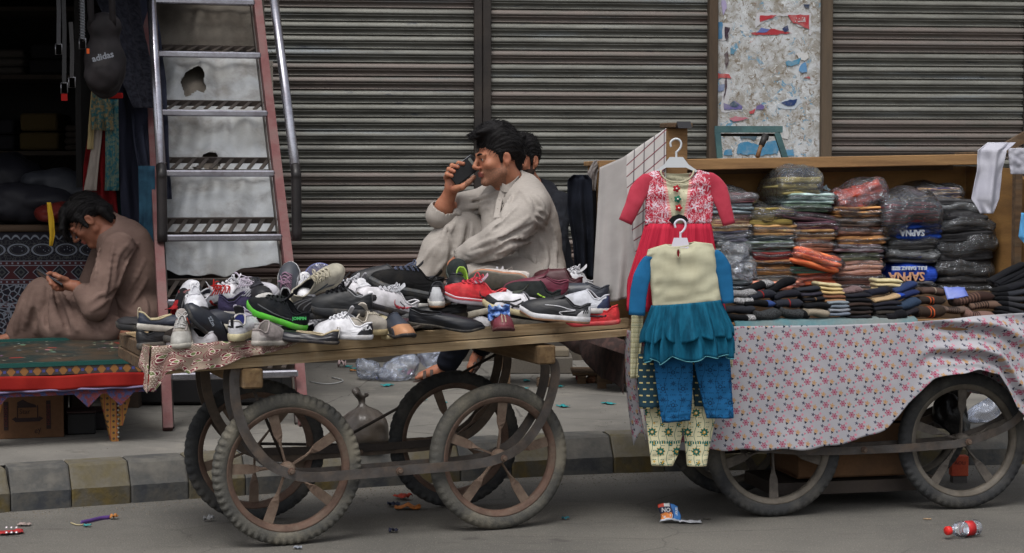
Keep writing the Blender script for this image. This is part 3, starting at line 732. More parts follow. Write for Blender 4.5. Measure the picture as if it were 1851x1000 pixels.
# ================================================================= METAL STAIRS
SY = R(14); st_loc = Pz(303, 778, PV)
stairs = thing('metal_stairs', 'steep open metal staircase with slotted treads and chrome handrails', 'stairs', tuple(st_loc), (0, 0, SY))
M_red = mat('red_oxide_paint', (112, 66, 66), .7, (128, 92, 90), ns=9, dirt=.45, dirtc=(80, 66, 62), ds=9, bump=.3)
M_iron = mat('bare_dark_iron', (74, 66, 62), .55, (52, 47, 46), ns=8, metal=.4, dirt=.3, bump=.3)
M_chr = mat('worn_chrome', (205, 205, 215), .22, (170, 168, 178), ns=5, metal=.9, dirt=.25, dirtc=(120, 96, 96), ds=30, bump=.05)
M_blkp = mat('black_paint_rail', (32, 29, 30), .45, (46, 40, 40), ns=9, bump=.1)
WST = .635
def rr_(z): return (z-.43)*.98+.10
ang = math.atan2(1, .98)
for x in (0.0, WST):
    m = MB(); a_ = Vector((x, -.02, 0)); b_ = Vector((x, rr_(2.95), 2.95-PV))
    m.strap([a_, Vector((x, rr_(.62)-.02, .62-PV)), b_], .075, .045, (0, 1, -1)); m.build('stringer', M_red, stairs, smooth=False)
    m = MB(); m.strap([Vector((x+(.03 if x == 0 else -.03), .05, 0)), Vector((x+(.03 if x == 0 else -.03), rr_(.62)+.05, .62-PV)), b_+Vector((.03 if x == 0 else -.03, .07, 0))], .05, .006, (0, 1, -1)); m.build('stringer_flange', M_iron, stairs, smooth=False)
tre = [(.43, 17), (.755, 16), (1.06, 15), (1.385, 13), (1.71, 11.5), (2.045, 10), (2.37, 9), (2.7, 8)]
for z, tilt in tre:
    t_ = R(tilt); r0 = rr_(z)-.07; dpt = .27; z_ = z-PV
    Y_ = lambda s: r0+s*math.cos(t_); Z_ = lambda s: z_+s*math.sin(t_)
    m = MB(); x0, x1 = .02, WST-.02
    m.box(((x0+x1)/2, Y_(0), Z_(0)-.012), (x1-x0, .034, .034), bev=.007)
    tr = m.build('tread', M_chr, stairs, smooth=False)
    m = MB(); m.box(((x0+x1)/2, Y_(dpt), Z_(dpt)), (x1-x0, .02, .03), rot=(t_, 0, 0)); m.box(((x0+x1)/2, Y_(dpt*.5), Z_(dpt*.5)-.03), (x1-x0, .012, .02), rot=(t_, 0, 0)); m.build('rear_bar', M_iron, tr, smooth=False)
    mm = MB(); mm.box((0, 0, 0), (.022, dpt-.03, .005), rot=(t_, 0, R(-16))); me = mm.mesh('tread_bar', M_iron, False)
    for i in range(9):
        link('tread_bar', me, tr, (x0+.035+i*(x1-x0-.07)/8, Y_(dpt/2), Z_(dpt/2)+.009+.002*random.random()))
# handrails
def rail(x, off):
    p0 = Vector((x+off, rr_(1.0)-.05, 1.03-PV)); p1 = Vector((x+off, rr_(1.02)-.06, 1.37-PV)); p2 = Vector((x+off, rr_(2.75)-.05, 3.12-PV))
    m = MB(); m.tube([p1+(p2-p1)*.02, p2], .0245, 14); m.build('handrail', M_chr, stairs)
    m = MB(); m.tube(cr([p0, p0.lerp(p1, .6), p1-Vector((0, 0, .03)), p1+(p2-p1)*.0, p1+(p2-p1)*.022], 5), .026, 12); m.build('rail_post', M_blkp, stairs)
rail(0, .015); rail(WST, .05)
# bracing frame above the bottom tread
# tarpaulin strung beneath the treads, torn in two places
tarp = thing('torn_tarp', 'dirty white tarpaulin with two torn holes strung behind the stair treads', 'tarp', tuple(st_loc), (0, 0, SY))
Mi = Matrix.Translation(st_loc) @ Matrix.Rotation(SY, 4, 'Z'); Mii = Mi.inverted()
def tp(px, py):
    """pixel -> point on the inclined plane behind the treads (stair-local)"""
    d = ray(px, py); o_ = Mii @ CAM; dl = (Mii.to_3x3() @ d)
    n = Vector((0, 1, -.98)); c0 = Vector((0, .27+.10, .43-PV)); t = (c0-o_).dot(n)/dl.dot(n); return o_+dl*t
holes = [((350, 150), 29, 31, 1), ((380, 290), 22, 24, 2), ((360, 300), 15, 5, 3)]
def inhole(x, y):
    for (cx, cy), a_, b_, sd2 in holes:
        th = math.atan2(y-cy, x-cx); rr = math.hypot((x-cx)/a_, (y-cy)/b_); 
        if rr < .78+.3*nz((math.cos(th)*1.3+sd2*5, math.sin(th)*1.3, 2.2)): return True
    return False
lx = lambda y: interp(y, [(-60, 262), (85, 280), (300, 292), (500, 284)]); rx_ = lambda y: interp(y, [(-60, 474), (100, 482), (320, 500), (480, 506)])
def tfn(y0, y1, off, amp):
    def fn(u, v):
        yb = lerp(y0, y1(u) if callable(y1) else y1, v); x = lerp(lx(yb), rx_(yb), u); p = tp(x, yb)
        d = amp*(nz((u*3.2, v*3.5, 1))+.5*nz((u*8, v*7, 4)))
        for (cx, cy), a_, b_, _ in holes[:2]:
            q = math.hypot(x-cx, (yb-cy)); d -= .03*math.exp(-(q/34)**2); d -= .014*math.exp(-((x-cx-10)/9)**2)*sstep(cy-90, cy-20, yb)*(yb < cy)
        d += .012*math.sin((u*3+v)*9)*.4
        n = Vector((0, 1, -.98)).normalized(); return p+n*(off+d)
    return fn
M_tarp = mat('dirty_tarp', (196, 200, 204), .8, (172, 172, 170), ns=3.2, dirt=.6, dirtc=(96, 84, 70), ds=5, bump=.25, bs=240, spec=.3)
M_tarp2 = mat('brown_stained_canvas', (104, 98, 90), .95, (84, 78, 70), ns=6, dirt=.5, dirtc=(66, 58, 50), ds=8, bump=.5, bs=160, stretch=(1, 1, .5))
botf = lambda u: 490-14*u+5*math.sin(u*5)
m = MB(); m.grid(tfn(86, botf, .03, .06), 110, 170, keep=lambda u, v: not inhole(lerp(lx(lerp(86, botf(u), v)), rx_(lerp(86, botf(u), v)), u), lerp(86, botf(u), v))); m.build('torn_sheet', M_tarp, tarp, solid=.002)
m = MB(); m.grid(tfn(-70, 92, .0, .02), 50, 50); m.build('stained_canvas', M_tarp2, tarp, solid=.003)
m = MB(); q0, q1, q2, q3 = [tp(x, y)+Vector((0, .06, -.06)) for x, y in ((280, 90), (495, 90), (500, 420), (284, 420))]; m.add([q0, q1, q2, q3, q0+Vector((0, .02, -.02)), q1+Vector((0, .02, -.02)), q2+Vector((0, .02, -.02)), q3+Vector((0, .02, -.02))], [(0, 1, 2, 3), (7, 6, 5, 4), (0, 4, 5, 1), (1, 5, 6, 2), (2, 6, 7, 3), (3, 7, 4, 0)]); m.build('backing_board', mat('backing_board', (140, 132, 122), .9, dirt=.5, dirtc=(80, 66, 52)), tarp, smooth=False)
m = MB()
for i in range(14):
    y = 100+i*28; a_ = tp(rx_(y)+2, y); m.tube([a_+Vector((0, -.01, .01)), a_+Vector((.012, -.03, .03)), a_+Vector((.03, -.012, .01))], .0015, 5)
m.build('tie_wires', M_iron, tarp)
# black box added to make the dark opening below the stairs
tk = thing('shade_box', 'added black box filling the dark opening below the staircase', 'shade box', (-1.62, 9.35, PV))
m = MB(); m.box((0, 0, .27), (.86, .45, .52), bev=.012); m.build('body', mat('trunk_black', (22, 21, 23), .6), tk, smooth=False)
m = MB(); m.box((0, 0, .555), (.88, .47, .05), bev=.012); m.build('lid', mat('trunk_lid', (26, 24, 27), .6), tk, smooth=False)
# ================================================================= HANGING CLOTHES ON THE LEFT
def garment(label, cat, rows, mt, name='hanging_cloth', **k):
    o = drape(name, rows, mt, **k); p = P(rows[0][1], rows[0][0], rows[0][3])
    return tag(o, label, cat)
M_blk = cloth('black_cotton', (50, 53, 68), (36, 38, 50), ns=6)
M_blk2 = cloth('black_lace', (54, 55, 64), (30, 30, 38), ns=40, bump=.8, bs=300)
garment('long black robe with lace cuff hanging left of the stairs', 'robe', [(-60, 222, 268, 10.0, 10.35), (60, 222, 285, 9.7, 10.0), (150, 228, 296, 9.5, 9.75), (260, 240, 300, 9.3, 9.42), (360, 258, 312, 9.15, 9.15)], M_blk, folds=4, amp=.03, seed=1)
garment('black cotton shirt hanging in front of the longer robe', 'shirt', [(-60, 150, 240, 9.6, 9.9), (70, 205, 262, 9.4, 9.7), (130, 214, 278, 9.3, 9.55), (195, 240, 284, 9.2, 9.4)], M_blk2, folds=3, amp=.025, seed=3)
garment('black trousers hanging beside the teal scarf', 'trousers', [(150, 212, 262, 9.35, 9.5), (300, 214, 276, 9.3, 9.35), (420, 222, 282, 9.2, 9.25)], cloth('black_trouser', (40, 42, 56)), folds=2, amp=.03, seed=5)
garment('dark teal cloth hanging down behind the shoulder of the youth', 'cloth', [(300, 250, 280, 9.1, 9.1), (420, 252, 280, 9.02, 9.02), (508, 258, 278, 9.0, 9.0)], cloth('dark_teal', (48, 84, 104), (34, 60, 78)), folds=2, amp=.012, seed=6)
garment('green and red floral scarf knotted below the backpack', 'scarf', [(158, 168, 190, 9.2, 9.2), (200, 164, 204, 9.2, 9.2), (236, 166, 206, 9.2, 9.2)], mat('floral_scarf', (44, 86, 88), .9, (128, 110, 76), ns=60, nm=.3, bump=.3), folds=3, amp=.018, seed=7)
garment('pale beige scarf edge hanging beside the floral scarf', 'scarf', [(158, 166, 172, 9.24, 9.24), (230, 160, 170, 9.24, 9.24), (270, 158, 168, 9.24, 9.24)], cloth('beige_scarf', (168, 150, 110)), folds=1, amp=.01, nu=10)
garment('red scarf hanging behind the head of the youth', 'scarf', [(225, 162, 205, 9.3, 9.3), (300, 152, 204, 9.3, 9.3), (390, 150, 214, 9.3, 9.3)], cloth('red_scarf', (120, 22, 26), (96, 14, 18)), folds=3, amp=.02, seed=9)
garment('pale grey scarf hanging over the red scarf', 'scarf', [(228, 172, 186, 9.26, 9.26), (300, 160, 178, 9.26, 9.26), (345, 152, 174, 9.26, 9.26)], cloth('grey_scarf', (150, 140, 132)), folds=1, amp=.01, nu=12)
garment('teal scarf with floral embroidery hanging right of the red scarf', 'scarf', [(180, 190, 214, 9.24, 9.24), (300, 190, 214, 9.24, 9.24), (345, 188, 214, 9.24, 9.24)], mat('teal_floral', (26, 88, 98), .9, (96, 110, 96), ns=60, nm=.3, bump=.3), folds=2, amp=.014, seed=11)
garment('dark green cloth hanging below the teal scarf', 'cloth', [(335, 198, 252, 9.34, 9.34), (430, 206, 258, 9.34, 9.34)], cloth('dark_green', (28, 48, 50)), folds=2, amp=.014, seed=12)
garment('yellow ribbon hanging in front of the forehead of the youth', 'ribbon', [(366, 85, 92, 8.92, 8.92), (400, 88, 98, 8.92, 8.92), (425, 90, 99, 8.92, 8.92), (445, 90, 94, 8.92, 8.92)], cloth('yellow_ribbon', (186, 150, 42)), folds=1, amp=.008, nu=8)
m = MB(); p = P(208, 173, 8.6); m.box(tuple(p), (.075, .012, .026), bev=.003); tag(m.build('red_tag', cloth('red_tag', (168, 36, 34)), smooth=False), 'small red fabric tag under the backpack', 'tag')
# backpack
c0 = P(186, 108, 8.45)
bp = thing('backpack', 'black backpack with a small orange tag hanging under the stall roof', 'backpack', (c0.x, c0.y, c0.z-.19))
s = SDF(); s.ell((c0.x, c0.y+.04, c0.z-.02), (.10, .075, .165), k=.03); s.ell((c0.x, c0.y-.01, c0.z-.07), (.085, .055, .085), k=.02); s.ell((c0.x, c0.y+.04, c0.z+.16), (.085, .06, .07), k=.03)
vs, F = s.mesh(.009)
for q in range(len(vs)): vs[q] += .005*nz(vs[q]*18)
np_mesh('bag', vs, F, cloth('nylon_black', (44, 40, 42), (34, 32, 34), rough=.6), bp)
for x in (-.05, .05):
    m = MB(); m.strap(cr([(c0.x+x, c0.y, c0.z+.16), (c0.x+x, c0.y-.02, c0.z+.32), (c0.x+x*.6, c0.y+.05, c0.z+.62)], 5), .03, .006, (1, 0, 0)); m.build('strap', cloth('nylon_black', (27, 25, 26)), bp, world=True)
m = MB(); m.box((c0.x-.052, c0.y-.075, c0.z+.035), (.013, .004, .024)); m.build('orange_tag', cloth('orange_tag', (190, 84, 40)), bp, smooth=False, world=True)
tx = text_obj('lettering', 'adidas', .042, Matrix.Translation((.02, -.088, .19+.008)) @ Matrix.Rotation(R(90), 4, 'X') @ Matrix.Rotation(R(14), 4, 'Z'), mat('white_thread', (110, 114, 122), .6, bump=0), bp, .001, bold=.001)
# belts and chains hanging in the stall mouth
for i, (px, y0, y1, cc, lb) in enumerate([(104, -40, 80, (66, 66, 72), 'narrow grey belt with square buckle hanging leftmost in the stall mouth'), (114, -40, 150, (40, 40, 44), 'black belt with a red end tag hanging in the stall mouth'), (147, -40, 70, (120, 124, 130), 'silver braided chain belt hanging beside the backpack'), (128, 40, 140, (56, 54, 56), 'thin dark belt with ring buckle hanging behind the chain belt')]):
    o_ = thing('hanging_belt', lb, 'belt', tuple(P(px, y0, 8.7))); m = MB(); a_ = P(px, y0, 8.7); b_ = P(px+2, y1, 8.7)
    m.strap([a_, a_.lerp(b_, .5)+Vector((.004, 0, 0)), b_], .02, .004, (1, 0, 0)); m.build('strap', mat('belt_%d' % i, cc, .4), o_, smooth=False, world=True)
    m = MB(); m.tube([b_+Vector((x, 0, z)) for x, z in ((-.016, 0), (.016, 0), (.016, -.05), (-.016, -.05), (-.016, 0))], .003, 6); m.build('buckle', mat('buckle_steel', (150, 150, 155), .3, metal=.9, bump=0), o_, world=True)
    if i == 1: m = MB(); m.box(tuple(b_-Vector((0, 0, .07))), (.03, .004, .034)); m.build('red_tag', cloth('red_tag', (168, 36, 34)), o_, smooth=False, world=True)
    if i == 2:
        m = MB()
        for q in range(22): c_ = a_.lerp(b_, q/21); m.tube([c_+Vector((math.sin(t)*.013, math.cos(t)*.008, (t-3)*.004)) for t in (0, 1.2, 2.4, 3.6, 4.8, 6)], .003, 5)
        m.build('chain', mat('buckle_steel', (150, 150, 155), .3, metal=.9, bump=0), o_, world=True)
# ================================================================= CARTS
def flower2(g, x, y, cx, cy, ox, oy, rad, n=5, stag=.5, core=0.0, amp=.36, rot=0.0):
    v = (y+oy)/cy; row = g.m('FLOOR', v); u = (x+ox)/cx+g.m('MULTIPLY', row, stag)
    fu = (g.fract(u)-.5)*cx; fv = (g.fract(v)-.5)*cy
    rr = g.m('SQRT', fu*fu+fv*fv); th = g.m('ARCTAN2', fv, fu)
    q = g.m('COSINE', th*float(n)+rot)*(rad*amp)+rad*(1-amp)
    pet = rr < q
    return (pet*(rr > core) if core else pet), rr, q
M_tyre = mat('dusty_tyre', (72, 72, 70), .92, (92, 90, 84), ns=9, dirt=.85, dirtc=(126, 120, 106), ds=6, bump=.6, bs=160)
M_tyre2 = mat('dark_tyre', (44, 45, 48), .9, (60, 61, 62), ns=9, dirt=.5, dirtc=(104, 100, 92), ds=6, bump=.5, bs=160)
M_rim = mat('rusty_rim', (112, 88, 76), .75, (92, 72, 62), ns=12, dirt=.4, dirtc=(128, 118, 104), ds=14, bump=.35, metal=.2)
M_rim2 = mat('grey_rim', (92, 86, 78), .65, (112, 106, 98), ns=12, dirt=.4, dirtc=(128, 118, 104), ds=14, bump=.35, metal=.3)
M_spk = mat('rusty_spoke', (124, 104, 90), .75, (102, 84, 72), ns=14, dirt=.4, dirtc=(140, 128, 112), ds=12, bump=.35, metal=.1)
M_spk2 = mat('grey_spoke', (98, 92, 86), .7, (76, 70, 66), ns=14, dirt=.4, dirtc=(128, 120, 108), ds=12, bump=.35, metal=.2)
M_bar = mat('worn_flat_bar', (92, 88, 86), .6, (72, 66, 62), ns=10, dirt=.5, dirtc=(112, 96, 82), ds=16, bump=.3, metal=.3)
M_barl = mat('strap_steel', (74, 66, 60), .7, (94, 82, 72), ns=10, dirt=.5, dirtc=(112, 96, 82), ds=16, bump=.3, metal=.2)
g = G('sawn_timber', .85, 0, .2); o = g.obj()
gr = g.noise(g.scl(o, (1.2, 26, 26)), 2.4, 6, .65, .6); gr2 = g.noise(g.scl(o, (2, 60, 60)), 5, 4, .6); bl = g.noise(o, 7, 5, .6); sp = g.noise(g.scl(o, (60, 3, 3)), 3, 3)
c = g.mix(g.ramp(gr, .3, .7), S(132, 110, 82), S(176, 154, 122)); c = g.mix(g.ramp(gr2, .5, .75)*.5, c, S(88, 66, 46)); c = g.mix(g.ramp(bl, .45, .72)*.6, c, S(150, 138, 118)); c = g.mix(g.ramp(sp, .55, .8)*.3, c, S(180, 156, 120))
c = g.mix(g.ramp(g.noise(o, 3.3, 5, .7), .58, .74)*.6, c, S(74, 62, 52)); g.col(c); g.bump(gr2*.6+gr, .5, .003); M_wood = g.mat
M_woodd = mat('old_dark_timber', (104, 80, 56), .88, (78, 60, 44), ns=6, stretch=(1, 8, 8), dirt=.4, bump=.5)
def spoke_mesh(mt, tw=1):
    m = MB(); rings = []
    for i in range(13):
        t = i/12; r = lerp(.025, .207, t)
        wd = interp(t, [(0, .014), (.25, .012), (.42, .014), (.6, .034), (1, .038)])/2; th = .0035; a = interp(t, [(0, PI/2), (.3, PI/2), (.55, 0), (1, 0)])*tw
        dx, dy = math.cos(a), math.sin(a)
        yy = interp(t, [(0, .014), (.4, .006), (1, 0)])
        rings.append([(dx*wd-dy*th, yy+dy*wd+dx*th, r), (-dx*wd-dy*th, yy-dy*wd+dx*th, r), (-dx*wd+dy*th, yy-dy*wd-dx*th, r), (dx*wd+dy*th, yy+dy*wd-dx*th, r)])
    m.loft(rings); return m.mesh('spoke', mt, False)
def tyre_mesh(mt, lug, lugs=46, seed=0):
    """axis along y; shoulder blocks modelled"""
    m = MB(); N = lugs*4; prof = []
    for k in range(18):
        a = 2*PI*k/18; prof.append((a, .0295*math.cos(a), .0285*math.sin(a)))      # dr, y
    rings = []
    for i in range(N):
        th = 2*PI*(i//4+(.02, .46, .54, .98)[i % 4])/lugs; on = (i % 4) in (0, 1); rg = []
        for a, dr, y in prof:
            r = .2505+dr; yy = y
            sh = math.exp(-((abs(math.degrees(a) if a < PI else 360-math.degrees(a))-48)/17)**2)
            if on: r += lug*sh*.30; yy += math.copysign(lug*sh*.95, y)
            mid = abs(a) < .5 or a > 2*PI-.5
            if mid and (i % 4 == 2): r -= lug*.5
            r += .0012*nz((math.cos(th)*3, math.sin(th)*3, a+seed))
            rg.append((r*math.cos(th), yy, r*math.sin(th)))
        rings.append(rg)
    rings.append(rings[0]); m.loft(rings, True, (False, False)); return m.mesh('tyre', mt)
def wheel(name_parent, loc, ang0, tyre, rim_m, spk, hubm, flip=1):
    """wheel as a part (tyre itself) with rim, spokes, hub as sub-parts"""
    w_ = link('wheel', tyre, name_parent, loc)
    w_.rotation_euler = (R(1.2)*flip, -ang0, 0)
    m = MB()
    m.lathe([(.232, -.018), (.229, -.022), (.224, -.021), (.217, -.016), (.211, -.014), (.207, -.006), (.206, .006), (.211, .014), (.217, .016), (.224, .021), (.229, .022), (.232, .018)], 56, 'y', caps=(False, False)); 
    m.build('rim', rim_m, w_)
    for k_ in range(5):
        s_ = link('spoke', spk, w_); s_.rotation_euler = (0, 2*PI*k_/5, 0)
    m = MB(); m.lathe([(.0, -.036), (.017, -.036), (.022, -.030), (.024, -.02), (.028, -.014), (.028, .014), (.024, .02), (.022, .03), (.017, .036), (0, .036)], 20, 'y'); m.build('hub', hubm, w_)
    return w_
T1 = tyre_mesh(M_tyre, .006, 62, 1); T1s = tyre_mesh(M_tyre, .0015, 60, 2); T1d = tyre_mesh(M_tyre2, .006, 50, 3); T2 = tyre_mesh(M_tyre2, .003, 56, 4)
SPK = spoke_mesh(M_spk); SPK2 = spoke_mesh(M_spk2)
class Frame:
    def __init__(s, x, y, th): s.x, s.y, s.th = x, y, th; s.c, s.s = math.cos(th), math.sin(th); s.M = Matrix.Translation((x, y, 0)) @ Matrix.Rotation(th, 4, 'Z'); s.Mi = s.M.inverted()
    def W(s, u, v, z): return Vector((s.x+u*s.c-v*s.s, s.y+u*s.s+v*s.c, z))
    def L(s, px, py, v):
        d = ray(px, py); n = Vector((-s.s, s.c, 0)); t = ((s.W(0, v, 0)-CAM).dot(n))/d.dot(n); return s.Mi @ (CAM+d*t)
# ---------------------------------------------------------------- shoe cart
F1 = Frame(-.821, 6.427, .376); L1, W1, RW = .828, .504, .28
cart = thing('push_cart', 'weathered wooden push cart heaped with shoes on four spoked wheels', 'cart', (F1.x, F1.y, 0), (0, 0, F1.th))
for (u, v, a0, ty, rm, sp_, fl) in ((0, 0, R(15), T1, M_rim, SPK, 1), (L1, 0, R(-5), T1s, M_rim, SPK, -1), (0, W1, R(-38), T1d, M_rim, SPK, 1), (L1, W1, R(20), T1d, M_rim, SPK, -1)):
    wheel(cart, (u, v, RW), a0, ty, rm, sp_, M_spk, fl)
strap_px = [(437, 664), (426, 672), (424, 700), (430, 745), (450, 795), (486, 838), (525, 857), (565, 863), (640, 858), (760, 848), (860, 839), (910, 826), (950, 800), (984, 750), (1002, 695), (1003, 660), (990, 648)]
SP = cr([F1.L(x, y, -.055) for x, y in strap_px], 5)
def straps(parent, pts, vs, mt=M_bar, wdt=.036):
    for v in vs:
        m = MB(); m.strap([Vector((p.x, v, p.z)) for p in pts], wdt, .007, (0, 0, 1) if 0 else (0, 0, 1)); 
        # width lies in the plane perpendicular to travel, facing the viewer
        m = MB(); rings = []
        P_ = [Vector((p.x, v, p.z)) for p in pts]
        for i, p in enumerate(P_):
            t = (P_[min(i+1, len(P_)-1)]-P_[max(i-1, 0)]).normalized(); n = t.cross(Vector((0, 1, 0)))
            a = n*wdt/2; b = Vector((0, .0035, 0)); rings.append([p+a+b, p-a+b, p-a-b, p+a-b])
        m.loft(rings); m.build('strap_bar', mt, parent, smooth=False, fix=True)
straps(cart, SP, (-.052, .05)); straps(cart, SP, (W1-.05, W1+.052), M_barl)
bolt = MB(); bolt.lathe([(0, -.016), (.007, -.016), (.009, -.013), (.009, -.006), (.014, -.006), (.014, 0), (0, 0)], 8, 'y'); bme = bolt.mesh('bolt', M_rim, False)
midp = SP[len(SP)//2]
for (u, z) in ((0, RW), (L1, RW), (F1.L(722, 851, -.055).x, F1.L(722, 851, -.055).z)): link('bolt', bme, cart, (u, -.055, z)); link('bolt', bme, cart, (u, W1-.052, z))
for u in (0, L1):
    m = MB(); m.tube([(u, -.06, RW), (u, .06, RW)], .008, 8); m.build('axle', M_iron, cart); m = MB(); m.tube([(u, W1-.06, RW), (u, W1+.06, RW)], .008, 8); m.build('axle', M_iron, cart)
TZ = lambda u: .7616+.0285*u          # top of the front lip
UL, UR, VN, VF = -.477, 1.348, -.067, .60
tl = math.atan(.0285); bedrot = (0, -tl, 0)
def plank(u0, u1, v0, v1, zt, th, mt, name='plank', jag=.002, bev=.003):
    m = MB(); n = 10; rings = []
    for i in range(n+1):
        u = lerp(u0, u1, i/n); j = jag*nz((u*4, v0*9, zt*7)); k_ = jag*nz((u*5+7, v1*9, zt*3)); zt_ = TZ(u)+zt
        rings.append([(u, v0+j, zt_-th+k_), (u, v1+k_, zt_-th+k_), (u, v1+k_, zt_+j), (u, v0+bev+j, zt_+j), (u, v0+j, zt_-bev+j)])
    m.loft(rings); return m.build(name, mt, cart, smooth=False, fix=True)
# bed boards run along the cart, front and end lips above, second rail below
nb = 6
for i in range(nb):
    a = lerp(VN+.03, VF, i/nb); plank(UL+.03+random.uniform(0, .01), UR-.01-random.uniform(0, .02), a+.002, a+(VF-VN-.03)/nb-.002, -.030, .02, M_wood)
def rail_(u0, u1, v0, v1, z1a, z1b, z0a, z0b, name='rail'):
    m = MB(); rings = []
    for i in range(17):
        t = i/16; u = lerp(u0, u1, t); j = .0012*nz((u*6, v0*5, z1a*8)); rings.append([(u, v0+j, lerp(z0a, z0b, t)+.002*nz((u*5, 3, v0))), (u, v1, lerp(z0a, z0b, t)), (u, v1, lerp(z1a, z1b, t)), (u, v0+.003+j, lerp(z1a, z1b, t)+.0015*nz((u*7, 5, v0))), (u, v0+j, lerp(z1a, z1b, t)-.004)])
    m.loft(rings); return m.build(name, M_wood, cart, smooth=False, fix=True)
rail_(UL, UR-.004, VN, VN+.028, TZ(UL), TZ(UR), TZ(UL)-.055, TZ(UR)-.036)
rail_(UL-.004, UR+.0, VN-.006, VN+.03, TZ(UL)-.057, TZ(UR)-.041, TZ(UL)-.096, TZ(UR)-.068)
rail_(UR+.002, UR+.045, VN+.01, VN+.05, TZ(UR)-.008, TZ(UR)-.008, TZ(UR)-.045, TZ(UR)-.045, 'rail_stub')
rail_(UL-.004, UR, VF, VF+.028, TZ(UL), TZ(UR), TZ(UL)-.09, TZ(UR)-.07)
for zt, th in ((-.002, .05), (-.054, .042)):
    m = MB(); m.box((UL-.014-(.006 if zt < -.03 else 0), (VN+VF)/2+.012, TZ(UL)+zt-th/2), (.026, VF-VN+.02, th), bev=.003); m.build('end_rail', M_woodd, cart, smooth=False)
m = MB(); m.box((UR-.014, (VN+VF)/2+.02, TZ(UR)-.03), (.024, VF-VN-.08, .05), bev=.003); m.build('end_rail', M_woodd, cart, smooth=False)
for pxb, py in ((462, 656), (992, 625)):
    lb_ = F1.L(pxb, py, VN-.01); m = MB(); m.box((lb_.x-.012, (VN+VF)/2+.005, TZ(lb_.x)-.096-.035-(0 if pxb < 500 else -.012)), (.075, VF-VN+.05, .072), bev=.006); m.build('cross_beam', mat('beam_timber', (138, 112, 78), .85, (112, 88, 60), ns=7, stretch=(8, 1, 8), dirt=.35, bump=.5), cart, smooth=False)
for (u0, z0, u1, z1, v) in ((-.13, .60, 0, .30, .02), (1.0, .62, .35, .30, W1-.02), (.02, .30, .55, .26, W1+.02)):
    m = MB(); m.tube([(u0, v, z0), (u1, v+.03, z1)], .006, 8); m.build('brace_rod', M_iron, cart)
m = MB(); m.strap([(0, W1-.06, RW), (L1/2, W1-.06, RW-.01), (L1, W1-.06, RW)], .03, .005, (0, 0, 1)); m.build('rear_tie_bar', M_iron, cart, smooth=False)
def BED(px, py=None, v=0.0):      # point on the bed surface under pixel column px at depth v
    p = F1.L(px, 590, v); return F1.W(p.x, v, TZ(p.x)-.030)
# paisley shawl on the near left corner
g = G('paisley_shawl', .9, 0, .15); o = g.uvc(); n1 = g.noise(o, 9, 2); 
wrp = g.n('ShaderNodeMix'); wrp.data_type = 'VECTOR'
x, y, _ = g.xyz(o); xw = x+(g.noise(o, 7, 2)-.5)*.10; yw = y+(g.noise(g.scl(o, (1, 1, 1)), 6, 2)-.5)*.10
ed = g.vor(g.vec(xw, yw), 9, feat='F1'); ring = g.m('SINE', ed*70)
pet, rr, q_ = flower2(g, xw, yw, .10, .09, 0, 0, .045, 3, .5, 0, .3)
c = g.mix(g.ramp(g.noise(o, 6, 3), .4, .6), S(122, 106, 94), S(144, 128, 114))
c = g.mix((ring > .35)*(ed < .5), c, S(104, 40, 54)); c = g.mix((g.m('ABSOLUTE', ring-.3) < .10), c, S(176, 162, 146))
c = g.mix(pet, c, S(108, 42, 54)); c = g.mix((g.m('ABSOLUTE', rr-q_*.8) < .0025), c, S(210, 196, 182)); c = g.mix(rr < .012, c, S(104, 116, 74)); c = g.mix((g.m('ABSOLUTE', rr-.014) < .002), c, S(210, 196, 182))
fl2, r2, _ = flower2(g, x, y, .0125, .0125, 0, 0, .0035, 4); c = g.mix(fl2*(ed > .28)*(g.noise(o, 5, 2) > .52), c, S(214, 200, 188))
g.col(c); g.bump(g.noise(o, 300, 2), .3, .001); M_pais = g.mat
shawl = thing('paisley_shawl', 'maroon and beige paisley shawl draped over the near left corner of the shoe cart', 'shawl', (F1.x, F1.y, 0), (0, 0, F1.th))
prof_b = [(272, 705), (285, 708), (300, 690), (306, 672), (330, 666), (345, 676), (360, 668), (400, 664), (430, 648), (470, 640), (505, 632), (545, 617), (556, 612)]
def shf(u, v):
    px = lerp(274, 556, u); yb = interp(px, prof_b)
    l = F1.L(px, 600, VN-.012); top = TZ(l.x)+.004; zb = min(F1.L(px, yb, VN-.012).z, top-.004)
    if v < .35:
        t = v/.35; vv = lerp(VN+.30*(1-.7*u), VN+.012, t); uu = max(l.x, UL-.03+.0*u); z = TZ(uu)-.030+.006+.036*sstep(.8, 1, t)+.01*abs(nz((u*8, v*9, 2)))
        return (uu, vv, z)
    t = (v-.35)/.65; z = lerp(top, zb, t); out = .012+.012*t+(.016*nz((u*9, t*1.6, 5))+.008*math.sin(u*34+t*2))*min(1, t*2.2)
    return (l.x-.02*t*(1-u)*(1-u), VN-out-.004, z)
m = MB(); m.grid(shf, 90, 40)
for k_ in m.uv: m.uv[k_] = [(q[0]*.62, q[1]*.42) for q in m.uv[k_]]
m.build('front_drape', M_pais, shawl, solid=.002)
def shl(u, v):   # side fall round the corner
    t = v; vv = lerp(VN-.022-.014*v, VN+.10, u); zt = TZ(UL)+.006; zb = lerp(F1.L(283, 708, VN).z, TZ(UL)-.055, u)
    return (UL-.036-.012*t-.008*math.sin(u*9)*t, vv, lerp(zt, zb, t))
m = MB(); m.grid(shl, 14, 24)
for k_ in m.uv: m.uv[k_] = [(q[0]*.1, q[1]*.3) for q in m.uv[k_]]
m.build('side_drape', M_pais, shawl, solid=.002)
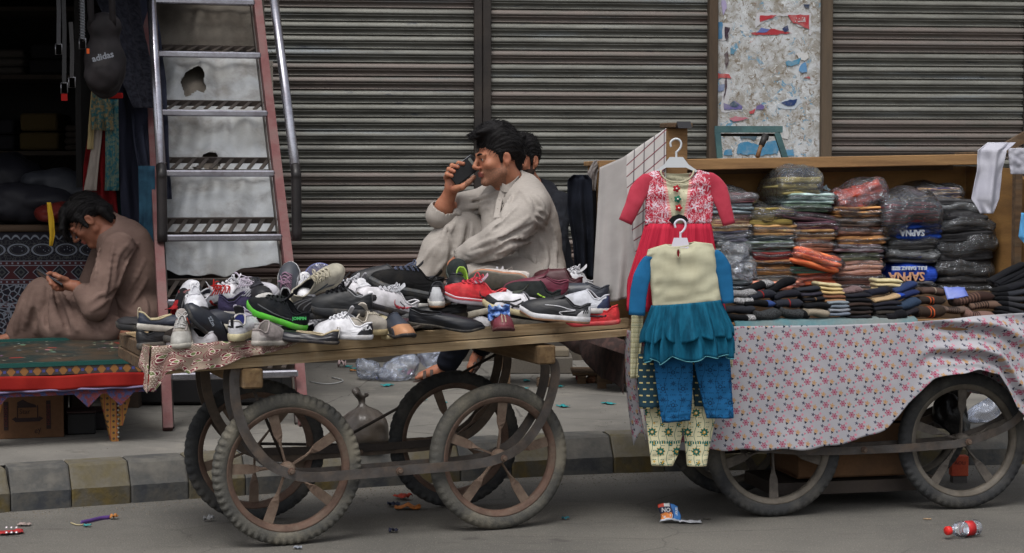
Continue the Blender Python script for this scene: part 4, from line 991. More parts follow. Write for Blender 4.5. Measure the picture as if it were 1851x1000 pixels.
# ---------------------------------------------------------------- clothes cart
F2 = Frame(1.04, 6.99, .21); L2_, W2 = .81, .52
cart2 = thing('market_cart', 'wooden market cart with a plywood display box, flowered cloth skirt and spoked wheels', 'cart', (F2.x, F2.y, 0), (0, 0, F2.th))
for (u, v, a0, fl) in ((0, 0, R(0), 1), (L2_, 0, R(0), -1), (0, W2, R(30), 1), (L2_, W2, R(50), -1)):
    wheel(cart2, (u, v, RW), a0+(R(180) if u == 0 else 0), T2, M_rim2, SPK2, M_spk2, fl)
zb2 = F2.L(1401, 806, -.055).z
sp2 = [Vector(q) for q in ((-.42, 0, .60), (-.43, 0, .50), (-.36, 0, .40), (-.2, 0, .31), (0, 0, .275), (.2, 0, .262), (.45, 0, .262), (.65, 0, .268), (L2_, 0, .282), (1.0, 0, .35), (1.09, 0, .46), (1.12, 0, .58), (1.10, 0, .63))]
sp2 = cr(sp2, 5)
straps(cart2, sp2, (-.052, .05), M_bar, .032); straps(cart2, sp2, (W2-.05, W2+.052), M_barl, .032)
for u in (0, L2_, .36): link('bolt', bme, cart2, (u, -.055, .28 if u != .36 else .262))
for u in (0, L2_):
    for v in (0, W2): m = MB(); m.tube([(u, v-.06, RW), (u, v+.06, RW)], .008, 8); m.build('axle', M_iron, cart2)
U2L, U2R, V2N, V2F = -.59, 1.46, -.085, .70; BZ = .755
M_ply = mat('plywood', (158, 118, 66), .8, (132, 96, 54), ns=5, stretch=(.5, .5, 3), dirt=.4, dirtc=(104, 80, 54), ds=3, bump=.25)
M_ply2 = mat('pine_board', (160, 124, 82), .8, (134, 100, 64), ns=5, stretch=(.4, 6, 6), dirt=.35, dirtc=(96, 76, 56), ds=5, bump=.35)
def bx2(name, u0, u1, v0, v1, z0, z1, mt, bev=.003, rot=(0, 0, 0)):
    m = MB(); m.box(((u0+u1)/2, (v0+v1)/2, (z0+z1)/2), (abs(u1-u0), abs(v1-v0), abs(z1-z0)), rot=rot, bev=bev); return m.build(name, mt, cart2, smooth=False)
for i in range(6):
    a = lerp(V2N, V2F, i/6); bx2('plank', U2L, U2R, a+.002, lerp(V2N, V2F, (i+1)/6)-.002, BZ-.025, BZ, M_ply2)
bx2('front_rail', U2L, U2R, V2N-.026, V2N-.002, BZ-.07, BZ+.002, M_ply2)
for u in (-.42, .35, 1.08): bx2('cross_beam', u-.035, u+.035, V2N, V2F, BZ-.095, BZ-.027, M_woodd)
bx2('back_panel', U2L, 1.14, .665, .68, BZ+.001, 1.40, M_ply)
pR = F2.L(1798, 400, .66)
m = MB(); m.add([(1.145, .68, BZ), (1.145, -.02, BZ), (1.145, -.02, 1.26), (1.145, .25, 1.385), (1.145, .68, 1.40), (1.16, .68, BZ), (1.16, -.02, BZ), (1.16, -.02, 1.26), (1.16, .25, 1.385), (1.16, .68, 1.40)], [(0, 1, 2, 3, 4), (9, 8, 7, 6, 5), (0, 5, 6, 1), (1, 6, 7, 2), (2, 7, 8, 3), (3, 8, 9, 4), (4, 9, 5, 0)]); m.build('side_panel', M_ply, cart2, smooth=False)
m = MB(); m.box((U2L+.01, .34, 1.08), (.015, .62, .64)); m.build('side_panel', M_ply, cart2, smooth=False)
# roof board, slightly higher at the right
RV = .46; rl, rr2 = F2.L(1082, 291, RV), F2.L(1772, 279, RV)
ra = math.atan2(rr2.z-rl.z, rr2.x-rl.x); um = (rl.x+rr2.x)/2; zm = (rl.z+rr2.z)/2; RLn = rr2.x-rl.x
m = MB(); m.box((um, .59, zm-.01), (RLn, .24, .02), rot=(0, -ra, 0), bev=.003); m.build('roof_board', M_ply2, cart2, smooth=False)
m = MB(); m.box((um, RV-.01, zm-.022), (RLn+.004, .018, .046), rot=(0, -ra, 0), bev=.003); m.build('roof_fascia', M_ply2, cart2, smooth=False)
m = MB(); m.box((um, .64, zm-.045), (RLn-.1, .05, .04), rot=(0, -ra, 0)); m.build('roof_shade_strip', M_woodd, cart2, smooth=False)  # dark strip added for the black shade under the roof board
ROOFZ = lambda u: zm+(u-um)*math.tan(ra)
bx2('roof_corner', 1.10, 1.17, .44, .70, zm+.0, zm+.028, M_woodd)
# right arm that carries the white cloth
a_, b_ = F2.L(1812, 272, .12), F2.L(1900, 232, .0)
m = MB(); m.strap([(a_.x, .14, a_.z), (b_.x, .10, b_.z)], .04, .05, (0, 0, 1)); m.build('arm', M_woodd, cart2, smooth=False)
m = MB(); m.box((a_.x+.08, .14, 1.02), (.03, .03, .80)); m.build('arm_post', M_woodd, cart2, smooth=False)
# post with clip at the left front
pp = F2.L(1222, 260, -.06); zt = F2.L(1222, 232, -.06).z
bx2('post', pp.x-.042, pp.x+.042, -.075, -.045, BZ, zt, M_ply2, .003)
bx2('post_cap', pp.x-.048, pp.x+.055, -.10, -.0, zt+.001, zt+.02, M_woodd, .003)
m = MB(); q = F2.L(1224, 229, -.12)
m.add([(q.x-.0, -.135, q.z-.006), (q.x+.055, -.135, q.z-.006), (q.x+.055, -.115, q.z+.02), (q.x-.0, -.115, q.z+.02), (q.x, -.10, q.z-.006), (q.x+.055, -.10, q.z-.006)], [(0, 1, 2, 3), (3, 2, 5, 4), (0, 4, 5, 1), (0, 3, 4), (1, 5, 2)])
cl = m.build('binder_clip', mat('black_clip', (24, 24, 28), .3, bump=0), None, smooth=False); cl.location = (F2.x, F2.y, 0); cl.rotation_euler = (0, 0, F2.th)
tag(cl, 'black binder clip on top of the wooden post of the clothes cart', 'clip')
# flowered skirt cloth
g = G('flowered_cotton', .92, 0, .1); o = g.uvc(); x0_, y0_, _ = g.xyz(o)
x = x0_+y0_*.16; y = y0_-x0_*.04
c = g.mix(g.ramp(g.noise(o, 5, 3), .3, .7), S(152, 151, 157), S(165, 164, 169))
CX, CY = .074, .0475
def blob(c, ox, oy, rad, n, col, core=0, amp=.36, light=None, rot=0.0):
    p, rr, q = flower2(g, x, y, CX, CY, ox, oy, rad, n, .42, 0, amp, rot); c = g.mix(p, c, col)
    if light: c = g.mix((rr < q*.68)*(rr > .004), c, light)
    return c
c = blob(c, 0, 0, .0142, 6, S(138, 76, 96), amp=.2, light=S(162, 120, 134)); c = g.mix(flower2(g, x, y, CX, CY, 0, 0, .0035, 1, .42)[0], c, S(150, 40, 70))
c = blob(c, -.027, .005, .0105, 5, S(166, 130, 96), amp=.22, light=S(176, 150, 122)); c = blob(c, -.015, -.015, .0065, 5, S(190, 110, 130)); c = blob(c, .016, -.013, .0075, 5, S(40, 42, 66)); c = blob(c, -.022, .0155, .0055, 3, S(34, 32, 48), amp=.2); c = blob(c, .03, .016, .0055, 5, S(58, 78, 96)); c = blob(c, .02, .012, .005, 3, S(186, 92, 112))
g.col(c); g.bump(g.noise(o, 320, 2), .25, .001); M_flor = g.mat
skirt = thing('flowered_cloth', 'white cloth with pink flowers hung as a skirt around the clothes cart', 'cloth', (F2.x, F2.y, 0), (0, 0, F2.th))
sb = [(1148, 730), (1153, 775), (1164, 800), (1200, 812), (1400, 813), (1470, 811), (1543, 797), (1600, 774), (1622, 752), (1642, 724), (1660, 704), (1680, 684), (1720, 672), (1760, 668), (1800, 674), (1815, 700), (1832, 740), (1860, 765), (1960, 800)]
def skf(u, v):
    px = lerp(1148, 1945, u); yt = interp(px, [(1148, 588), (1320, 590), (1500, 588), (1640, 583), (1760, 572), (1945, 560)]); yb = interp(px, sb)
    v_ = V2N-.034; lt = F2.L(px, yt, v_); lb = F2.L(px, yb, v_)
    z = lerp(lt.z, lb.z, v); L_ = lt.z-lb.z
    d = .008*nz((u*5, v*2, 1))+.005*math.sin(px*.045+v*2)*v
    if px > 1640:      # gathers pulled up over the wheel
        e = sstep(1640, 1740, px); d += e*(.016*math.sin(v*13-(px-1640)*.022)+.01*math.sin(v*25-(px-1640)*.035))
    d -= .045*sstep(.0, .5, v)*(1-e if px > 1640 else 1)*0+.03*sstep(1600, 1700, px)*v
    xx = lerp(lt.x, lb.x, v)-.03*v*v*max(0, (1180-px)/40)*0
    if px < 1175: xx += .035*v**2*(1175-px)/27
    return (xx, v_+d-.012*v, z+.004*math.sin(px*.09)*v)
m = MB(); m.grid(skf, 170, 60)
ul_ = F2.L(1148, 590, V2N).x
for k_ in list(m.uv): m.uv[k_] = [(m.v[i][0]*1.0+.3*m.v[i][1], m.v[i][2]) for i in m.f[k_]]
m.build('front_fall', M_flor, skirt, solid=.0015)
def ske(u, v): vv = lerp(V2N-.034, V2N+.10, u); return (U2L-.02+.01*math.sin(u*5+v)*v+.04*v*v, vv, lerp(BZ-.0, .33+.03*math.sin(u*5), v))
m = MB(); m.grid(ske, 16, 30)
for k_ in list(m.uv): m.uv[k_] = [(m.v[i][1], m.v[i][2]) for i in m.f[k_]]
m.build('end_fall', M_flor, skirt, solid=.0015)
def skb(u, v): px = lerp(1560, 1900, u); l = F2.L(px, 700, .12); return (l.x, .12+.02*math.sin(u*14), lerp(.70, .505-.03*u+.04*math.sin(u*7), v))
m = MB(); m.grid(skb, 40, 16)
for k_ in list(m.uv): m.uv[k_] = [(m.v[i][0], m.v[i][2]) for i in m.f[k_]]
m.build('inner_fall', M_flor, skirt, solid=.0015)
def dkf(u, v): vv = lerp(V2N+.10, V2F+.02, u); return (U2L-.018+.014*math.sin(u*13+v)*v-.02*v, vv, lerp(BZ-.10, lerp(.50, .60, u)+.02*math.sin(u*9), v))
m = MB(); m.grid(dkf, 40, 20); dk_ = m.build('brown_cloth', mat('brown_paisley', (52, 40, 38), .95, (74, 54, 50), ns=30, nm=.3, bump=.3), None, solid=.002); dk_.location = (F2.x, F2.y, 0); dk_.rotation_euler = (0, 0, F2.th); m = MB(); m.grid(lambda u, v: (lerp(-.26, .62, u), V2F+.03+.012*math.sin(u*30)*v, lerp(BZ, .14, v)), 40, 10); bf = m.build('back_shade_sheet', mat('brown_paisley', (52, 40, 38)), dk_, solid=.002); tag(dk_, 'dark brown paisley cloth hanging over the left end of the clothes cart', 'cloth')  # the sheet at the back is added to darken the space under the cart
# goods stored under the clothes cart
st2 = thing('storage_crate', 'brown crate standing under the clothes cart between the wheels', 'crate', tuple(F2.W(.40, .28, .12)), (0, 0, F2.th))
M_cr = mat('crate_wood', (112, 82, 56), .9, (92, 68, 48), ns=6, bump=.3)
for i in range(3): m = MB(); m.box((0, -.16, .06+i*.11), (.5, .012, .1), bev=.002); m.build('slat', M_cr, st2, smooth=False)
for x in (-.24, .24): m = MB(); m.box((x, 0, .17), (.02, .31, .33)); m.build('end_panel', M_cr, st2, smooth=False)
m = MB(); m.box((0, .155, .17), (.5, .012, .33)); m.build('back_panel', M_cr, st2, smooth=False)
m = MB(); m.box((0, 0, .01), (.5, .3, .015)); m.build('bottom_panel', M_cr, st2, smooth=False)
m = MB(); m.box((0, -.0, -.035), (.72, .34, .05)); tb = m.build('tray', M_iron, st2, smooth=False)
# ================================================================= CHILDREN'S CLOTHES HUNG ON THE CART
def pxring(y, xl, xr, Y, dep, n=40, ruf=0, amp=0, ph=0, ytilt=0, pw=.8):
    """closed ring whose silhouette spans xl..xr at pixel row y (tilt: right side offset in px)"""
    a = P(xl, y, Y); b = P(xr, y+ytilt, Y); c = (a+b)/2; hx = (b-a)/2; out = []
    for k in range(n):
        t = 2*PI*k/n; cs, sn = math.cos(t), math.sin(t); r = 1+amp*math.sin(ruf*t+ph)
        out.append(c+hx*math.copysign(abs(cs)**pw, cs)*(1+.25*amp*math.sin(ruf*t+ph))+Vector((0, 1, 0))*dep*(-sn)*r)
    return out
def sleeve(pts, w, dep, n=18):
    """pts px centres (x,y,Y), w px widths, flattened tube"""
    Q = [P(x, y, Y) for x, y, Y in pts]; rings = []
    Q2 = cr(Q, 5); W_ = [interp(i/(len(Q2)-1)*(len(w)-1), list(enumerate(w))) for i in range(len(Q2))]
    for i, q in enumerate(Q2):
        t = (Q2[min(i+1, len(Q2)-1)]-Q2[max(i-1, 0)]).normalized(); lat = t.cross(Vector((0, 1, 0))).normalized(); r = W_[i]/2/FPX*q.y
        wr = .10*math.sin(i*1.9)*.5+.12*nz((i*.5, pts[0][0], 0))
        rings.append([q+lat*math.cos(a)*r*(1+wr*.3)+Vector((0, 1, 0))*math.sin(a)*dep*(1+wr) for a in [2*PI*k/n for k in range(n)]])
    return rings
def hanger(p_hook, body, Y, mt, parent):
    (hx, hy), (bx0, bx1, by) = p_hook, body; cx = (bx0+bx1)/2
    k = [(hx-9, hy+14), (hx-10, hy+6), (hx-4, hy), (hx+4, hy), (hx+9, hy+6), (hx+8, hy+15), (hx+1, hy+23), (cx, by-12), (cx, by)]
    m = MB(); m.tube(cr([P(x, y, Y) for x, y in k], 5), .0042, 8); m.build('hook', mt, parent, world=True)
    m = MB(); s_ = 1/FPX*Y
    o_ = [(cx-12, by-2), (cx+12, by-2), (bx1-1, by+12), (bx1+14, by+22), (bx1+13, by+26), (bx1-6, by+17), (bx0+6, by+17), (bx0-13, by+26), (bx0-14, by+22), (bx0+1, by+12)]
    v_ = [P(x, y, Y-.006) for x, y in o_]+[P(x, y, Y+.006) for x, y in o_]; N = len(o_)
    m.add(v_, [tuple(range(N)), tuple(range(2*N-1, N-1, -1))]+[(i, N+i, N+(i+1) % N, (i+1) % N) for i in range(N)]); m.build('shoulder_bar', mt, parent, smooth=False, world=True, fix=True)
M_hg = mat('grey_hanger_plastic', (190, 194, 198), .35, bump=0); M_hw = mat('white_hanger_plastic', (206, 202, 214), .35, bump=0)
# --- red lace dress
YD = 6.72
dress = thing('childs_dress', 'red child\'s dress with lace bodice and flower appliques on a grey hanger', 'dress', tuple(P(1222, 560, YD)))
hanger((1222, 252), (1199, 1246, 286), YD+.0, M_hg, dress)
g = G('lace_bodice', .9, 0, .1); x, y, _ = g.xyz(g.uvc())       # metres, x from centre, y down from neck
wv_ = g.noise(g.scl(g.vec(x, y), (1, .55, 1)), 60, 3, .5, 1.5); lc = g.vor(g.vec(x, y*.7), 52, feat='DISTANCE_TO_EDGE')
lace = g.mix((g.m('ABSOLUTE', wv_-.5) < .028), S(172, 48, 66), S(206, 180, 190)); lace = g.mix((lc < .025)*.7, lace, S(204, 178, 188)); fl_, _, _ = flower2(g, x, y, .05, .06, .01, .01, .016, 5, .5, .003); lace = g.mix(fl_*(g.noise(g.uvc(), 140, 2) > .42), lace, S(212, 196, 206))
bead, _, _ = flower2(g, x, y, .030, .026, 0, 0, .0035, 1); cen = g.mix(g.noise(g.uvc(), 40, 3)*.5, S(190, 186, 160), S(168, 164, 138)); cen = g.mix(bead, cen, S(222, 216, 190)); bd2, _, _ = flower2(g, x, y, .030, .026, .008, .006, .0025, 3); cen = g.mix(bd2, cen, S(140, 132, 108))
ax_ = g.m('ABSOLUTE', x); edge = y*(-.16)+.056
c = g.mix(ax_ > edge, cen, lace); c = g.mix((g.m('ABSOLUTE', ax_-edge) < .005), c, S(196, 92, 100)); c = g.mix((g.m('ABSOLUTE', ax_-edge) < .005)*(g.m('ABSOLUTE', g.fract(y/.006)-.5) < .2), c, S(226, 200, 190))
g.col(c); g.bump(wv_+lc*3, .4, .002); M_lace = g.mat
rows = [(308, 1168, 1281, .018), (322, 1163, 1286, .032), (345, 1166, 1289, .04), (375, 1167, 1289, .042), (406, 1166, 1285, .038)]
def bodice(rows, Y, mt, parent, neck, nn=48, name='bodice', ytilt=0, sub=5, extra=None):
    """front+back sheet with a scooped neck: grid over angle and height"""
    rr = []
    for i in range(len(rows)-1):
        for k in range(sub): t = k/sub; rr.append(tuple(lerp(rows[i][q], rows[i+1][q], t) for q in range(4)))
    rr.append(rows[-1]); (nx, ny, nw, nd) = neck; cxp = (rows[0][1]+rows[0][2])/2
    m = MB(); vs = []; uv = []; N = nn
    for r_i, (y, xl, xr, dp) in enumerate(rr):
        ring = pxring(y, xl, xr, Y, dp*.62, N, ytilt=ytilt)
        for k, p in enumerate(ring):
            q = p.copy(); t = 2*PI*k/N; xm = (math.cos(t))*(xr-xl)/2; front = math.sin(t) > 0
            if r_i < sub*2:
                s_ = 1-r_i/(sub*2); e = 1-(xm/nw)**2 if abs(xm) < nw else 0
                q.z -= (nd if front else nd*.35)/FPX*Y*max(0, e)**.5*s_
                sl = max(0, abs(xm)-nw)/((xr-xl)/2-nw+1e-6); q.z -= 7/FPX*Y*sl*s_
            q.y += .011*nz((t*2, r_i*.3, xl*.01))+.005*nz((xm*.06, r_i*.5, 4)); vs.append(q); uv.append(((q.x-P(nx, y, Y).x), (P(nx, rows[0][0], Y).z-q.z)))
    fs = []
    for i in range(len(rr)-1):
        for k in range(N): fs.append((i*N+k, i*N+(k+1) % N, (i+1)*N+(k+1) % N, (i+1)*N+k))
    m.add(vs, fs, 0, uv); return m.build(name, mt, parent, solid=.002, world=True)
bodice([(306, 1170, 1282, .016)]+rows[1:], YD, M_lace, dress, (1224, 306, 30, 24))
m = MB(); m.tube([P(1224+30*math.cos(a), 308+22*max(0, math.sin(a)), YD-.012-.012*max(0, math.sin(a))) for a in [PI*k/14 for k in range(15)]], .0035, 6); m.build('neckline', cloth('cream_rib', (186, 180, 154)), dress, world=True)
g = G('rose_knit', .95, 0, .1); o = g.obj(); c = g.mix(g.ramp(g.noise(o, 16, 4), .35, .65), S(158, 50, 66), S(172, 60, 76)); g.col(c); g.bump(g.noise(o, 500, 2), .35, .001); g.b.inputs['Sheen Weight'].default_value = .1; M_rose = g.mat
for pts, w_ in (([(1190, 322, YD), (1170, 326, YD), (1155, 346, YD-.01), (1144, 372, YD-.02), (1130, 402, YD-.02)], [3, 26, 34, 28, 25]), ([(1262, 320, YD), (1282, 324, YD), (1298, 344, YD), (1308, 372, YD-.005), (1318, 406, YD-.01)], [3, 26, 34, 27, 22])):
    m = MB(); m.loft(sleeve(pts, w_, .0115), True, (False, False)); m.build('sleeve', M_rose, dress, solid=.002, world=True)
g = G('red_tulle', .8, 0, .15); x, y, _ = g.xyz(g.uvc()); st_ = g.noise(g.vec(x*60, y*1.2), 1, 3, .6); c = g.mix(g.ramp(st_, .35, .65), S(158, 30, 52), S(192, 46, 68)); g.col(c); g.bump(st_, .6, .004); M_tul = g.mat
m = MB(); rgs = []
for i in range(15):
    t = i/14; y = lerp(404, 562, t); rgs.append(pxring(y, lerp(1167, 1136, min(1, t*1.5)), lerp(1285, 1308, t), YD+.005, lerp(.035, .055, t), 120, 21, .16*(.3+t), t*1.2))
m.loft(rgs, True, (False, False), uvs=True); m.build('skirt', M_tul, dress, solid=.0015, world=True)
def flower_mesh(c, rad, Y_n=-1, n=5, name='flower_applique', mt=None, parent=None):
    m = MB(); vs = [c+Vector((0, -.004, 0))]; N = n*8
    for k in range(N):
        a = 2*PI*k/N; r = rad*(.62+.38*abs(math.cos(a*n/2))); vs.append(c+Vector((math.cos(a)*r, 0, math.sin(a)*r)))
    for k in range(N): vs.append(vs[1+k]+Vector((0, .004, 0)))
    m.add(vs, [(0, 1+(k+1) % N, 1+k) for k in range(N)]+[(1+k, 1+(k+1) % N, 1+N+(k+1) % N, 1+N+k) for k in range(N)]); o_ = m.build(name, mt, parent, smooth=False, world=True)
    m = MB(); cc = c-parent.location+Vector((0, -.005, 0)); m.lathe([(0, -.003), (.0035, -.001), (.0035, .001)], 8, 'y', T=Matrix.Translation(cc)); m.build('bead', mat('pearl', (220, 214, 206), .3, bump=0), o_)
for px, py, cc in ((1223, 341, (172, 44, 54)), (1225, 360, (44, 112, 92)), (1227, 376, (180, 36, 44))): flower_mesh(P(px, py, YD-.040), .0145, mt=cloth('felt_%d' % cc[0], cc), parent=dress)
m = MB(); q = P(1227, 402, YD-.034); m.strap([q+Vector((-.03, 0, .0)), q+Vector((-.018, -.004, .014)), q+Vector((0, -.005, .02)), q+Vector((.018, -.004, .014)), q+Vector((.03, 0, 0))], .022, .004, (0, 0, 1)); m.build('black_bow', cloth('black_felt', (26, 28, 30)), dress, smooth=False, world=True)
# --- blue and cream outfit
YO = 6.60
outfit = thing('childs_outfit', 'child\'s cream and blue top with teal tutu and printed blue trousers on a white hanger', 'outfit', tuple(P(1240, 762, YO)))
hanger((1230, 398), (1213, 1247, 432), YO, M_hw, outfit)
M_cream = cloth('cream_knit', (194, 192, 166), (182, 178, 152), ns=8, bs=500); M_blue = cloth('blue_knit', (36, 106, 154), (30, 94, 138), ns=10, bs=500)
bodice([(444, 1172, 1287, .014), (462, 1168, 1293, .032), (500, 1174, 1297, .042), (530, 1178, 1301, .042), (556, 1180, 1303, .038)], YO, M_cream, outfit, (1230, 444, 20, 6), ytilt=-10)
m = MB(); p0 = P(1226, 458, YO-.036); m.tube([p0+Vector((.006*math.cos(a), 0, .016*math.sin(a)-.0*a)) for a in [2*PI*k/14 for k in range(15)]], .0018, 6); m.build('keyhole_trim', M_cream, outfit, world=True)
m = MB(); m.lathe([(0, 0), (.0055, 0)], 12, 'y', T=Matrix.Translation(P(1226, 458, YO-.036)-outfit.location) @ Matrix.Diagonal((1, 1, 2.6, 1))); m.build('keyhole', cloth('wine_lining', (120, 20, 30)), outfit, smooth=False)
for pts, w_ in (([(1182, 466, YO+.004), (1170, 470, YO+.002), (1161, 498, YO-.01), (1154, 532, YO-.015), (1151, 570, YO-.02)], [2, 16, 30, 30, 29]), ([(1284, 456, YO+.004), (1296, 460, YO+.002), (1306, 482, YO), (1312, 515, YO-.005), (1316, 548, YO-.01)], [2, 16, 28, 25, 21])):
    m = MB(); m.loft(sleeve(pts, w_, .0115), True, (False, False)); m.build('sleeve', M_blue, outfit, solid=.002, world=True)
g = G('teal_tulle', .8, 0, .15); x, y, _ = g.xyz(g.uvc()); st_ = g.noise(g.vec(x*46, y*1.3), 1, 4, .65); c = g.mix(g.ramp(st_, .33, .68), S(6, 62, 84), S(20, 94, 122)); g.col(c); g.bump(st_, .7, .004); M_teal = g.mat
def tutu(y0, y1, l0, l1, r0, r1, dep, nm, ph, tl=-10, sc=5, par=None, mt=None, wav=7):
    m = MB(); rgs = []; N = 132
    for i in range(17):
        t = i/16; y = lerp(y0, y1, t); rg = pxring(y, lerp(l0, l1, min(1, t*1.3)), lerp(r0, r1, min(1, t*1.3)), YO, dep*(.7+.3*t), N, 17, .22*(.25+t), ph+t, tl)
        rg = [q+Vector((0, 0, .009*(math.sin(k*2*PI*sc/N*2+ph)+.6*math.sin(k*2*PI*7/N+ph))*t*t)) for k, q in enumerate(rg)]; rgs.append(rg)
    m.loft(rgs, True, (False, False), uvs=True); o_ = m.build(nm, mt or M_teal, par or outfit, solid=.001, world=True)
    return rgs[-1]
tutu(552, 618, 1178, 1160, 1302, 1322, .066, 'tutu_layer', 0)
hemr = tutu(556, 652, 1178, 1168, 1302, 1324, .06, 'tutu_layer', 1.2)
m = MB(); m.tube(hemr+[hemr[0]], .0018, 5); m.build('hem_edging', cloth('pale_teal_edge', (96, 158, 170)), outfit, world=True)
g = G('printed_blue_jersey', .9, 0, .12); x, y, _ = g.xyz(g.uvc()); c = g.mix(g.noise(g.uvc(), 12, 3), S(24, 78, 122), S(34, 96, 142)); ink = S(16, 42, 70)
def ring_fl(c, cx, cy, ox, oy, rd, n, ink, gate=None):
    p, rr, q = flower2(g, x, y, cx, cy, ox, oy, rd, n); a = (g.m('ABSOLUTE', rr-q*.93) < .0016)+(g.m('ABSOLUTE', rr-rd*.35) < .0013); a = g.m('MINIMUM', a, 1.0)
    if gate is not None: a = a*gate
    return g.mix(a, c, ink)
c = ring_fl(c, .075, .062, 0, 0, .0175, 6, ink); c = ring_fl(c, .075, .062, .036, .02, .010, 8, ink)
dots, _, _ = flower2(g, x, y, .021, .017, 0, 0, .0022, 1); c = g.mix(dots*(g.noise(g.uvc(), 9, 1) > .5), c, ink)
stm = (g.m('ABSOLUTE', g.fract((x+g.m('SINE', y*55)*.006)/.052)-.5)*.052 < .0009)*(y > .06); c = g.mix(stm*.8, c, ink)
lf, _, _ = flower2(g, x+y*.5, y, .026, .021, 0, 0, .0065, 2, .5, 0, .85); c = g.mix(lf*(y > .07)*.75, c, ink)
g.col(c); g.bump(g.noise(g.obj(), 500, 2), .3, .001); M_pjb = g.mat
def leg(rows, Y, mt, parent, dep=.03, tl=0, nm='trouser_leg', wr=.004):
    m = MB(); vs = []; N = 40; rr = []
    for i in range(len(rows)-1):
        for k in range(6): t = k/6; rr.append([lerp(rows[i][q], rows[i+1][q], t) for q in range(3)])
    rr.append(rows[-1]); uv = []
    for i, (y, xl, xr) in enumerate(rr):
        rg = pxring(y, xl, xr, Y, dep, N, ytilt=tl)
        for k, q in enumerate(rg):
            q = q+Vector((0, wr*nz((k*.25, i*.3, xl)), 0)); vs.append(q); uv.append((q.x-P((rows[0][1]+rows[0][2])/2, y, Y).x, P(0, rows[0][0], Y).z-q.z))
    m.add(vs, [(i*N+k, i*N+(k+1) % N, (i+1)*N+(k+1) % N, (i+1)*N+k) for i in range(len(rr)-1) for k in range(N)], 0, uv); return m.build(nm, mt, parent, solid=.002, world=True)
leg([(628, 1180, 1252), (690, 1186, 1252), (740, 1193, 1250), (764, 1197, 1247)], YO+.02, M_pjb, outfit, .014, -4, wr=.011)
leg([(624, 1248, 1318), (690, 1262, 1322), (735, 1272, 1325), (756, 1278, 1326)], YO+.03, M_pjb, outfit, .014, 0, wr=.011)
# --- cream flowered leggings behind
YL = 6.70
lego = thing('flowered_leggings', 'cream child\'s leggings with green and yellow flowers hanging lowest behind the blue outfit', 'leggings', tuple(P(1225, 843, YL)))
g = G('green_flower_print', .9, 0, .12); x, y, _ = g.xyz(g.uvc()); c = g.mix(g.noise(g.uvc(), 14, 3)*.4, S(212, 206, 172), S(190, 184, 150)); grn = S(22, 98, 92); yel = S(196, 150, 50)
p, rr, q = flower2(g, x, y, .062, .074, .012, -.006, .0165, 8, amp=.16); p2, _, _ = flower2(g, x, y, .062, .074, .012, -.006, .0185, 8, amp=.16); c = g.mix(p2, c, yel); c = g.mix(p, c, grn); c = g.mix(rr < .006, c, yel); c = g.mix(rr < .0035, c, S(220, 214, 180))
p, rr, q = flower2(g, x, y, .062, .074, .036, .022, .0095, 5, amp=.25); c = g.mix(p, c, grn); c = g.mix(rr < .0028, c, yel)
p, rr, q = flower2(g, x, y, .034, .037, .018, .01, .006, 5); c = g.mix(p*(g.noise(g.uvc(), 16, 1) > .5), c, yel)
stm = (g.m('ABSOLUTE', g.fract((x+g.m('SINE', y*70)*.005)/.031)-.5)*.031 < .0009); c = g.mix(stm, c, grn)
lf, _, _ = flower2(g, x*.8+y*.7, y, .024, .018, 0, 0, .0055, 2, .5, 0, .8); c = g.mix(lf*.85, c, grn)
c = g.mix((y > .226)*(g.m('ABSOLUTE', g.fract(x/.009)-.5) < .3)*(y < .236), c, grn)
g.col(c); g.bump(g.noise(g.obj(), 500, 2), .3, .001); M_leg = g.mat
leg([(690, 1160, 1238), (760, 1168, 1238), (820, 1175, 1226), (842, 1178, 1216)], YL, M_leg, lego, .011, 0, 'legging_leg', .008)
leg([(690, 1226, 1300), (760, 1234, 1292), (820, 1240, 1280), (842, 1242, 1277)], YL+.004, M_leg, lego, .022, 0, 'legging_leg')
g = G('dotted_teal_print', .9); x, y, _ = g.xyz(g.uvc()); p, rr, q = flower2(g, x, y, .026, .024, 0, 0, .0065, 2, .5, 0, .35); c = g.mix(p, S(16, 52, 66), S(190, 176, 120)); g.col(c)
leg([(640, 1154, 1200), (700, 1153, 1196), (738, 1156, 1190)], YL-.03, g.mat, lego, .02, 0, 'dotted_panel'); leg([(640, 1246, 1284), (700, 1252, 1282), (734, 1256, 1280)], YL-.02, g.mat, lego, .015, 0, 'dotted_panel')
o_ = drape('flowered_sleeve', [(560, 1142, 1164, 6.70, 6.70), (620, 1140, 1160, 6.70, 6.70), (684, 1139, 1152, 6.70, 6.70)], M_leg, None, 1, .008, 12, 20); tag(o_, 'cream sleeve with green leaf print hanging left of the blue outfit', 'sleeve')
for k_ in range(1): pass
o_ = drape('flowered_hem', [(600, 1310, 1326, 6.66, 6.66), (664, 1312, 1324, 6.66, 6.66)], M_leg, None, 1, .006, 10, 12); tag(o_, 'cream flowered scrap showing right of the teal tutu', 'cloth')
m = MB(); q = P(1300, 520, YO-.0); m.box(tuple(q), (.018, .003, .085), rot=(0, R(-3), 0), bev=.001); tg = m.build('price_tag', mat('yellow_card', (190, 184, 60), .5, bump=0), None, smooth=False); tag(tg, 'yellow card tag hanging from the cream top', 'tag')
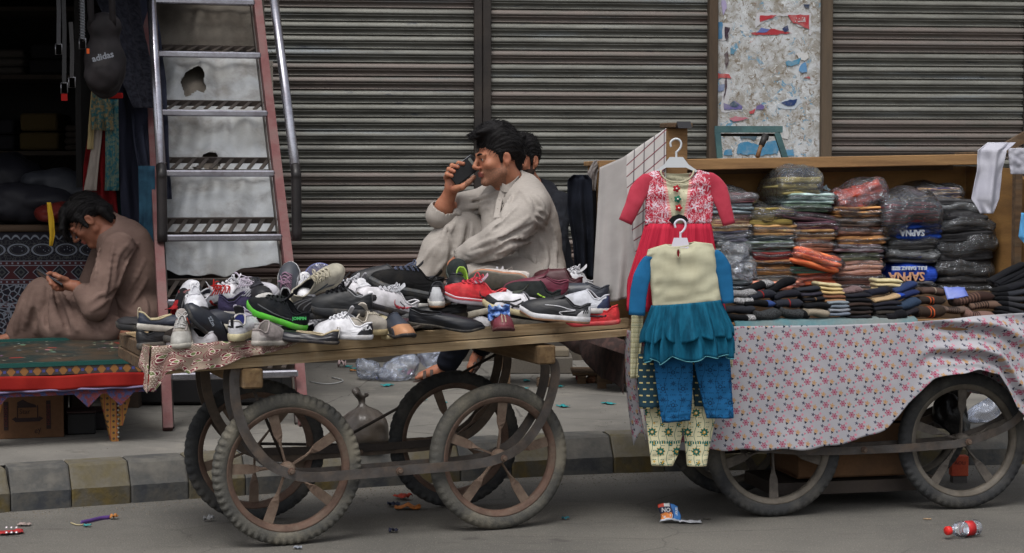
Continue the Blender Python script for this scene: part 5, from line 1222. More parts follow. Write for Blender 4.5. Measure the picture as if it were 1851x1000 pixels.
# ================================================================= CLOTHS HUNG AT THE CART'S LEFT END
g = G('grey_check_shawl', .92, 0, .1); x, y, _ = g.xyz(g.uvc()); n_ = g.noise(g.uvc(), 5, 4)
c = g.mix(g.ramp(n_, .3, .7), S(148, 144, 142), S(166, 162, 160)); chk = g.mix(g.ramp(n_, .3, .7), S(176, 172, 170), S(190, 186, 184))
lx_ = g.m('ABSOLUTE', g.fract(x/.042)-.5) < .06; ly_ = g.m('ABSOLUTE', g.fract((y+x*.25)/.05)-.5) < .06; ly2 = g.m('ABSOLUTE', g.fract((y+x*.25)/.05*.5)-.5) < .25
chk = g.mix(lx_*.75, chk, S(74, 66, 74)); chk = g.mix(ly_*.85, chk, S(140, 50, 60)); chk = g.mix(ly_*ly2*.85, chk, S(50, 52, 66))
bnd = x > (g.m('SINE', y*5.2+1.4)*(-.03)+.145); c = g.mix(bnd, c, chk)
g.col(c); g.bump(g.noise(g.obj(), 400, 2), .3, .001); M_chk = g.mat
def shawl_fn(u, v):
    px = lerp(1084, 1204, u); yt = interp(u, [(0, 303), (.35, 285), (.7, 256), (1, 232)]); yb = interp(u, [(0, 548), (.3, 545), (1, 520)]); px2 = px-14*v*(1-u)
    Y = lerp(6.90, 6.74, u)-.03*v; y = lerp(yt, yb, v); ph = u*13+.8*nz((u*3, v*2, 0))
    d = (.012*math.sin(ph)+.008*math.sin(ph*2.3+1))*(.15+v)+.012*nz((u*3, v*3, 8)); return P(px2, y, Y+d)
m = MB(); m.grid(shawl_fn, 60, 50)
for k_ in m.uv: m.uv[k_] = [(q[0]*.28, q[1]*.62) for q in m.uv[k_]]
tag(m.build('grey_shawl', M_chk, None, solid=.002), 'grey shawl with red check border slung from the post to the cart roof', 'shawl')
def hang2(name, label, cat, rows, mt, **k): return tag(drape(name, rows, mt, **k), label, cat)
hang2('jeans', 'dark navy trousers folded over the left end of the clothes cart roof', 'trousers', [(316, 1036, 1062, 7.32, 7.32), (326, 1026, 1070, 7.32, 7.32), (380, 1026, 1072, 7.32, 7.32), (440, 1036, 1074, 7.32, 7.32), (505, 1040, 1072, 7.32, 7.32)], cloth('dark_navy', (27, 31, 42), (20, 23, 31)), folds=2, amp=.025, seed=2)
hang2('black_cloth', 'black cloth hanging directly left of the grey shawl', 'cloth', [(305, 1066, 1088, 7.4, 7.4), (380, 1066, 1088, 7.4, 7.4), (560, 1060, 1092, 7.4, 7.4)], cloth('soft_black', (24, 23, 25)), folds=1, amp=.01, seed=4)
hang2('grey_rag', 'small grey rag hung on the left end of the roof board', 'rag', [(290, 1074, 1094, 7.34, 7.34), (312, 1062, 1080, 7.34, 7.34), (345, 1064, 1076, 7.34, 7.34)], cloth('grey_rag', (130, 124, 122)), folds=1, amp=.01)
hang2('dark_skirt_cloth', 'dark green cloth under the hem of the grey shawl', 'cloth', [(520, 1066, 1150, 7.28, 7.1), (560, 1080, 1150, 7.25, 7.1), (578, 1090, 1148, 7.25, 7.1)], cloth('bottle_green', (30, 38, 40)), folds=2, amp=.02)
hang2('white_cloth', 'crumpled white cloth hanging from the wooden arm at the right end of the cart', 'cloth', [(258, 1785, 1836, 7.0, 7.0), (272, 1768, 1820, 6.96, 6.96), (310, 1766, 1812, 6.96, 6.96), (360, 1756, 1808, 6.95, 6.95), (386, 1772, 1798, 6.95, 6.95)], cloth('white_muslin', (190, 190, 200), (176, 176, 188)), folds=1.4, amp=.022, nu=40, nv=40, seed=3)
hang2('white_cloth', 'white cloth at the right edge behind the wooden arm', 'cloth', [(268, 1822, 1870, 7.12, 7.12), (315, 1826, 1870, 7.12, 7.12)], cloth('white_muslin', (196, 196, 206)), folds=2, amp=.01)
hang2('blue_cloth', 'pale blue cloth corner at the right edge of the cart', 'cloth', [(385, 1846, 1870, 6.9, 6.9), (428, 1841, 1870, 6.9, 6.9), (448, 1858, 1870, 6.9, 6.9)], cloth('sky_blue', (90, 160, 212)), folds=1, amp=.01)
# teal frame and brush standing on the roof
fr = thing('teal_frame', 'weathered teal wooden frame standing on the cart roof against the pillar', 'frame', tuple(F2.W(F2.L(1355, 284, .58).x, .58, ROOFZ(.3))))
M_tf = mat('teal_wood', (70, 108, 110), .8, (54, 88, 94), ns=12, dirt=.3, bump=.3)
Yf = fr.location.y
for a, b, wd in (((1292, 234), (1414, 234), .028), ((1297, 240), (1301, 286), .024), ((1404, 240), (1419, 286), .024)):
    m = MB(); m.strap([P(a[0], a[1], Yf), P(b[0], b[1], Yf)], wd, .03, (0, 0, 1) if a[1] == b[1] else (1, 0, 0)); m.build('frame_bar', M_tf, fr, smooth=False, world=True)
m = MB(); m.strap([P(1300, 244, Yf+.03), P(1404, 244, Yf+.03)], .012, .02, (0, 0, 1)); m.build('inner_rail', M_groove, fr, smooth=False, world=True)
br = thing('hammer', 'hammer with wooden handle leaning inside the teal frame', 'hammer', tuple(P(1370, 284, Yf-.05)))
m = MB(); m.tube([P(1369, 284, Yf-.05), P(1376, 262, Yf-.03)], [.010, .008], 8); m.build('handle', mat('handle_wood', (120, 88, 60), .7), br, world=True)
m = MB(); m.tube([P(1376, 264, Yf-.03), P(1384, 244, Yf-.01)], [.012, .015], 8); m.tube([P(1377, 247, Yf-.01), P(1389, 250, Yf-.01)], .012, 8); m.build('head', mat('hammer_iron', (40, 38, 38), .6, bump=.1), br, world=True)
# ================================================================= PACKS OF FOLDED CLOTHES
FILM = plastic_film('clear_film', .04); FILM2 = plastic_film('cloudy_film', .13, (200, 205, 208), .2, 20)
def pack_mat(c, c2):
    nm = 'folded_%d_%d_%d' % c; c, c2 = [tuple(min(235, int(q*1.13+4)) for q in k_) for k_ in (c, c2)]
    if nm in _mc: return _mc[nm]
    g = G(nm, .75, 0, .25); o = g.obj(); oi = g.n('ShaderNodeObjectInfo'); v = g.noise(g.scl(o, (2.2, 2, 26)), 2.5, 4, .6, .8)
    n2 = g.vor(g.scl(o, (1, 1, 1.6)), 34, 'Distance'); cc = g.mix(g.ramp(v, .42, .6), S(*c), S(*c2)); cc = g.mix((n2 < .22)*.5, cc, S(*[min(255, int(q*1.35)+18) for q in c2])); cc = g.mix(g.ramp(g.noise(o, 55, 4, .6), .55, .75)*.3, cc, S(*[int(q*.5) for q in c])); g.col(cc); g.bump(v+g.noise(o, 60, 3)*.5, .7, .006)
    _mc[nm] = g.mat; return g.mat
def puff(wd, dp, h, seed, lay=3, nz_a=.006, ex=2.6, nr=22, ns=30, crink=0, tiltx=0):
    m = MB(); rings = []
    for i in range(nr+1):
        t = i/nr; xx = (t*2-1); end = max(.02, (1-abs(xx)**9))**(1/2.3); rg = []
        for k in range(ns):
            a = 2*PI*k/ns; c_, s_ = math.cos(a), math.sin(a)
            y = math.copysign(abs(c_)**(2/ex), c_)*dp/2*(.72+.28*end); z = math.copysign(abs(s_)**(2/ex), s_)*h/2*end
            fr_ = 1-(.13*(1-abs(math.sin(lay*PI*(z/h+.5)+seed)))**3 if lay else 0); y *= fr_
            x_ = xx*wd/2; q = Vector((x_, y, z)); nn = nz_a*nz((x_*16+seed*7, y*16, z*22))+crink*nz((x_*42+seed, y*42, z*42))
            z2 = z*(1+.25*nz((x_*11+seed*3, y*5, 0)))+.30*h*nz((x_*9+seed, y*6, 2))
            rg.append((x_+crink*2*nz((seed, y*20, z*30)), y+nn*c_*2, z2+nn*s_))
        rings.append(rg)
    m.loft(rings); return m
pk = 0
CN = {}
def pack(px, py, w, h, c, c2, label, v=.33, tilt=0, film=True, big=1.0, txt=None, lay=3, slack=1.0, film_m=None, dpt=.27):
    global pk; pk += 1
    l = F2.L(px, py, v); mpp = (F2.W(l.x, v, 0).y)/FPX; W_ = w*mpp; H_ = max(h*mpp*1.22, .026)
    o_ = thing('garment_pack', label, 'clothes pack', tuple(F2.W(l.x, v+dpt/2, l.z-H_/2)), (0, -R(tilt), F2.th+random.uniform(-.05, .05)), 'folded garments packed in clear plastic on the cart')
    n_ = 1 if lay == 0 else (2 if H_ < .045 else 3); z_ = 0
    for q in range(n_):
        hq = H_/n_; m = puff(W_*random.uniform(.93, 1.02), dpt*random.uniform(.92, 1.0), hq*1.12, pk*1.7+q*.13, 1 if lay else 0, .004, 4.5 if lay else 3); b = m.build('folded_garment' if n_ == 1 else 'folded_layer', pack_mat(c, c2) if q % 2 == 0 else pack_mat(c2, c), o_); b.location = (random.uniform(-.008, .008), random.uniform(-.012, .004), hq*(q+.5))
    if film:
        m = puff(W_*1.07, dpt+.02, H_*1.10*slack+.004, pk*1.7, 0, .007, 2.2, 26, 34, .0035); f = m.build('plastic_sleeve', film_m or FILM, o_); f.location = (.005, 0, H_/2+.002*slack)
        if random.random() < .6:       # loose flap of film at one end
            s_ = random.choice((-1, 1)); m = MB(); m.grid(lambda u, v_: (s_*(W_/2-.01+.055*u), -dpt/2*.8+dpt*.8*v_, H_*.1-.02*u*u+.016*nz((u*4+pk, v_*5, 0))), 8, 10); f2 = m.build('film_flap', film_m or FILM, o_, solid=0); f2.location = (0, 0, H_/2)
    return o_
ST = []
def stack(colname, ordw, lst):
    """lst: (px, py, w, h, colour, colour2, colour words, extra)"""
    for i, it in enumerate(lst):
        px, py, w, h, c, c2, words = it[:7]; kw = it[7] if len(it) > 7 else {}
        pos = ['top', 'second', 'third', 'fourth', 'fifth', 'sixth', 'seventh', 'eighth', 'ninth', 'tenth'][i]
        pos = 'topmost' if i == 0 else pos.split()[0]+' down'
        pack(px, py, w, h, c, c2, '%s, %s in the %s' % (words, pos, colname), **kw)
stack('stack beside the red sleeve', 0, [(1327, 358, 92, 15, (84, 44, 54), (120, 80, 84), 'maroon folded garment in film', dict(slack=1.6, film_m=FILM2)), (1325, 376, 84, 18, (128, 142, 146), (96, 104, 112), 'pale grey-blue folded garment'), (1325, 395, 90, 16, (142, 92, 96), (168, 140, 110), 'pink striped folded garment'), (1322, 411, 80, 14, (176, 150, 108), (130, 96, 70), 'tan folded garment'), (1322, 428, 84, 20, (70, 74, 92), (94, 92, 104), 'slate folded garment'), (1326, 452, 70, 22, (104, 112, 112), (70, 74, 78), 'grey garment in loose film', dict(film_m=FILM2, slack=1.5)), (1330, 478, 76, 26, (128, 134, 136), (90, 96, 100), 'light grey garment in cloudy film', dict(film_m=FILM2, slack=1.4)), (1335, 502, 80, 20, (112, 120, 124), (84, 90, 94), 'blue-grey garment in cloudy film', dict(film_m=FILM2)), (1338, 520, 84, 18, (120, 128, 132), (96, 100, 106), 'grey garment')])
stack('second stack', 1, [(1398, 392, 92, 26, (124, 108, 56), (104, 90, 48), 'olive folded garment bulging in film', dict(slack=1.3)), (1402, 416, 94, 19, (196, 156, 104), (150, 112, 74), 'golden tan garment'), (1400, 431, 92, 10, (66, 74, 80), (88, 96, 98), 'thin grey-green garment'), (1396, 447, 104, 19, (72, 84, 66), (116, 124, 128), 'dark green and white garment'), (1402, 463, 92, 12, (88, 30, 36), (120, 50, 46), 'dark red garment'), (1396, 477, 104, 13, (88, 60, 46), (128, 90, 60), 'brown shiny garment'), (1398, 490, 96, 14, (150, 108, 66), (112, 78, 50), 'ochre garment'), (1400, 503, 94, 12, (86, 84, 78), (110, 106, 98), 'grey garment with beads'), (1402, 516, 108, 15, (186, 112, 96), (204, 140, 116), 'salmon garment')])
stack('third stack', 2, [(1448, 338, 84, 26, (132, 122, 76), (110, 104, 70), 'khaki garment in a puffed clear bag', dict(slack=1.9)), (1468, 360, 96, 17, (166, 182, 184), (120, 144, 134), 'mint garment with red print'), (1462, 376, 96, 12, (80, 96, 78), (60, 72, 62), 'moss green garment'), (1458, 391, 136, 14, (92, 66, 72), (64, 46, 54), 'plum garment sagging to the right', dict(tilt=-7)), (1478, 408, 90, 13, (84, 44, 58), (118, 84, 96), 'wine garment'), (1476, 424, 84, 17, (156, 122, 82), (124, 94, 62), 'camel garment'), (1474, 444, 82, 20, (134, 92, 74), (108, 72, 60), 'reddish brown garment'), (1478, 470, 98, 26, (222, 116, 74), (206, 96, 62), 'bright orange slumping garment', dict(tilt=-13, v=.28)), (1464, 488, 86, 11, (70, 112, 98), (86, 124, 108), 'thin sea-green garment'), (1474, 503, 86, 21, (214, 108, 70), (194, 88, 56), 'orange garment')])
stack('fourth stack', 3, [(1556, 384, 102, 17, (190, 142, 88), (138, 92, 56), 'gold and red patterned garment'), (1556, 402, 98, 14, (102, 86, 76), (76, 62, 56), 'taupe garment'), (1560, 419, 100, 15, (112, 74, 60), (88, 58, 48), 'chestnut garment'), (1562, 435, 96, 13, (152, 108, 66), (120, 84, 52), 'caramel garment'), (1560, 450, 94, 14, (136, 130, 136), (84, 60, 64), 'lilac striped garment'), (1558, 465, 88, 12, (58, 62, 44), (84, 86, 70), 'dark olive garment'), (1556, 484, 100, 22, (184, 146, 134), (166, 120, 96), 'dusty pink garment'), (1552, 504, 100, 16, (116, 80, 70), (88, 62, 56), 'cocoa brown garment'), (1556, 520, 100, 14, (120, 100, 90), (88, 62, 56), 'drab brown garment')])
stack('fifth stack', 4, [(1655, 386, 112, 30, (34, 34, 42), (96, 34, 40), 'black and dark red garment in film', dict(slack=1.9, v=.28)), (1662, 418, 96, 24, (22, 56, 140), (30, 66, 150), 'blue printed packet'), (1654, 440, 98, 20, (58, 58, 58), (40, 40, 42), 'charcoal garment'), (1652, 462, 100, 24, (48, 48, 50), (66, 66, 66), 'dark grey garment in cloudy film', dict(film_m=FILM2)), (1660, 494, 92, 30, (24, 54, 144), (28, 60, 150), 'blue packet printed SAPNA', dict(film=False, lay=0)), (1652, 518, 88, 16, (70, 70, 74), (52, 52, 56), 'grey garment under the blue packet')])
stack('stack against the side panel', 5, [(1702, 350, 88, 18, (40, 42, 74), (168, 136, 96), 'navy and beige garment', dict(slack=1.4, v=.45)), (1738, 376, 100, 24, (56, 56, 58), (36, 36, 38), 'dark grey garment', dict(film_m=FILM2, v=.36)), (1748, 404, 108, 28, (30, 30, 32), (44, 44, 46), 'black garment', dict(film=True)), (1750, 446, 118, 44, (38, 38, 40), (28, 28, 30), 'black garment in the fattest film bag', dict(slack=1.15, film_m=FILM)), (1744, 492, 116, 38, (32, 32, 34), (46, 44, 44), 'black shiny garment', dict(slack=1.1)), (1760, 522, 130, 18, (44, 42, 42), (60, 58, 56), 'grey-black garment')])
# printed lettering on the blue packets
for (px, py, s_, sz, rot, nm) in ((1643, 500, 'SAPNA', .052, PI, 'SAPNA'), (1648, 485, 'FULL DARAZ SIZE', .020, PI, 'FULL'), (1652, 421, 'SAPNA', .036, PI, 'x')):
    l = F2.L(px, py, .30); yv = .30 if py > 450 else .295
    root = next(o_ for o_ in bpy.data.objects if o_.get('label', '').startswith('blue packet printed' if py > 450 else 'blue printed'))
    Mw = Matrix.Translation(F2.W(l.x, yv+.022, l.z)) @ Matrix.Rotation(F2.th, 4, 'Z') @ Matrix.Rotation(PI/2, 4, 'X') @ Matrix.Rotation(rot, 4, 'Z')
    loc_m = root.matrix_basis.inverted() @ Mw
    text_obj('printed_lettering', s_, sz, loc_m, mat('print_'+nm, (196, 150, 120) if py > 450 and sz > .03 else (190, 200, 215), .5, bump=0), root, .004, bold=.001)
# red satin roll in a clear bag
o_ = thing('satin_roll', 'shiny orange-red satin cloth rolled in a clear bag on top of the fourth stack', 'cloth roll', tuple(F2.W(F2.L(1565, 375, .34).x, .42, F2.L(1565, 378, .34).z)), (0, -R(16), F2.th+.2))
m = MB(); rings = []
for i in range(30):
    t = i/29; rg = []
    for k in range(40):
        a = 2*PI*k/40; r = .055*(1+.18*math.sin(5*a+t*4)+.15*math.sin(11*a-t*7)+.2*nz((math.cos(a)*2, math.sin(a)*2, t*5)))*(1 if t > .05 else .75); rg.append((-.11+.22*t, r*1.1*math.cos(a), .045+r*.8*math.sin(a)))
    rings.append(rg)
m.loft(rings); m.build('satin', mat('red_satin', (196, 66, 34), .25, (120, 26, 16), ns=14, bump=.6, bs=30, bd=.01, spec=.6), o_)
for q in range(5):
    m = MB(); m.tube([(.108+.012*math.cos(a*.5), .034*math.cos(a+q)*(.3+.15*q), .045+.03*math.sin(a+q)*(.3+.15*q)) for a in [i*.45 for i in range(14)]], .006, 7); m.build('fold', mat('red_satin_light', (216, 84, 40), .25, (150, 40, 20), ns=20, bump=.3), o_)
m = puff(.27, .17, .135, 91, 0, .01, 2.2, 26, 34, .005); f = m.build('plastic_sleeve', FILM, o_); f.location = (0, 0, .05)
# raised shelf under the packs
m = MB(); m.box(((U2L+1.14)/2, .46, (BZ+.865)/2+.001), (1.14-U2L-.03, .40, .865-BZ)); m.build('inner_shelf', M_woodd, cart2, smooth=False)
# ================================================================= SOCKS
def knit(c, c2=None, marl=False):
    nm = 'knit_%d_%d_%d_%d' % (*c, marl)
    if nm in _mc: return _mc[nm]
    g = G(nm, .98, 0, .05); o = g.obj(); n_ = g.noise(o, 260 if marl else 420, 2, .6); cc = g.mix(g.ramp(n_, .42, .58) if marl else n_*.5, S(*c), S(*(c2 or [int(q*.55) for q in c])))
    rib = g.m('SINE', g.xyz(o)[0]*900)
    g.col(cc); g.bump(n_+rib*.15, .6, .0015); g.b.inputs['Sheen Weight'].default_value = .05; _mc[nm] = g.mat; return g.mat
sk = 0
def sock(px, py, L, h, ang, body, label, toe=None, tside=1, band=None, bands=0, v=.0, dep=.085, marl=False, tm=False, group='pairs of socks laid out along the cart', tx=.28, point=False):
    """one folded sock/pair lying along the cart; px size; toe colour at tside end; band = colour of cross stripes"""
    global sk; sk += 1
    l = F2.L(px, py, v); mpp = F2.W(l.x, v, 0).y/FPX; W_ = L*mpp; H_ = h*mpp
    mats = [knit(body, None, marl), knit(toe or body, None, tm or marl), knit(band or body)]
    o_ = thing('sock', label, 'socks', tuple(F2.W(l.x, v+.02, l.z-H_/2)), (0, -R(ang), F2.th+random.uniform(-.12, .12)), group)
    nr = 30; ns = 20
    def prof(t):      # t 0 cuff .. 1 toe : height factor
        return interp(t, [(0, .80), (.08, .86), (.35, .80), (.62, .98), (.8, 1), (.9, .86), (.96, .58), (1, .12)]) if not point else interp(t, [(0, .7), (.5, .95), (.8, .8), (.94, .4), (1, .08)])
    def ring(t, e=0):
        f = prof(t); xx = (t-.5)*W_*tside; wob = .06*H_*math.sin(t*7+sk)
        return [(xx+.0, math.cos(a)*dep/2*(.7+.3*f)+.002*nz((t*8, a, sk)), H_/2+wob+math.copysign(abs(math.sin(a))**.8, math.sin(a))*(H_/2*f+e)*(1+.12*nz((t*5, math.cos(a)*2, sk)))) for a in [2*PI*k/ns for k in range(ns)]]
    def piece(t0, t1, mi, nm, caps, e=0):
        m = MB(); k = max(3, int(nr*(t1-t0))); m.loft([ring(lerp(t0, t1, i/k), e) for i in range(k+1)], True, caps); m.build(nm, mats[mi], o_)
    t1 = 1-tx if toe else 1
    piece(0, t1, 0, 'leg', (True, not toe))
    if toe: piece(t1, 1, 1, 'toe', (False, True))
    for b in range(bands):
        tb = .48-.11*b if bands < 4 else .12+b*.075; piece(tb, tb+.035, 2, 'stripe', (False, False), .0012)
    m = MB(); m.tube([ (Vector(q)+Vector((0, 0, 0))) for q in ring(.02)+ring(.02)[:1]], .0022, 5); m.build('cuff', mats[0], o_)
    return o_
blk, dk, gry, lt = (20, 21, 24), (44, 46, 52), (74, 76, 80), (158, 158, 160)
sock(1345, 531, 48, 15, 2, lt, 'light marled grey sock at the top left, nearest the blue sleeve', v=.03, marl=True)
sock(1343, 545, 36, 15, 3, (176, 176, 178), 'pale grey pointed sock below the light marled one', v=.0, tside=-1, marl=True, point=True)
sock(1372, 519, 62, 15, 16, blk, 'black sock whose pale marled toe sticks up highest', toe=(170, 170, 172), tx=.3, v=.07, tm=True)
sock(1378, 534, 54, 16, 8, (40, 42, 50), 'dark grey sock with red band, upper of the two banded ones', band=(150, 36, 32), bands=1, v=.02)
sock(1372, 549, 62, 14, -1, blk, 'black sock with a blue toe', toe=(52, 74, 128), v=-.01)
sock(1338, 560, 58, 17, 4, (48, 50, 56), 'charcoal sock at the far left of the row', v=-.02)
sock(1340, 575, 60, 14, -3, blk, 'black sock with a pale marled toe in the bottom row', toe=(176, 176, 178), tx=.34, v=-.05, tm=True)
sock(1388, 570, 52, 21, 3, (62, 64, 66), 'fat dark marled sock in the bottom row left', v=-.05, marl=True)
sock(1436, 568, 54, 19, -10, (64, 66, 68), 'dark marled sock with black toe in the bottom row', toe=blk, v=-.05, marl=True)
sock(1418, 515, 56, 16, 24, blk, 'black sock slanting up to the right beside the orange packs', v=.05)
sock(1424, 533, 50, 15, 10, (34, 35, 42), 'plain charcoal sock above the lower red-banded one', v=.01)
sock(1428, 549, 50, 17, 3, (42, 44, 52), 'dark grey sock with red band, lower of the two banded ones', band=(150, 36, 32), bands=1, v=-.02)
for i, (c_, lb) in enumerate(((dk, 'dark sock'), ((52, 50, 60), 'bluish dark sock'), ((30, 30, 34), 'black tan-edged sock'), (blk, 'black sock'))):
    sock(1462+i*5, 523+i*9, 46, 9, 6-i*2, c_, lb+', %s in the small pile left of the cream socks' % ['topmost', 'second', 'third', 'lowest'][i], v=.02-.01*i, band=(134, 104, 72), bands=1 if i == 2 else 0)
sock(1478, 553, 52, 12, 0, blk, 'black sock lying just above the beige sock', v=-.03)
sock(1477, 566, 46, 16, -4, (146, 136, 120), 'beige sock in the bottom row', v=-.05)
for i, (c_, wn) in enumerate((((204, 190, 150), 'cream sock'), ((206, 184, 134), 'buff sock'), ((198, 170, 120), 'straw-coloured sock'), ((124, 84, 64), 'thin brown sock'), ((150, 112, 80), 'thin tan sock'))):
    sock(1498+i*3, 515+i*7.2, 46, 8.5, -5+i, c_, wn+', %s in the pile beside the beige sock' % ['topmost', 'second', 'third', 'fourth', 'fifth'][i], v=.03-.008*i)
for i in range(4): sock(1514+i, 547+i*7, 42, 8.5, 1, [(128, 138, 146), (112, 122, 134), (136, 140, 148), (110, 118, 132)][i], 'light grey sock, %s in the grey pile' % ['topmost', 'second', 'third', 'lowest'][i], v=-.02-.008*i)
for i in range(6): sock(1552, 535+i*7.6, 50, 9, random.uniform(-2, 2), [(30, 30, 38), (26, 26, 30), (58, 46, 42), (26, 25, 28), (48, 40, 38), (32, 32, 36)][i], 'dark folded sock, %s in the dark pile right of the grey pile' % ['topmost', 'second', 'third', 'fourth', 'fifth', 'lowest'][i], v=.0-.008*i)
sock(1540, 526, 42, 15, 4, (126, 104, 104), 'pinkish marled sock on top of the dark pile', v=.05, marl=True)
for i in range(3): sock(1606+i*1.5, 508+i*8, 54, 9, -3, [(208, 196, 154), (198, 182, 140), (190, 170, 128)][i], 'cream sock, %s in the cream pile under the blue packet' % ['topmost', 'middle', 'lowest'][i], v=.10-.01*i)
sock(1592, 527, 46, 14, 12, (28, 30, 42), 'black sock whose rounded toe lies on the cream pile', toe=(30, 28, 34), v=.04)
sock(1606, 539, 66, 10, 10, (176, 150, 116), 'tan and blue sock slanting under the navy pair', toe=(36, 68, 160), tx=.2, v=.01)
sock(1640, 520, 46, 14, 20, (44, 58, 96), 'navy sock slanting up, upper of the navy pair', v=.04)
sock(1640, 533, 50, 13, 14, (36, 46, 84), 'navy sock slanting up, lower of the navy pair', v=.02)
for i in range(4): sock(1604+i*2, 549+i*8, 54, 10, 4-i, [(34, 34, 42), (30, 31, 38), (52, 48, 44), (40, 40, 40)][i], 'dark sock, %s in the pile left of the steel-blue sock' % ['topmost', 'second', 'third', 'lowest'][i], v=-.01-.01*i)
sock(1642, 551, 52, 20, 12, (48, 62, 82), 'steel blue sock with faint pattern', v=-.01)
sock(1622, 571, 40, 20, 8, (26, 26, 30), 'black sock with rounded heel in the bottom row', v=-.05)
sock(1655, 563, 46, 13, 14, (38, 36, 40), 'dark sock between the steel blue and orange-striped socks', v=-.03)
sock(1688, 527, 50, 15, -4, (82, 66, 60), 'brown knitted sock with pale cuff', band=(156, 144, 130), bands=1, v=.06)
sock(1684, 544, 52, 17, 0, (50, 42, 38), 'dark brown sock with two orange stripes, upper of the striped pair', band=(198, 92, 50), bands=2, v=.02)
sock(1684, 564, 56, 23, 2, (56, 46, 40), 'dark brown sock with two orange stripes, lower of the striped pair', band=(198, 92, 50), bands=2, v=-.04)
sock(1728, 561, 54, 14, -3, (104, 88, 80), 'grey-brown sock with black rings', band=(34, 28, 28), bands=6, v=-.03)
sock(1773, 573, 58, 22, -10, (124, 96, 88), 'pinkish brown sock with ringed end lying over the cloth edge', band=(48, 36, 34), bands=4, v=-.07)
sock(1762, 540, 78, 19, 8, (62, 46, 42), 'dark brown ribbed sock with many rings', band=(110, 84, 74), bands=7, v=.0)
sock(1784, 552, 62, 16, 3, (112, 90, 78), 'tan sock with dark rings under the ribbed brown one', band=(40, 32, 30), bands=6, v=-.02)
for i in range(6): sock(1838, 518+i*11.5, 84, 13, 12-i*6, [(30, 31, 36), (52, 54, 60), (58, 58, 62), (50, 50, 54), (44, 44, 48), (62, 62, 66)][i], 'charcoal sock, %s in the fanned pile at the right edge' % ['topmost', 'second', 'third', 'fourth', 'fifth', 'lowest'][i], v=.02-.018*i, toe=blk, tside=-1)
for i in range(5): sock(1826+i*5, 492+i*6, 74, 10, 28-i*3, (28, 29, 33), 'black ribbed sock, %s in the slanting heap at the right edge' % ['topmost', 'second', 'third', 'fourth', 'lowest'][i], v=.10-.015*i)
# towel under the socks, blue plastic tag
def tw(u, v): px = lerp(1330, 1660, u); l = F2.L(px, 582, V2N); return (l.x, V2N+.02-.028*math.sin(PI*v*.5)+.10*(1-v), BZ+.006+.020*math.sin(PI*v)+.006*nz((u*12, v*4, 0))-.004*v+(.012 if v < .9 else 0))
m = MB(); m.grid(tw, 60, 12); tw_ = m.build('towel', mat('grey_teal_towel', (122, 128, 126), .95, (84, 126, 134), ns=4, nm=.4, stretch=(1, 1, 1), bump=.5), None, solid=.004); tw_.location = (F2.x, F2.y, 0); tw_.rotation_euler = (0, 0, F2.th); tag(tw_, 'folded grey and teal towel lying under the bottom row of socks', 'towel')
p = P(1724, 528, 7.18); m = MB(); m.grid(lambda u, v: (p.x+(u-.5)*.085+.01*v, p.y-.03*v, p.z+.02-.05*v*(1-.3*u)+.004*nz((u*5, v*5, 0))), 8, 8); tag(m.build('plastic_wrapper', mat('blue_wrapper', (92, 112, 196), .35, (120, 136, 206), ns=20, bump=.4, bs=30), None, solid=.001), 'small blue plastic wrapper between the socks and black packs', 'wrapper')
# loose clear bags in front of the first stack
for (px, py, wd, hh, lb) in ((1327, 462, 46, 60, 'crumpled clear bag standing beside the blue sleeve'), (1344, 492, 50, 34, 'crumpled clear bag lying below the first one')):
    l = F2.L(px, py, .2); mpp = 7.15/FPX; m = puff(wd*mpp, .06, hh*mpp, px*.1, 0, .02, 1.7, 20, 24, .012); b = m.build('plastic_bag', FILM2, None); b.location = F2.W(l.x, .2, l.z); b.rotation_euler = (0, R(20), F2.th); tag(b, lb, 'plastic bag')
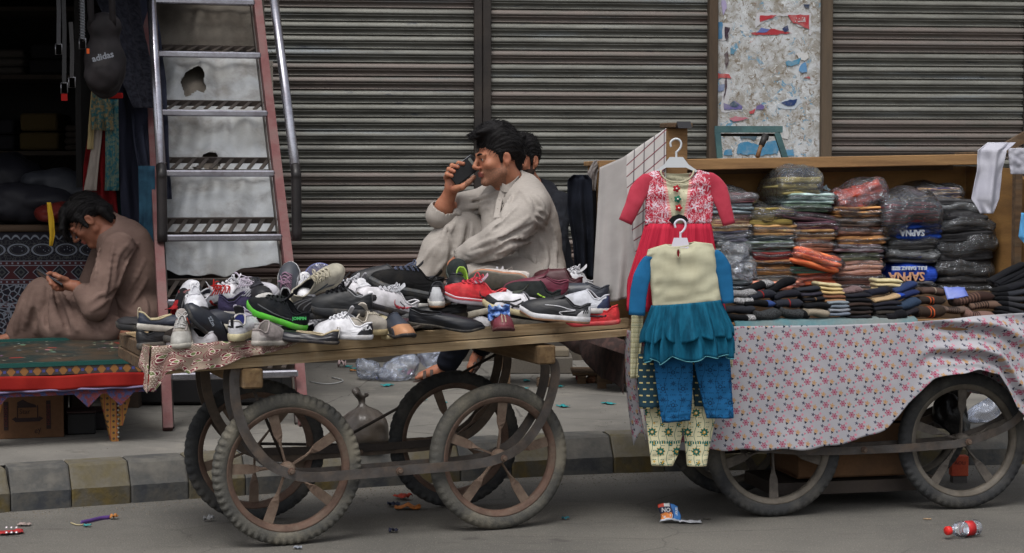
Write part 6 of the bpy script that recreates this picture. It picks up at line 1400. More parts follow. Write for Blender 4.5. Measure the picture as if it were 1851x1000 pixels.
# ================================================================= SHOES
def leather(c, rough=.5): return mat('leather_%d_%d_%d_%d' % (*c, int(rough*10)), c, rough, tuple(int(q*.86) for q in c), ns=22, bump=.25, bs=260, spec=.4, bd=.0015, dirt=.16 if sum(c) > 240 else .05, dirtc=(120, 112, 100), ds=22)
def meshf(c): return mat('meshfab_%d_%d_%d' % c, c, .9, tuple(int(q*.8) for q in c), ns=30, bump=.7, bs=420, spec=.15, bd=.002, dirt=.15 if sum(c) > 240 else .05, dirtc=(120, 112, 100), ds=18)
def rubber(c): return mat('rubber_%d_%d_%d' % c, c, .7, tuple(int(q*.88) for q in c), ns=26, bump=.2, bs=200, dirt=.35, dirtc=(130, 120, 104), ds=24)
class Shoe:
    """sneaker or shoe: heel at x=0, toe at +x; upper surface U(phi, v)"""
    def __init__(s, L=.272, W=1.0, hs=.026, col=.078, dip=.058, thr=.098, tbox=.050, xa=.012, xb=.40, rnd=1.0, spring=.012, heel=0.0, wob=0, point=0.0):
        s.__dict__.update(locals()); s.seed = random.random()*50
    def hw(s, t, side):
        w = interp(t, [(0, .006), (.02, .017), (.06, .025), (.14, .032), (.28, .032), (.42, .033), (.58, .041), (.72, .047), (.84, .044), (.92, .034), (.97, .022), (1, .006)])
        if s.point: w *= 1-s.point*sstep(.7, 1, t)*.6
        if side < 0: w *= 1-.10*math.exp(-((t-.45)/.15)**2)
        return w*s.W
    def base(s, phi, z=0.0, out=0.0):
        t = .5-.5*math.cos(phi); side = 1 if math.sin(phi) >= 0 else -1
        zz = z+s.spring*sstep(.72, 1, t)**1.5+s.heel*(1-sstep(.2, .6, t))
        cy = .006*math.sin(t*PI)*1
        x = t*s.L; w = s.hw(t, side); 
        nx = -math.cos(phi); ny = side*abs(math.sin(phi))
        return Vector((x+nx*out, side*w+cy+ny*out, zz))
    def open_(s, phi):
        t = .5-.5*math.cos(phi); side = 1 if math.sin(phi) >= 0 else -1
        x = (s.xa+(s.xb-s.xa)*t)*s.L; w = .030*math.sqrt(max(0, 1-(2*t-1)**2*.92))*s.W*.86
        if t < .001 or t > .999: w = .004
        z = interp(t, [(0, s.col), (.12, s.col*.97), (.35, s.dip), (.6, s.dip+.004), (.85, lerp(s.dip, s.thr, .75)), (1, s.thr)])
        return Vector((x, side*w+.003, z+s.heel*(1-sstep(.3, 1, t))))
    def U(s, phi, v, off=0.0):
        a = s.base(phi, s.hs-.003, -.002); d = s.open_(phi); t = .5-.5*math.cos(phi); q = sstep(.45, .95, t); side = 1 if math.sin(phi) >= 0 else -1
        p1 = a+Vector((lerp(-.003, .004, t), side*.003*(1-q), lerp((d.z-a.z)*.42, s.tbox*.72, q)))
        r = s.base(phi, 0, 0)
        p2 = d+Vector((lerp(-.004, .23*s.L*s.rnd, q), side*lerp(.005, .016*abs(math.sin(phi)), q), lerp(-.022, -(s.thr-s.hs-s.tbox)*.55, q)))
        u = 1-v; p = a*u**3+p1*(3*u*u*v)+p2*(3*u*v*v)+d*v**3
        n_ = .0016*nz((t*7+s.seed, side*v*5, v*6))+.0012*nz((t*22+s.seed, v*16, side*3))*(1-q*.4)
        k = Vector((0, side, 0)).lerp(Vector((.3, side*.2, 1)), max(q*.9, v*.3)).normalized()
        return p+k*(n_+off+s.wob*nz((t*4+s.seed, v*3, side)))
def strip(sh, pts, widths, off=.0018, n=22):
    """raised strip on the upper through (phi, v) points"""
    m = MB(); Q = cr([(a, b, 0) for a, b in pts], max(2, n//(len(pts)-1))); N = len(Q); vs = []
    for i, q in enumerate(Q):
        d = Q[min(i+1, N-1)]-Q[max(i-1, 0)]; c0 = sh.U(q.x, q.y); du = sh.U(q.x+.02, q.y)-c0; dv_ = sh.U(q.x, min(q.y+.02, 1))-c0
        tan = (du*(d.x/.02)+dv_*(d.y/.02)); tan = tan.normalized() if tan.length > 1e-9 else Vector((1, 0, 0)); nrm = du.cross(dv_).normalized()
        if nrm.dot(Vector((0, c0.y, .02))) < 0: nrm = -nrm
        lat = nrm.cross(tan).normalized(); w_ = interp(i/(N-1)*(len(widths)-1), list(enumerate(widths)))/2 if len(widths) > 1 else widths[0]/2
        vs.append([c0+lat*w_+nrm*off*.2, c0+lat*w_*.8+nrm*off, c0-lat*w_*.8+nrm*off, c0-lat*w_+nrm*off*.2])
    m.loft(vs, False); return m
shoe_n = 0
def shoe(label, px, py, Y, yaw, pitch=0, roll=0, sh=None, upper=(200, 200, 205), sole=(200, 198, 190), toe=None, heelc=None, lining=(40, 40, 44), tongue=None, laces=None, lines=(), counter_v=.55, toe_v=.5, outsole=None,
         swoosh=None, txt=None, anchor=None, mesh_u=False, loop=0, glossy=.5, group=None, stays=None, side_panel=None, cat='shoe', tab=None, bowl=0, sole2=None, pull=None, vamp=None):
    """px,py: image position of the shoe's centre; yaw 0 toe right, 180 toe left, -90 toe to camera; pitch raises the toe"""
    global shoe_n; shoe_n += 1
    sh = sh or Shoe(); L = sh.L
    an = Vector(anchor or (L*.5, 0, .045))
    Rm = Matrix.Rotation(R(yaw), 4, 'Z') @ Matrix.Rotation(-R(pitch), 4, 'Y') @ Matrix.Rotation(R(roll), 4, 'X')
    o = bpy.data.objects.new('shoe', None); COL.objects.link(o); o.empty_display_size = .05; tag(o, label, cat, 'second-hand shoes heaped on the push cart')
    o.matrix_world = Matrix.Translation(P(px, py, Y)) @ Rm @ Matrix.Scale(.9, 4) @ Matrix.Translation(-an)
    mk = meshf if mesh_u else (lambda c: leather(c, glossy))
    mats = [mk(upper), leather(toe or upper, glossy), leather(heelc or upper, glossy), mk(side_panel or upper), mk(vamp or upper)]
    N, V_ = 64, 14; m = MB(); vs = []; fs = []; ms = []
    for j in range(V_+1):
        for i in range(N): vs.append(sh.U(2*PI*i/N+.0001, j/V_))
    for j in range(V_):
        for i in range(N):
            ph = 2*PI*(i+.5)/N; t = .5-.5*math.cos(ph); v = (j+.5)/V_
            mi = 0
            if toe and t > .80-.10*v and v < toe_v: mi = 1
            elif heelc and t < .17 and v < counter_v+.3*(t < .05): mi = 2
            elif side_panel and .2 < t < .75 and v < .42: mi = 3
            elif vamp and t > .62 and v > .5: mi = 4
            fs.append((j*N+i, j*N+(i+1) % N, (j+1)*N+(i+1) % N, (j+1)*N+i)); ms.append(mi)
    m.add(vs, fs, ms); m.build('upper', mats, o, fix=True)
    # lining: falls from the collar to the insole, with the padded rim
    m = MB(); rings = []
    for dz, sc in ((0, 1), (-.006, .93), (-.03, .95), (-.055, .9)):
        rings.append([(lambda q: Vector((lerp(L*(sh.xa+sh.xb)/2, q.x, sc), q.y*sc, max(q.z+dz, sh.hs+.004))))(sh.open_(2*PI*i/N)) for i in range(N)])
    m.loft(rings, True, (False, True)); m.build('lining', mat('lining_%d_%d_%d' % lining, lining, .95, bump=.3, bs=300), o)
    m = MB(); rim = [sh.open_(2*PI*i/N) for i in range(N)]; m.tube(rim+rim[:2], .0034, 8); m.build('collar', mats[0] if not tab else leather(tab), o)
    # sole
    m = MB(); rings = []; zs = [(0, -.003), (.003, .0), (sh.hs*.5, .0025+.002*bowl), (sh.hs*.92, .0015), (sh.hs, -.002), (sh.hs+.002, -.006)]
    for z, out in zs: rings.append([sh.base(2*PI*i/N+.0001, z, out+.0006*math.sin(i*2.1)*(z > .004)) for i in range(N)])
    if sh.heel:
        for i in range(N):
            for r_, (z, out) in zip(rings, zs):
                if z < .004 and .5-.5*math.cos(2*PI*i/N) < .32: r_[i].z -= sh.heel
    m.loft(rings, True, (True, False)); so_ = m.build('sole', rubber(sole), o, fix=True)
    if outsole:
        m = MB(); m.loft([[sh.base(2*PI*i/N+.0001, z, ou) for i in range(N)] for z, ou in ((-.004, -.004), (-.002, .0), (.004, .0012), (.0065, .0005))], True, (True, False)); m.build('outsole', rubber(outsole), so_, fix=True)
    if sole2:
        m = MB(); m.loft([[sh.base(2*PI*i/N+.0001, z, ou) for i in range(N)] for z, ou in ((sh.hs*.62, .0044), (sh.hs*.78, .0046), (sh.hs*.9, .003))], True, (False, False)); m.build('midsole_stripe', rubber(sole2), so_)
    # tongue
    if tongue:
        m = MB(); rings = []
        T0 = [sh.U(PI, .80)+Vector((0, 0, .0)), sh.U(PI, .95)+Vector((0, 0, .004)), sh.open_(PI)+Vector((-.004, 0, .012)), sh.open_(PI)+Vector((-.018, 0, .034))]
        for i, q in enumerate(cr(T0, 4)):
            w_ = lerp(.016, .021, i/12); rings.append([q+Vector((-.001-.004*abs(math.cos(a))**2*0, w_*math.cos(a), .003*math.sin(a)-.008*math.cos(a)**2)) for a in [2*PI*k/16 for k in range(16)]])
        m.loft(rings); m.build('tongue', mk(tongue), o)
    if stays:
        for s_ in (1, -1):
            m = strip(sh, [(PI-s_*.52, .52), (PI-s_*.70, .75), (PI-s_*1.05, .93), (PI-s_*1.5, .95)], [.010, .012, .012, .010], .002); m.build('eyelet_stay', leather(stays, glossy), o)
    if laces:
        m = MB(); M_l = cloth('lace_%d_%d_%d' % laces, laces)
        for k in range(5):
            v = .60+.085*k; d0 = .42+.10*k; d1 = d0+.06
            a_ = sh.U(PI-d0, v, .004); b_ = sh.U(PI+d1, min(1, v+.03), .004); c_ = sh.U(PI, v+.015, .0062+.002*k); c_.z = max(c_.z, (a_.z+b_.z)/2+.004)
            m.tube(cr([a_, c_, b_], 5), .0028, 6, flat=.6)
            if k < 4:
                a_ = sh.U(PI-d0-.05, v+.02, .004); b_ = sh.U(PI+d1+.05, min(1, v+.085), .004); m.tube(cr([a_, c_+Vector((-.004, 0, .004)), b_], 5), .0024, 6)
        if loop:
            t0 = sh.U(PI, .97, .010)+Vector((0, 0, .006)); rn = random.Random(shoe_n*7)
            for s_ in (1, -1):
                e = Vector((rn.uniform(-.01, .03), s_*rn.uniform(.035, .05), rn.uniform(-.002, .018)))*loop; f_ = Vector((rn.uniform(.01, .04), s_*rn.uniform(.02, .035), rn.uniform(-.02, .0)))*loop
                m.tube(cr([t0, t0+e*.6+Vector((0, 0, .012)), t0+e, t0+f_, t0], 5), .0024, 6)
                m.tube(cr([t0, t0+f_*.8+Vector((.01, 0, .004)), t0+f_*1.5+Vector((.02, 0, -.012))], 5), .002, 6)
        m.build('laces', M_l, o)
    for sd in (1, -1):
        for (cc, pts, wd) in lines:
            m = strip(sh, [((ph if sd > 0 else 2*PI-ph), v) for ph, v in pts], wd, .0016); m.build('stripe', leather(cc, glossy), o)
        if swoosh:
            m = strip(sh, [((ph if sd > 0 else 2*PI-ph), v) for ph, v in ((1.05, .74), (1.20, .46), (1.42, .36), (1.72, .50), (2.02, .70))], [.0015, .012, .013, .006, .001], .0016, 28); m.build('swoosh_logo', leather(swoosh, .4), o)
    if pull:
        q = sh.open_(0); m = MB(); m.strap(cr([q+Vector((-.002, 0, -.03)), q+Vector((-.006, 0, .008)), q+Vector((.002, 0, .016)), q+Vector((.008, 0, .0))], 5), .012, .002, (0, 1, 0)); m.build('pull_tab', leather(pull), o)
    if txt:
        s_, sd, ph, v, size, cc = txt; a_ = ph if sd > 0 else 2*PI-ph
        c0 = sh.U(a_, v, .0032); dx = (sh.U(a_+(.05 if sd > 0 else -.05), v)-sh.U(a_-(.05 if sd > 0 else -.05), v)).normalized(); up = (sh.U(a_, min(1, v+.05))-sh.U(a_, v-.05)).normalized(); n_ = dx.cross(up).normalized()
        if n_.y*sd < 0: n_ = -n_
        up = n_.cross(dx) if True else up
        if up.z < 0: up = -up; dx = up.cross(n_)
        M4 = Matrix((( *dx, 0), (*up, 0), (*n_, 0), (0, 0, 0, 1))).transposed(); M4.translation = c0
        text_obj('printed_lettering', s_, size, M4, mat('shoeprint_%d_%d_%d' % cc, cc, .5, bump=0), o, .0006, bold=.0006)
    return o
W_, K_, CRM = (222, 222, 227), (22, 23, 27), (196, 186, 150)
adi = lambda c: [(c, [(1.25+k*.17, .18), (1.42+k*.17, .50), (1.60+k*.16, .80)], [.007]) for k in range(3)]
def sx(px, v, dz=.0): p = BED(px, v=v); return p.y
YF = lambda px, v: BED(px, v=v).y
# left corner
shoe('black crushed shoe lying farthest left on the cart corner', 258, 578, 6.62, 150, 0, 0, Shoe(col=.05, dip=.035, thr=.055, tbox=.03, wob=.01), (34, 32, 34), (30, 30, 32))
shoe('navy slip-on with white sole and cream heel loop at the left corner', 306, 580, 6.42, 20, -6, 0, Shoe(L=.25, col=.072, dip=.045, thr=.070, hs=.026, xb=.52), (36, 42, 58), (196, 192, 184), lining=(196, 186, 160), tab=(190, 176, 140), pull=(196, 186, 160), heelc=(36, 42, 58))
shoe('black running shoe with red lining and white toe standing toe up', 333, 556, 6.52, 70, 62, -10, Shoe(L=.26, hs=.024, spring=.016), (24, 24, 28), (34, 36, 42), toe=(190, 190, 196), lining=(176, 34, 38), tongue=(150, 30, 34), lines=[((96, 32, 36), [(2.2, .25), (2.6, .5), (2.9, .62)], [.012])], mesh_u=True, stays=(30, 30, 34), tab=(180, 40, 40))
shoe('dark navy leather slip-on with worn silver emblem leaning at the left corner', 386, 584, 6.34, 212, 42, -30, Shoe(L=.265, hs=.018, col=.060, dip=.048, thr=.070, xb=.44), (30, 34, 44), (38, 40, 44), lining=(22, 22, 26), glossy=.45, txt=('SZm', 1, 2.25, .62, .022, (130, 136, 146)))
shoe('silver grey mesh sneaker with orange lining, toe facing the viewer', 327, 602, 6.28, -84, -10, 4, Shoe(L=.24, W=.92, hs=.02, tbox=.046), (146, 140, 132), (176, 172, 162), toe=(168, 166, 160), lining=(206, 86, 62), tongue=(180, 172, 168), laces=(190, 188, 186), mesh_u=True, tab=(206, 90, 66), stays=(160, 150, 146), loop=.5)
shoe('white running shoe with red laces and navy sole tipped towards the viewer', 392, 540, 6.52, 28, 8, 38, Shoe(L=.27, hs=.030, tbox=.05), W_, (34, 38, 52), toe=(196, 196, 202), lining=(60, 60, 70), tongue=(200, 200, 206), laces=(186, 44, 40), lines=[((186, 44, 40), [(1.55, .2), (1.75, .55), (2.0, .85)], [.010])], loop=.8, mesh_u=True)
shoe('white shoe with tangled white laces and red heel patch', 446, 530, 6.56, 18, 10, 24, Shoe(L=.27, hs=.024), (198, 196, 204), (180, 180, 186), heelc=(176, 44, 42), tongue=(196, 196, 202), laces=(196, 186, 200), loop=1.3, lines=[((70, 66, 96), [(1.3, .2), (1.9, .35), (2.4, .4)], [.006])], txt=None)
shoe('purple-grey running shoe lying beneath the tangled white laces', 452, 552, 6.48, 15, -4, 12, Shoe(L=.26, hs=.022), (62, 56, 84), (176, 172, 170), toe=(80, 78, 92), laces=(150, 150, 156), mesh_u=True)
shoe('white sneaker with black heel stripe and cream sole seen from behind', 441, 590, 6.33, 82, 2, 0, Shoe(L=.27, W=1.08, hs=.030, col=.082, dip=.060), W_, CRM, heelc=(214, 214, 220), lining=(38, 44, 110), tongue=(36, 36, 40), laces=(190, 184, 200), loop=.7, tab=(200, 196, 190), lines=[(K_, [(0.02, .55), (.5, .60), (1.0, .66)], [.008])], pull=K_)
shoe('black sneaker with bright green sole and green lettering', 503, 560, 6.40, 160, 17, -6, Shoe(L=.28, hs=.026, spring=.016), (26, 29, 33), (76, 176, 40), lining=(28, 30, 34), tongue=(44, 46, 50), laces=(40, 44, 44), mesh_u=True, lines=[((56, 60, 64), [(1.0, .3), (1.7, .35), (2.3, .3)], [.006])], txt=('JOMPIN', 1, .75, .55, .017, (70, 176, 96)))
shoe('shoe standing toe up with white sides and a dark centre band', 521, 520, 6.66, 88, 62, 0, Shoe(L=.25, tbox=.05), (200, 202, 206), (196, 196, 198), vamp=(58, 62, 70), toe=(64, 68, 76), toe_v=1.0, lining=(40, 40, 44), laces=(150, 120, 140), loop=.6)
shoe('white and grey chunky sneaker tipped sole out on top of the pile', 574, 513, 6.60, 36, 26, 52, Shoe(L=.27, hs=.034, spring=.03), (176, 170, 154), (192, 184, 164), side_panel=(96, 102, 110), tongue=(190, 182, 160), laces=(196, 188, 168), lines=[((70, 78, 84), [(1.2, .3), (1.7, .6), (2.2, .55)], [.009])], outsole=(96, 76, 64), loop=.6)
shoe('black ribbed knit trainer lying left of a matching plain one', 572, 556, 6.46, 190, -3, 0, Shoe(L=.27, hs=.026, thr=.094, tbox=.052), (22, 23, 27), (26, 27, 31), mesh_u=True, lines=[((40, 41, 46), [(1.2+k*.22, .2), (1.35+k*.22, .5), (1.5+k*.22, .85)], [.006]) for k in range(7)], lining=(24, 24, 28))
shoe('black high trainer with smooth heel turned to the right', 614, 550, 6.44, 172, 2, 0, Shoe(L=.27, hs=.030, col=.094, dip=.078, thr=.11), (24, 26, 30), (32, 34, 38), lining=(26, 26, 30), tongue=(34, 35, 40), laces=(24, 24, 28), loop=.7, tab=(120, 122, 126))
shoe('silver glittery canvas shoe seen from the heel on the cart edge', 488, 604, 6.28, 70, -4, 0, Shoe(L=.24, W=.95, col=.064, dip=.05, hs=.02), (158, 148, 146), (170, 164, 156), heelc=(174, 168, 164), lining=(120, 114, 110), mesh_u=True)
shoe('small white child\'s shoe wedged behind the glittery canvas shoe', 474, 588, 6.42, 90, 0, 0, Shoe(L=.2, W=.8, col=.06, dip=.045, hs=.018), (170, 168, 168), (176, 172, 164), lining=(90, 60, 60))
shoe('black flat sandal with gold edging and white back strap', 556, 598, 6.33, 172, 4, 0, Shoe(L=.26, col=.056, dip=.034, thr=.040, tbox=.026, hs=.014, xb=.66), (28, 28, 36), (40, 38, 42), lining=(18, 20, 34), tab=(176, 160, 128), pull=(206, 202, 196), glossy=.35)
shoe('white sneaker with black heel patch lettered FIL turned to the viewer', 620, 592, 6.36, 158, 0, 0, Shoe(L=.26, hs=.020, col=.068, dip=.052), W_, (190, 190, 194), heelc=(42, 44, 50), lining=(150, 150, 154), tongue=W_, laces=W_, txt=('FILA', 1, .50, .60, .020, (204, 204, 208)), counter_v=.8)
shoe('cream leather sneaker with yellowed sole seen from the heel', 668, 586, 6.42, 62, -2, 0, Shoe(L=.25, hs=.024, col=.072, dip=.055), (186, 178, 166), (182, 164, 124), heelc=(170, 164, 156), lining=(120, 112, 100), tongue=(184, 176, 164), laces=(190, 182, 166))
shoe('pale cream toe cap poking out behind the yellowed sneaker', 694, 592, 6.52, -40, 0, 0, Shoe(L=.22, hs=.02), (196, 184, 150), (190, 176, 138), toe=(200, 188, 152))
shoe('white basketball shoe with red swoosh, left of the matching pair', 658, 538, 6.60, -72, 12, 4, Shoe(L=.26, hs=.026, W=.95, tbox=.054), (216, 213, 218), (40, 38, 42), toe=(216, 213, 218), lining=(60, 60, 66), tongue=W_, laces=W_, swoosh=(176, 50, 62), lines=[((60, 60, 66), [(1.9, .5), (2.1, .62), (2.25, .66)], [.004])])
shoe('white basketball shoe with red swoosh, right of the matching pair', 700, 543, 6.56, 205, 16, -10, Shoe(L=.27, hs=.026, tbox=.054, spring=.02), (216, 213, 218), (40, 38, 42), lining=(50, 50, 56), tongue=(196, 198, 204), laces=(200, 200, 206), swoosh=(176, 50, 62), lines=[((60, 60, 66), [(1.3, .55), (1.6, .74), (1.9, .8)], [.004])], loop=.4)
shoe('big black trainer with yellow crest and grey sole in the middle of the heap', 734, 512, 6.72, 190, 12, -6, Shoe(L=.31, hs=.034, col=.10, dip=.082, thr=.12, W=1.1), (28, 28, 29), (58, 60, 62), lining=(24, 24, 26), tongue=(34, 34, 38), laces=(90, 96, 116), loop=.5, mesh_u=True, sole2=(94, 96, 98), txt=('98', 1, .62, .52, .036, (206, 150, 36)))
shoe('charcoal shoe lying behind the big black trainer', 688, 500, 6.86, 182, 0, 0, Shoe(L=.27), (30, 31, 36), (34, 35, 38))
shoe('black slipper lying under the big black trainer', 760, 566, 6.60, 182, 4, 0, Shoe(L=.26, col=.05, dip=.04, thr=.05, tbox=.03), (36, 38, 42), (58, 54, 50), lining=(110, 100, 88))
shoe('black sneaker with white striped heel counter seen from behind', 794, 532, 6.62, 88, 0, 0, Shoe(L=.27, W=1.0, hs=.024, col=.088, dip=.07), (34, 36, 40), (200, 198, 192), heelc=(206, 208, 212), lining=(28, 28, 32), outsole=(150, 110, 80), counter_v=.6, lines=[(K_, [(.62+k*.16, .30), (.66+k*.16, .46), (.68+k*.16, .56)], [.005]) for k in range(3)])
shoe('long black leather loafer lying on its side along the cart edge', 808, 575, 6.50, 2, -5, 14, Shoe(L=.315, W=.95, hs=.012, col=.062, dip=.050, thr=.064, tbox=.038, xb=.42, point=.5, heel=.010), (26, 28, 34), (22, 22, 26), lining=(30, 28, 28), glossy=.35)
shoe('second black leather loafer lying behind the long one', 782, 558, 6.66, 184, -2, 0, Shoe(L=.29, W=.95, hs=.014, col=.06, dip=.048, thr=.06, tbox=.038, point=.4, heel=.01), (24, 26, 30), (50, 46, 42), lining=(74, 66, 58), glossy=.4)
shoe('bright coral red running shoe with black swoosh and heel wave', 856, 530, 6.62, 192, 7, -4, Shoe(L=.275, hs=.028, thr=.10, spring=.014), (206, 54, 62), (204, 196, 206), sole2=(180, 60, 70), lining=(96, 24, 30), tongue=(200, 170, 184), laces=(206, 70, 84), loop=.7, mesh_u=True, swoosh=(60, 28, 36), tab=(212, 66, 74), heelc=(206, 54, 62), lines=[((60, 32, 36), [(.55, .25), (.35, .55), (.75, .72), (1.05, .70)], [.009])])
shoe('dark shoe with lime green lining standing behind the coral one', 832, 496, 6.86, 100, 30, 0, Shoe(L=.26, hs=.022), (44, 50, 50), (60, 66, 62), lining=(140, 180, 60), tab=(156, 196, 64), mesh_u=True, lines=[((150, 190, 60), [(.3, .3), (.9, .6), (1.5, .7)], [.008])])
shoe('white shoe rolled over to show its grey and gum sole', 902, 504, 6.84, 170, 0, 74, Shoe(L=.26, hs=.026), (204, 196, 190), (176, 124, 96), outsole=(104, 100, 92), lining=(100, 90, 84), tongue=(196, 188, 180), laces=(200, 190, 184))
shoe('white sneaker with crossed black stripes and cream sole', 930, 548, 6.56, 166, 10, 0, Shoe(L=.265, hs=.026, col=.076, dip=.056), (216, 214, 220), (190, 178, 140), heelc=(34, 34, 38), counter_v=.95, lining=(34, 34, 38), tongue=(54, 60, 50), lines=[(K_, [(.45, .70), (1.2, .55), (2.1, .35)], [.009]), (K_, [(1.55, .08), (1.75, .5), (1.95, .85)], [.007]), (K_, [(2.3, .08), (2.0, .5), (2.1, .85)], [.007])], toe=K_, toe_v=.3)
shoe('black trainer with white outlined panel, white heel stripes and white sole', 1004, 558, 6.50, 174, 5, -2, Shoe(L=.29, hs=.024, col=.078, dip=.060, spring=.02), (30, 31, 36), (204, 204, 208), heelc=(206, 206, 210), lining=(34, 34, 38), outsole=(150, 112, 84), tongue=(34, 34, 38), lines=[((196, 196, 202), [(1.35, .10), (1.62, .42), (1.45, .78)], [.004]), ((196, 196, 202), [(1.45, .78), (1.9, .72), (2.25, .5)], [.004])]+[(K_, [(.42+k*.13, .32), (.46+k*.13, .50), (.50+k*.13, .64)], [.005]) for k in range(3)])
shoe('maroon suede shoe with bulging collar behind the striped trainers', 968, 520, 6.76, 188, 5, -8, Shoe(L=.28, hs=.020, col=.088, dip=.076, thr=.10), (108, 44, 62), (196, 186, 180), lining=(84, 30, 44), tongue=(92, 34, 48), tab=(116, 50, 70))
shoe('grey mesh shoe with lime stripe tucked under the maroon one', 962, 528, 6.70, 176, 12, 0, Shoe(L=.24), (40, 44, 44), (196, 192, 200), lines=[((150, 190, 60), [(1.2, .4), (1.8, .6)], [.007])], mesh_u=True)
shoe('small red, black and white trainer at the back right of the heap', 1008, 505, 6.96, 165, 12, 0, Shoe(L=.22, W=.9), (70, 26, 34), (40, 38, 40), lines=[((206, 200, 200), [(1.3+k*.25, .2), (1.5+k*.25, .7)], [.008]) for k in range(2)], lining=(40, 30, 32))
shoe('dark blue leather shoe with white sole, last at the right behind the trainers', 1046, 526, 6.84, 170, 8, 0, Shoe(L=.26, hs=.018, col=.088, dip=.070, thr=.084), (52, 56, 66), (196, 190, 176), lining=(40, 42, 48), glossy=.4)
shoe('white and blue trainer heel beside the black striped trainer', 1052, 546, 6.66, 160, 0, 0, Shoe(L=.24, hs=.022), (190, 192, 200), (196, 192, 190), heelc=(50, 60, 90), counter_v=.8)
shoe('neon coral shoe with dark band at the right end of the cart', 1070, 568, 6.66, 150, -4, -6, Shoe(L=.25, hs=.02, tbox=.05), (216, 62, 66), (206, 70, 76), lining=(90, 24, 30), lines=[((54, 28, 34), [(1.0, .5), (1.6, .6), (2.1, .35)], [.010])], laces=(216, 80, 84), mesh_u=True)
shoe('dusty maroon round-toed shoe under the coral running shoe', 905, 578, 6.48, -82, 0, 0, Shoe(L=.23, W=.98, hs=.014, tbox=.048), (112, 46, 56), (84, 40, 44), toe=(112, 46, 56), lines=[((160, 140, 120), [(3.05, .2), (3.08, .5), (3.1, .8)], [.006])])
shoe('navy leather shoe with tan toe beneath the white basketball shoes', 718, 590, 6.44, -62, 0, 0, Shoe(L=.24, hs=.014, tbox=.036), (52, 58, 70), (40, 40, 44), toe=(182, 130, 92))
shoe('brown and purple patterned slipper beneath the white basketball shoes', 724, 578, 6.54, -20, 6, 0, Shoe(L=.25, hs=.014, tbox=.036, col=.05, dip=.04, thr=.05), (72, 50, 58), (60, 50, 44), mesh_u=True)
# buried shoes that fill the heap
fill = [(300, 566, .16), (352, 580, .12), (380, 570, .2), (430, 572, .16), (470, 574, .14), (520, 586, .09), (540, 578, .18), (590, 578, .16), (640, 576, .16), (680, 574, .14), (720, 568, .18), (770, 582, .10), (840, 572, .14), (880, 562, .18), (930, 574, .12), (970, 566, .14), (1020, 570, .14), (1050, 566, .16), (560, 540, .28), (640, 530, .30), (700, 540, .32), (780, 530, .34), (860, 520, .34), (940, 520, .36)]
cols_ = [((28, 29, 33), 'charcoal'), ((44, 38, 36), 'dark brown'), ((196, 196, 202), 'white'), ((24, 26, 33), 'navy black'), ((176, 172, 172), 'pale grey')]
for i, (px, py, v) in enumerate(fill):
    c_, wn = cols_[i % 5]; p = BED(px, v=v)
    o_ = shoe('%s shoe half buried in the heap under the %s' % (wn, ['red-lined standing shoe', 'silver mesh sneaker', 'emblem slip-on', 'white shoe with red laces', 'green-soled sneaker', 'gold-edged sandal', 'clear lid sneaker', 'ribbed knit trainer', 'yellowed cream sneaker', 'left basketball shoe', 'right basketball shoe', 'black slipper', 'long loafer', 'coral running shoe', 'crossed-stripe sneaker', 'maroon suede shoe', 'outlined-panel trainer', 'neon coral shoe', 'banded toe-up shoe', 'charcoal back shoe', 'yellow-crest trainer', 'striped-counter sneaker', 'gum-soled rolled shoe', 'grey lime-striped shoe'][i]), px, py, p.y, (170 if i % 2 else 20)+random.uniform(-25, 25), random.uniform(-8, 8), random.uniform(-14, 14), Shoe(L=.25, wob=.002), c_, (70, 68, 66), lining=(26, 26, 28), mesh_u=bool(i % 2))
    o_.location.z = p.z+.004+(.05 if v > .25 else 0)
more = [(345, 574, .08, 0, 150, 'white', (206, 206, 212)), (372, 556, .22, .05, 20, 'black', (24, 24, 28)), (415, 566, .12, .04, 200, 'navy', (34, 38, 52)), (425, 548, .24, .07, 160, 'white', (210, 210, 216)), (540, 552, .20, .06, 30, 'grey', (120, 120, 126)), (585, 590, .05, 0, 150, 'white', (206, 206, 212)), (640, 560, .14, .04, 10, 'black', (24, 24, 28)), (680, 560, .10, .04, 170, 'white', (208, 206, 212)), (676, 520, .30, .10, 200, 'black', (22, 22, 26)), (748, 545, .16, .05, 20, 'black', (24, 25, 28)), (775, 510, .34, .10, 160, 'charcoal', (40, 40, 44)), (818, 545, .12, .05, 80, 'black', (26, 26, 30)), (880, 545, .14, .04, 30, 'black', (24, 24, 28)), (940, 575, .04, 0, 175, 'charcoal', (34, 34, 38)), (895, 525, .26, .07, 20, 'white', (206, 200, 198)), (985, 540, .18, .06, 160, 'black', (26, 26, 30)), (1030, 545, .14, .05, 20, 'navy', (40, 44, 60)), (1088, 560, .14, .0, 100, 'dark green', (34, 48, 46))]
for i, (px, py, v, dz, yw, wn, c_) in enumerate(more):
    p = BED(px, v=v); o_ = shoe('%s shoe wedged in the heap beside the %s' % (wn, ['silver mesh sneaker', 'red-laced shoe', 'heel-striped sneaker', 'tangled laces', 'band-toed shoe', 'FIL heel shoe', 'smooth high trainer', 'left basketball shoe', 'charcoal back shoe', 'yellow-crest trainer', 'bare ankle of the man in grey', 'striped heel counter', 'coral running shoe', 'round-toed maroon shoe', 'gum-soled rolled shoe', 'maroon suede shoe', 'blue-heeled trainer', 'right-end coral shoe'][i]), px, py, p.y, yw, random.uniform(-6, 10), random.uniform(-14, 14), Shoe(L=.26, wob=.002), c_, (40, 40, 44) if c_[0] > 100 else (196, 190, 176), lining=(26, 26, 28), laces=(180, 180, 186) if i % 2 else None, tongue=c_, mesh_u=bool(i % 2)); o_.location.z = p.z+.004+dz
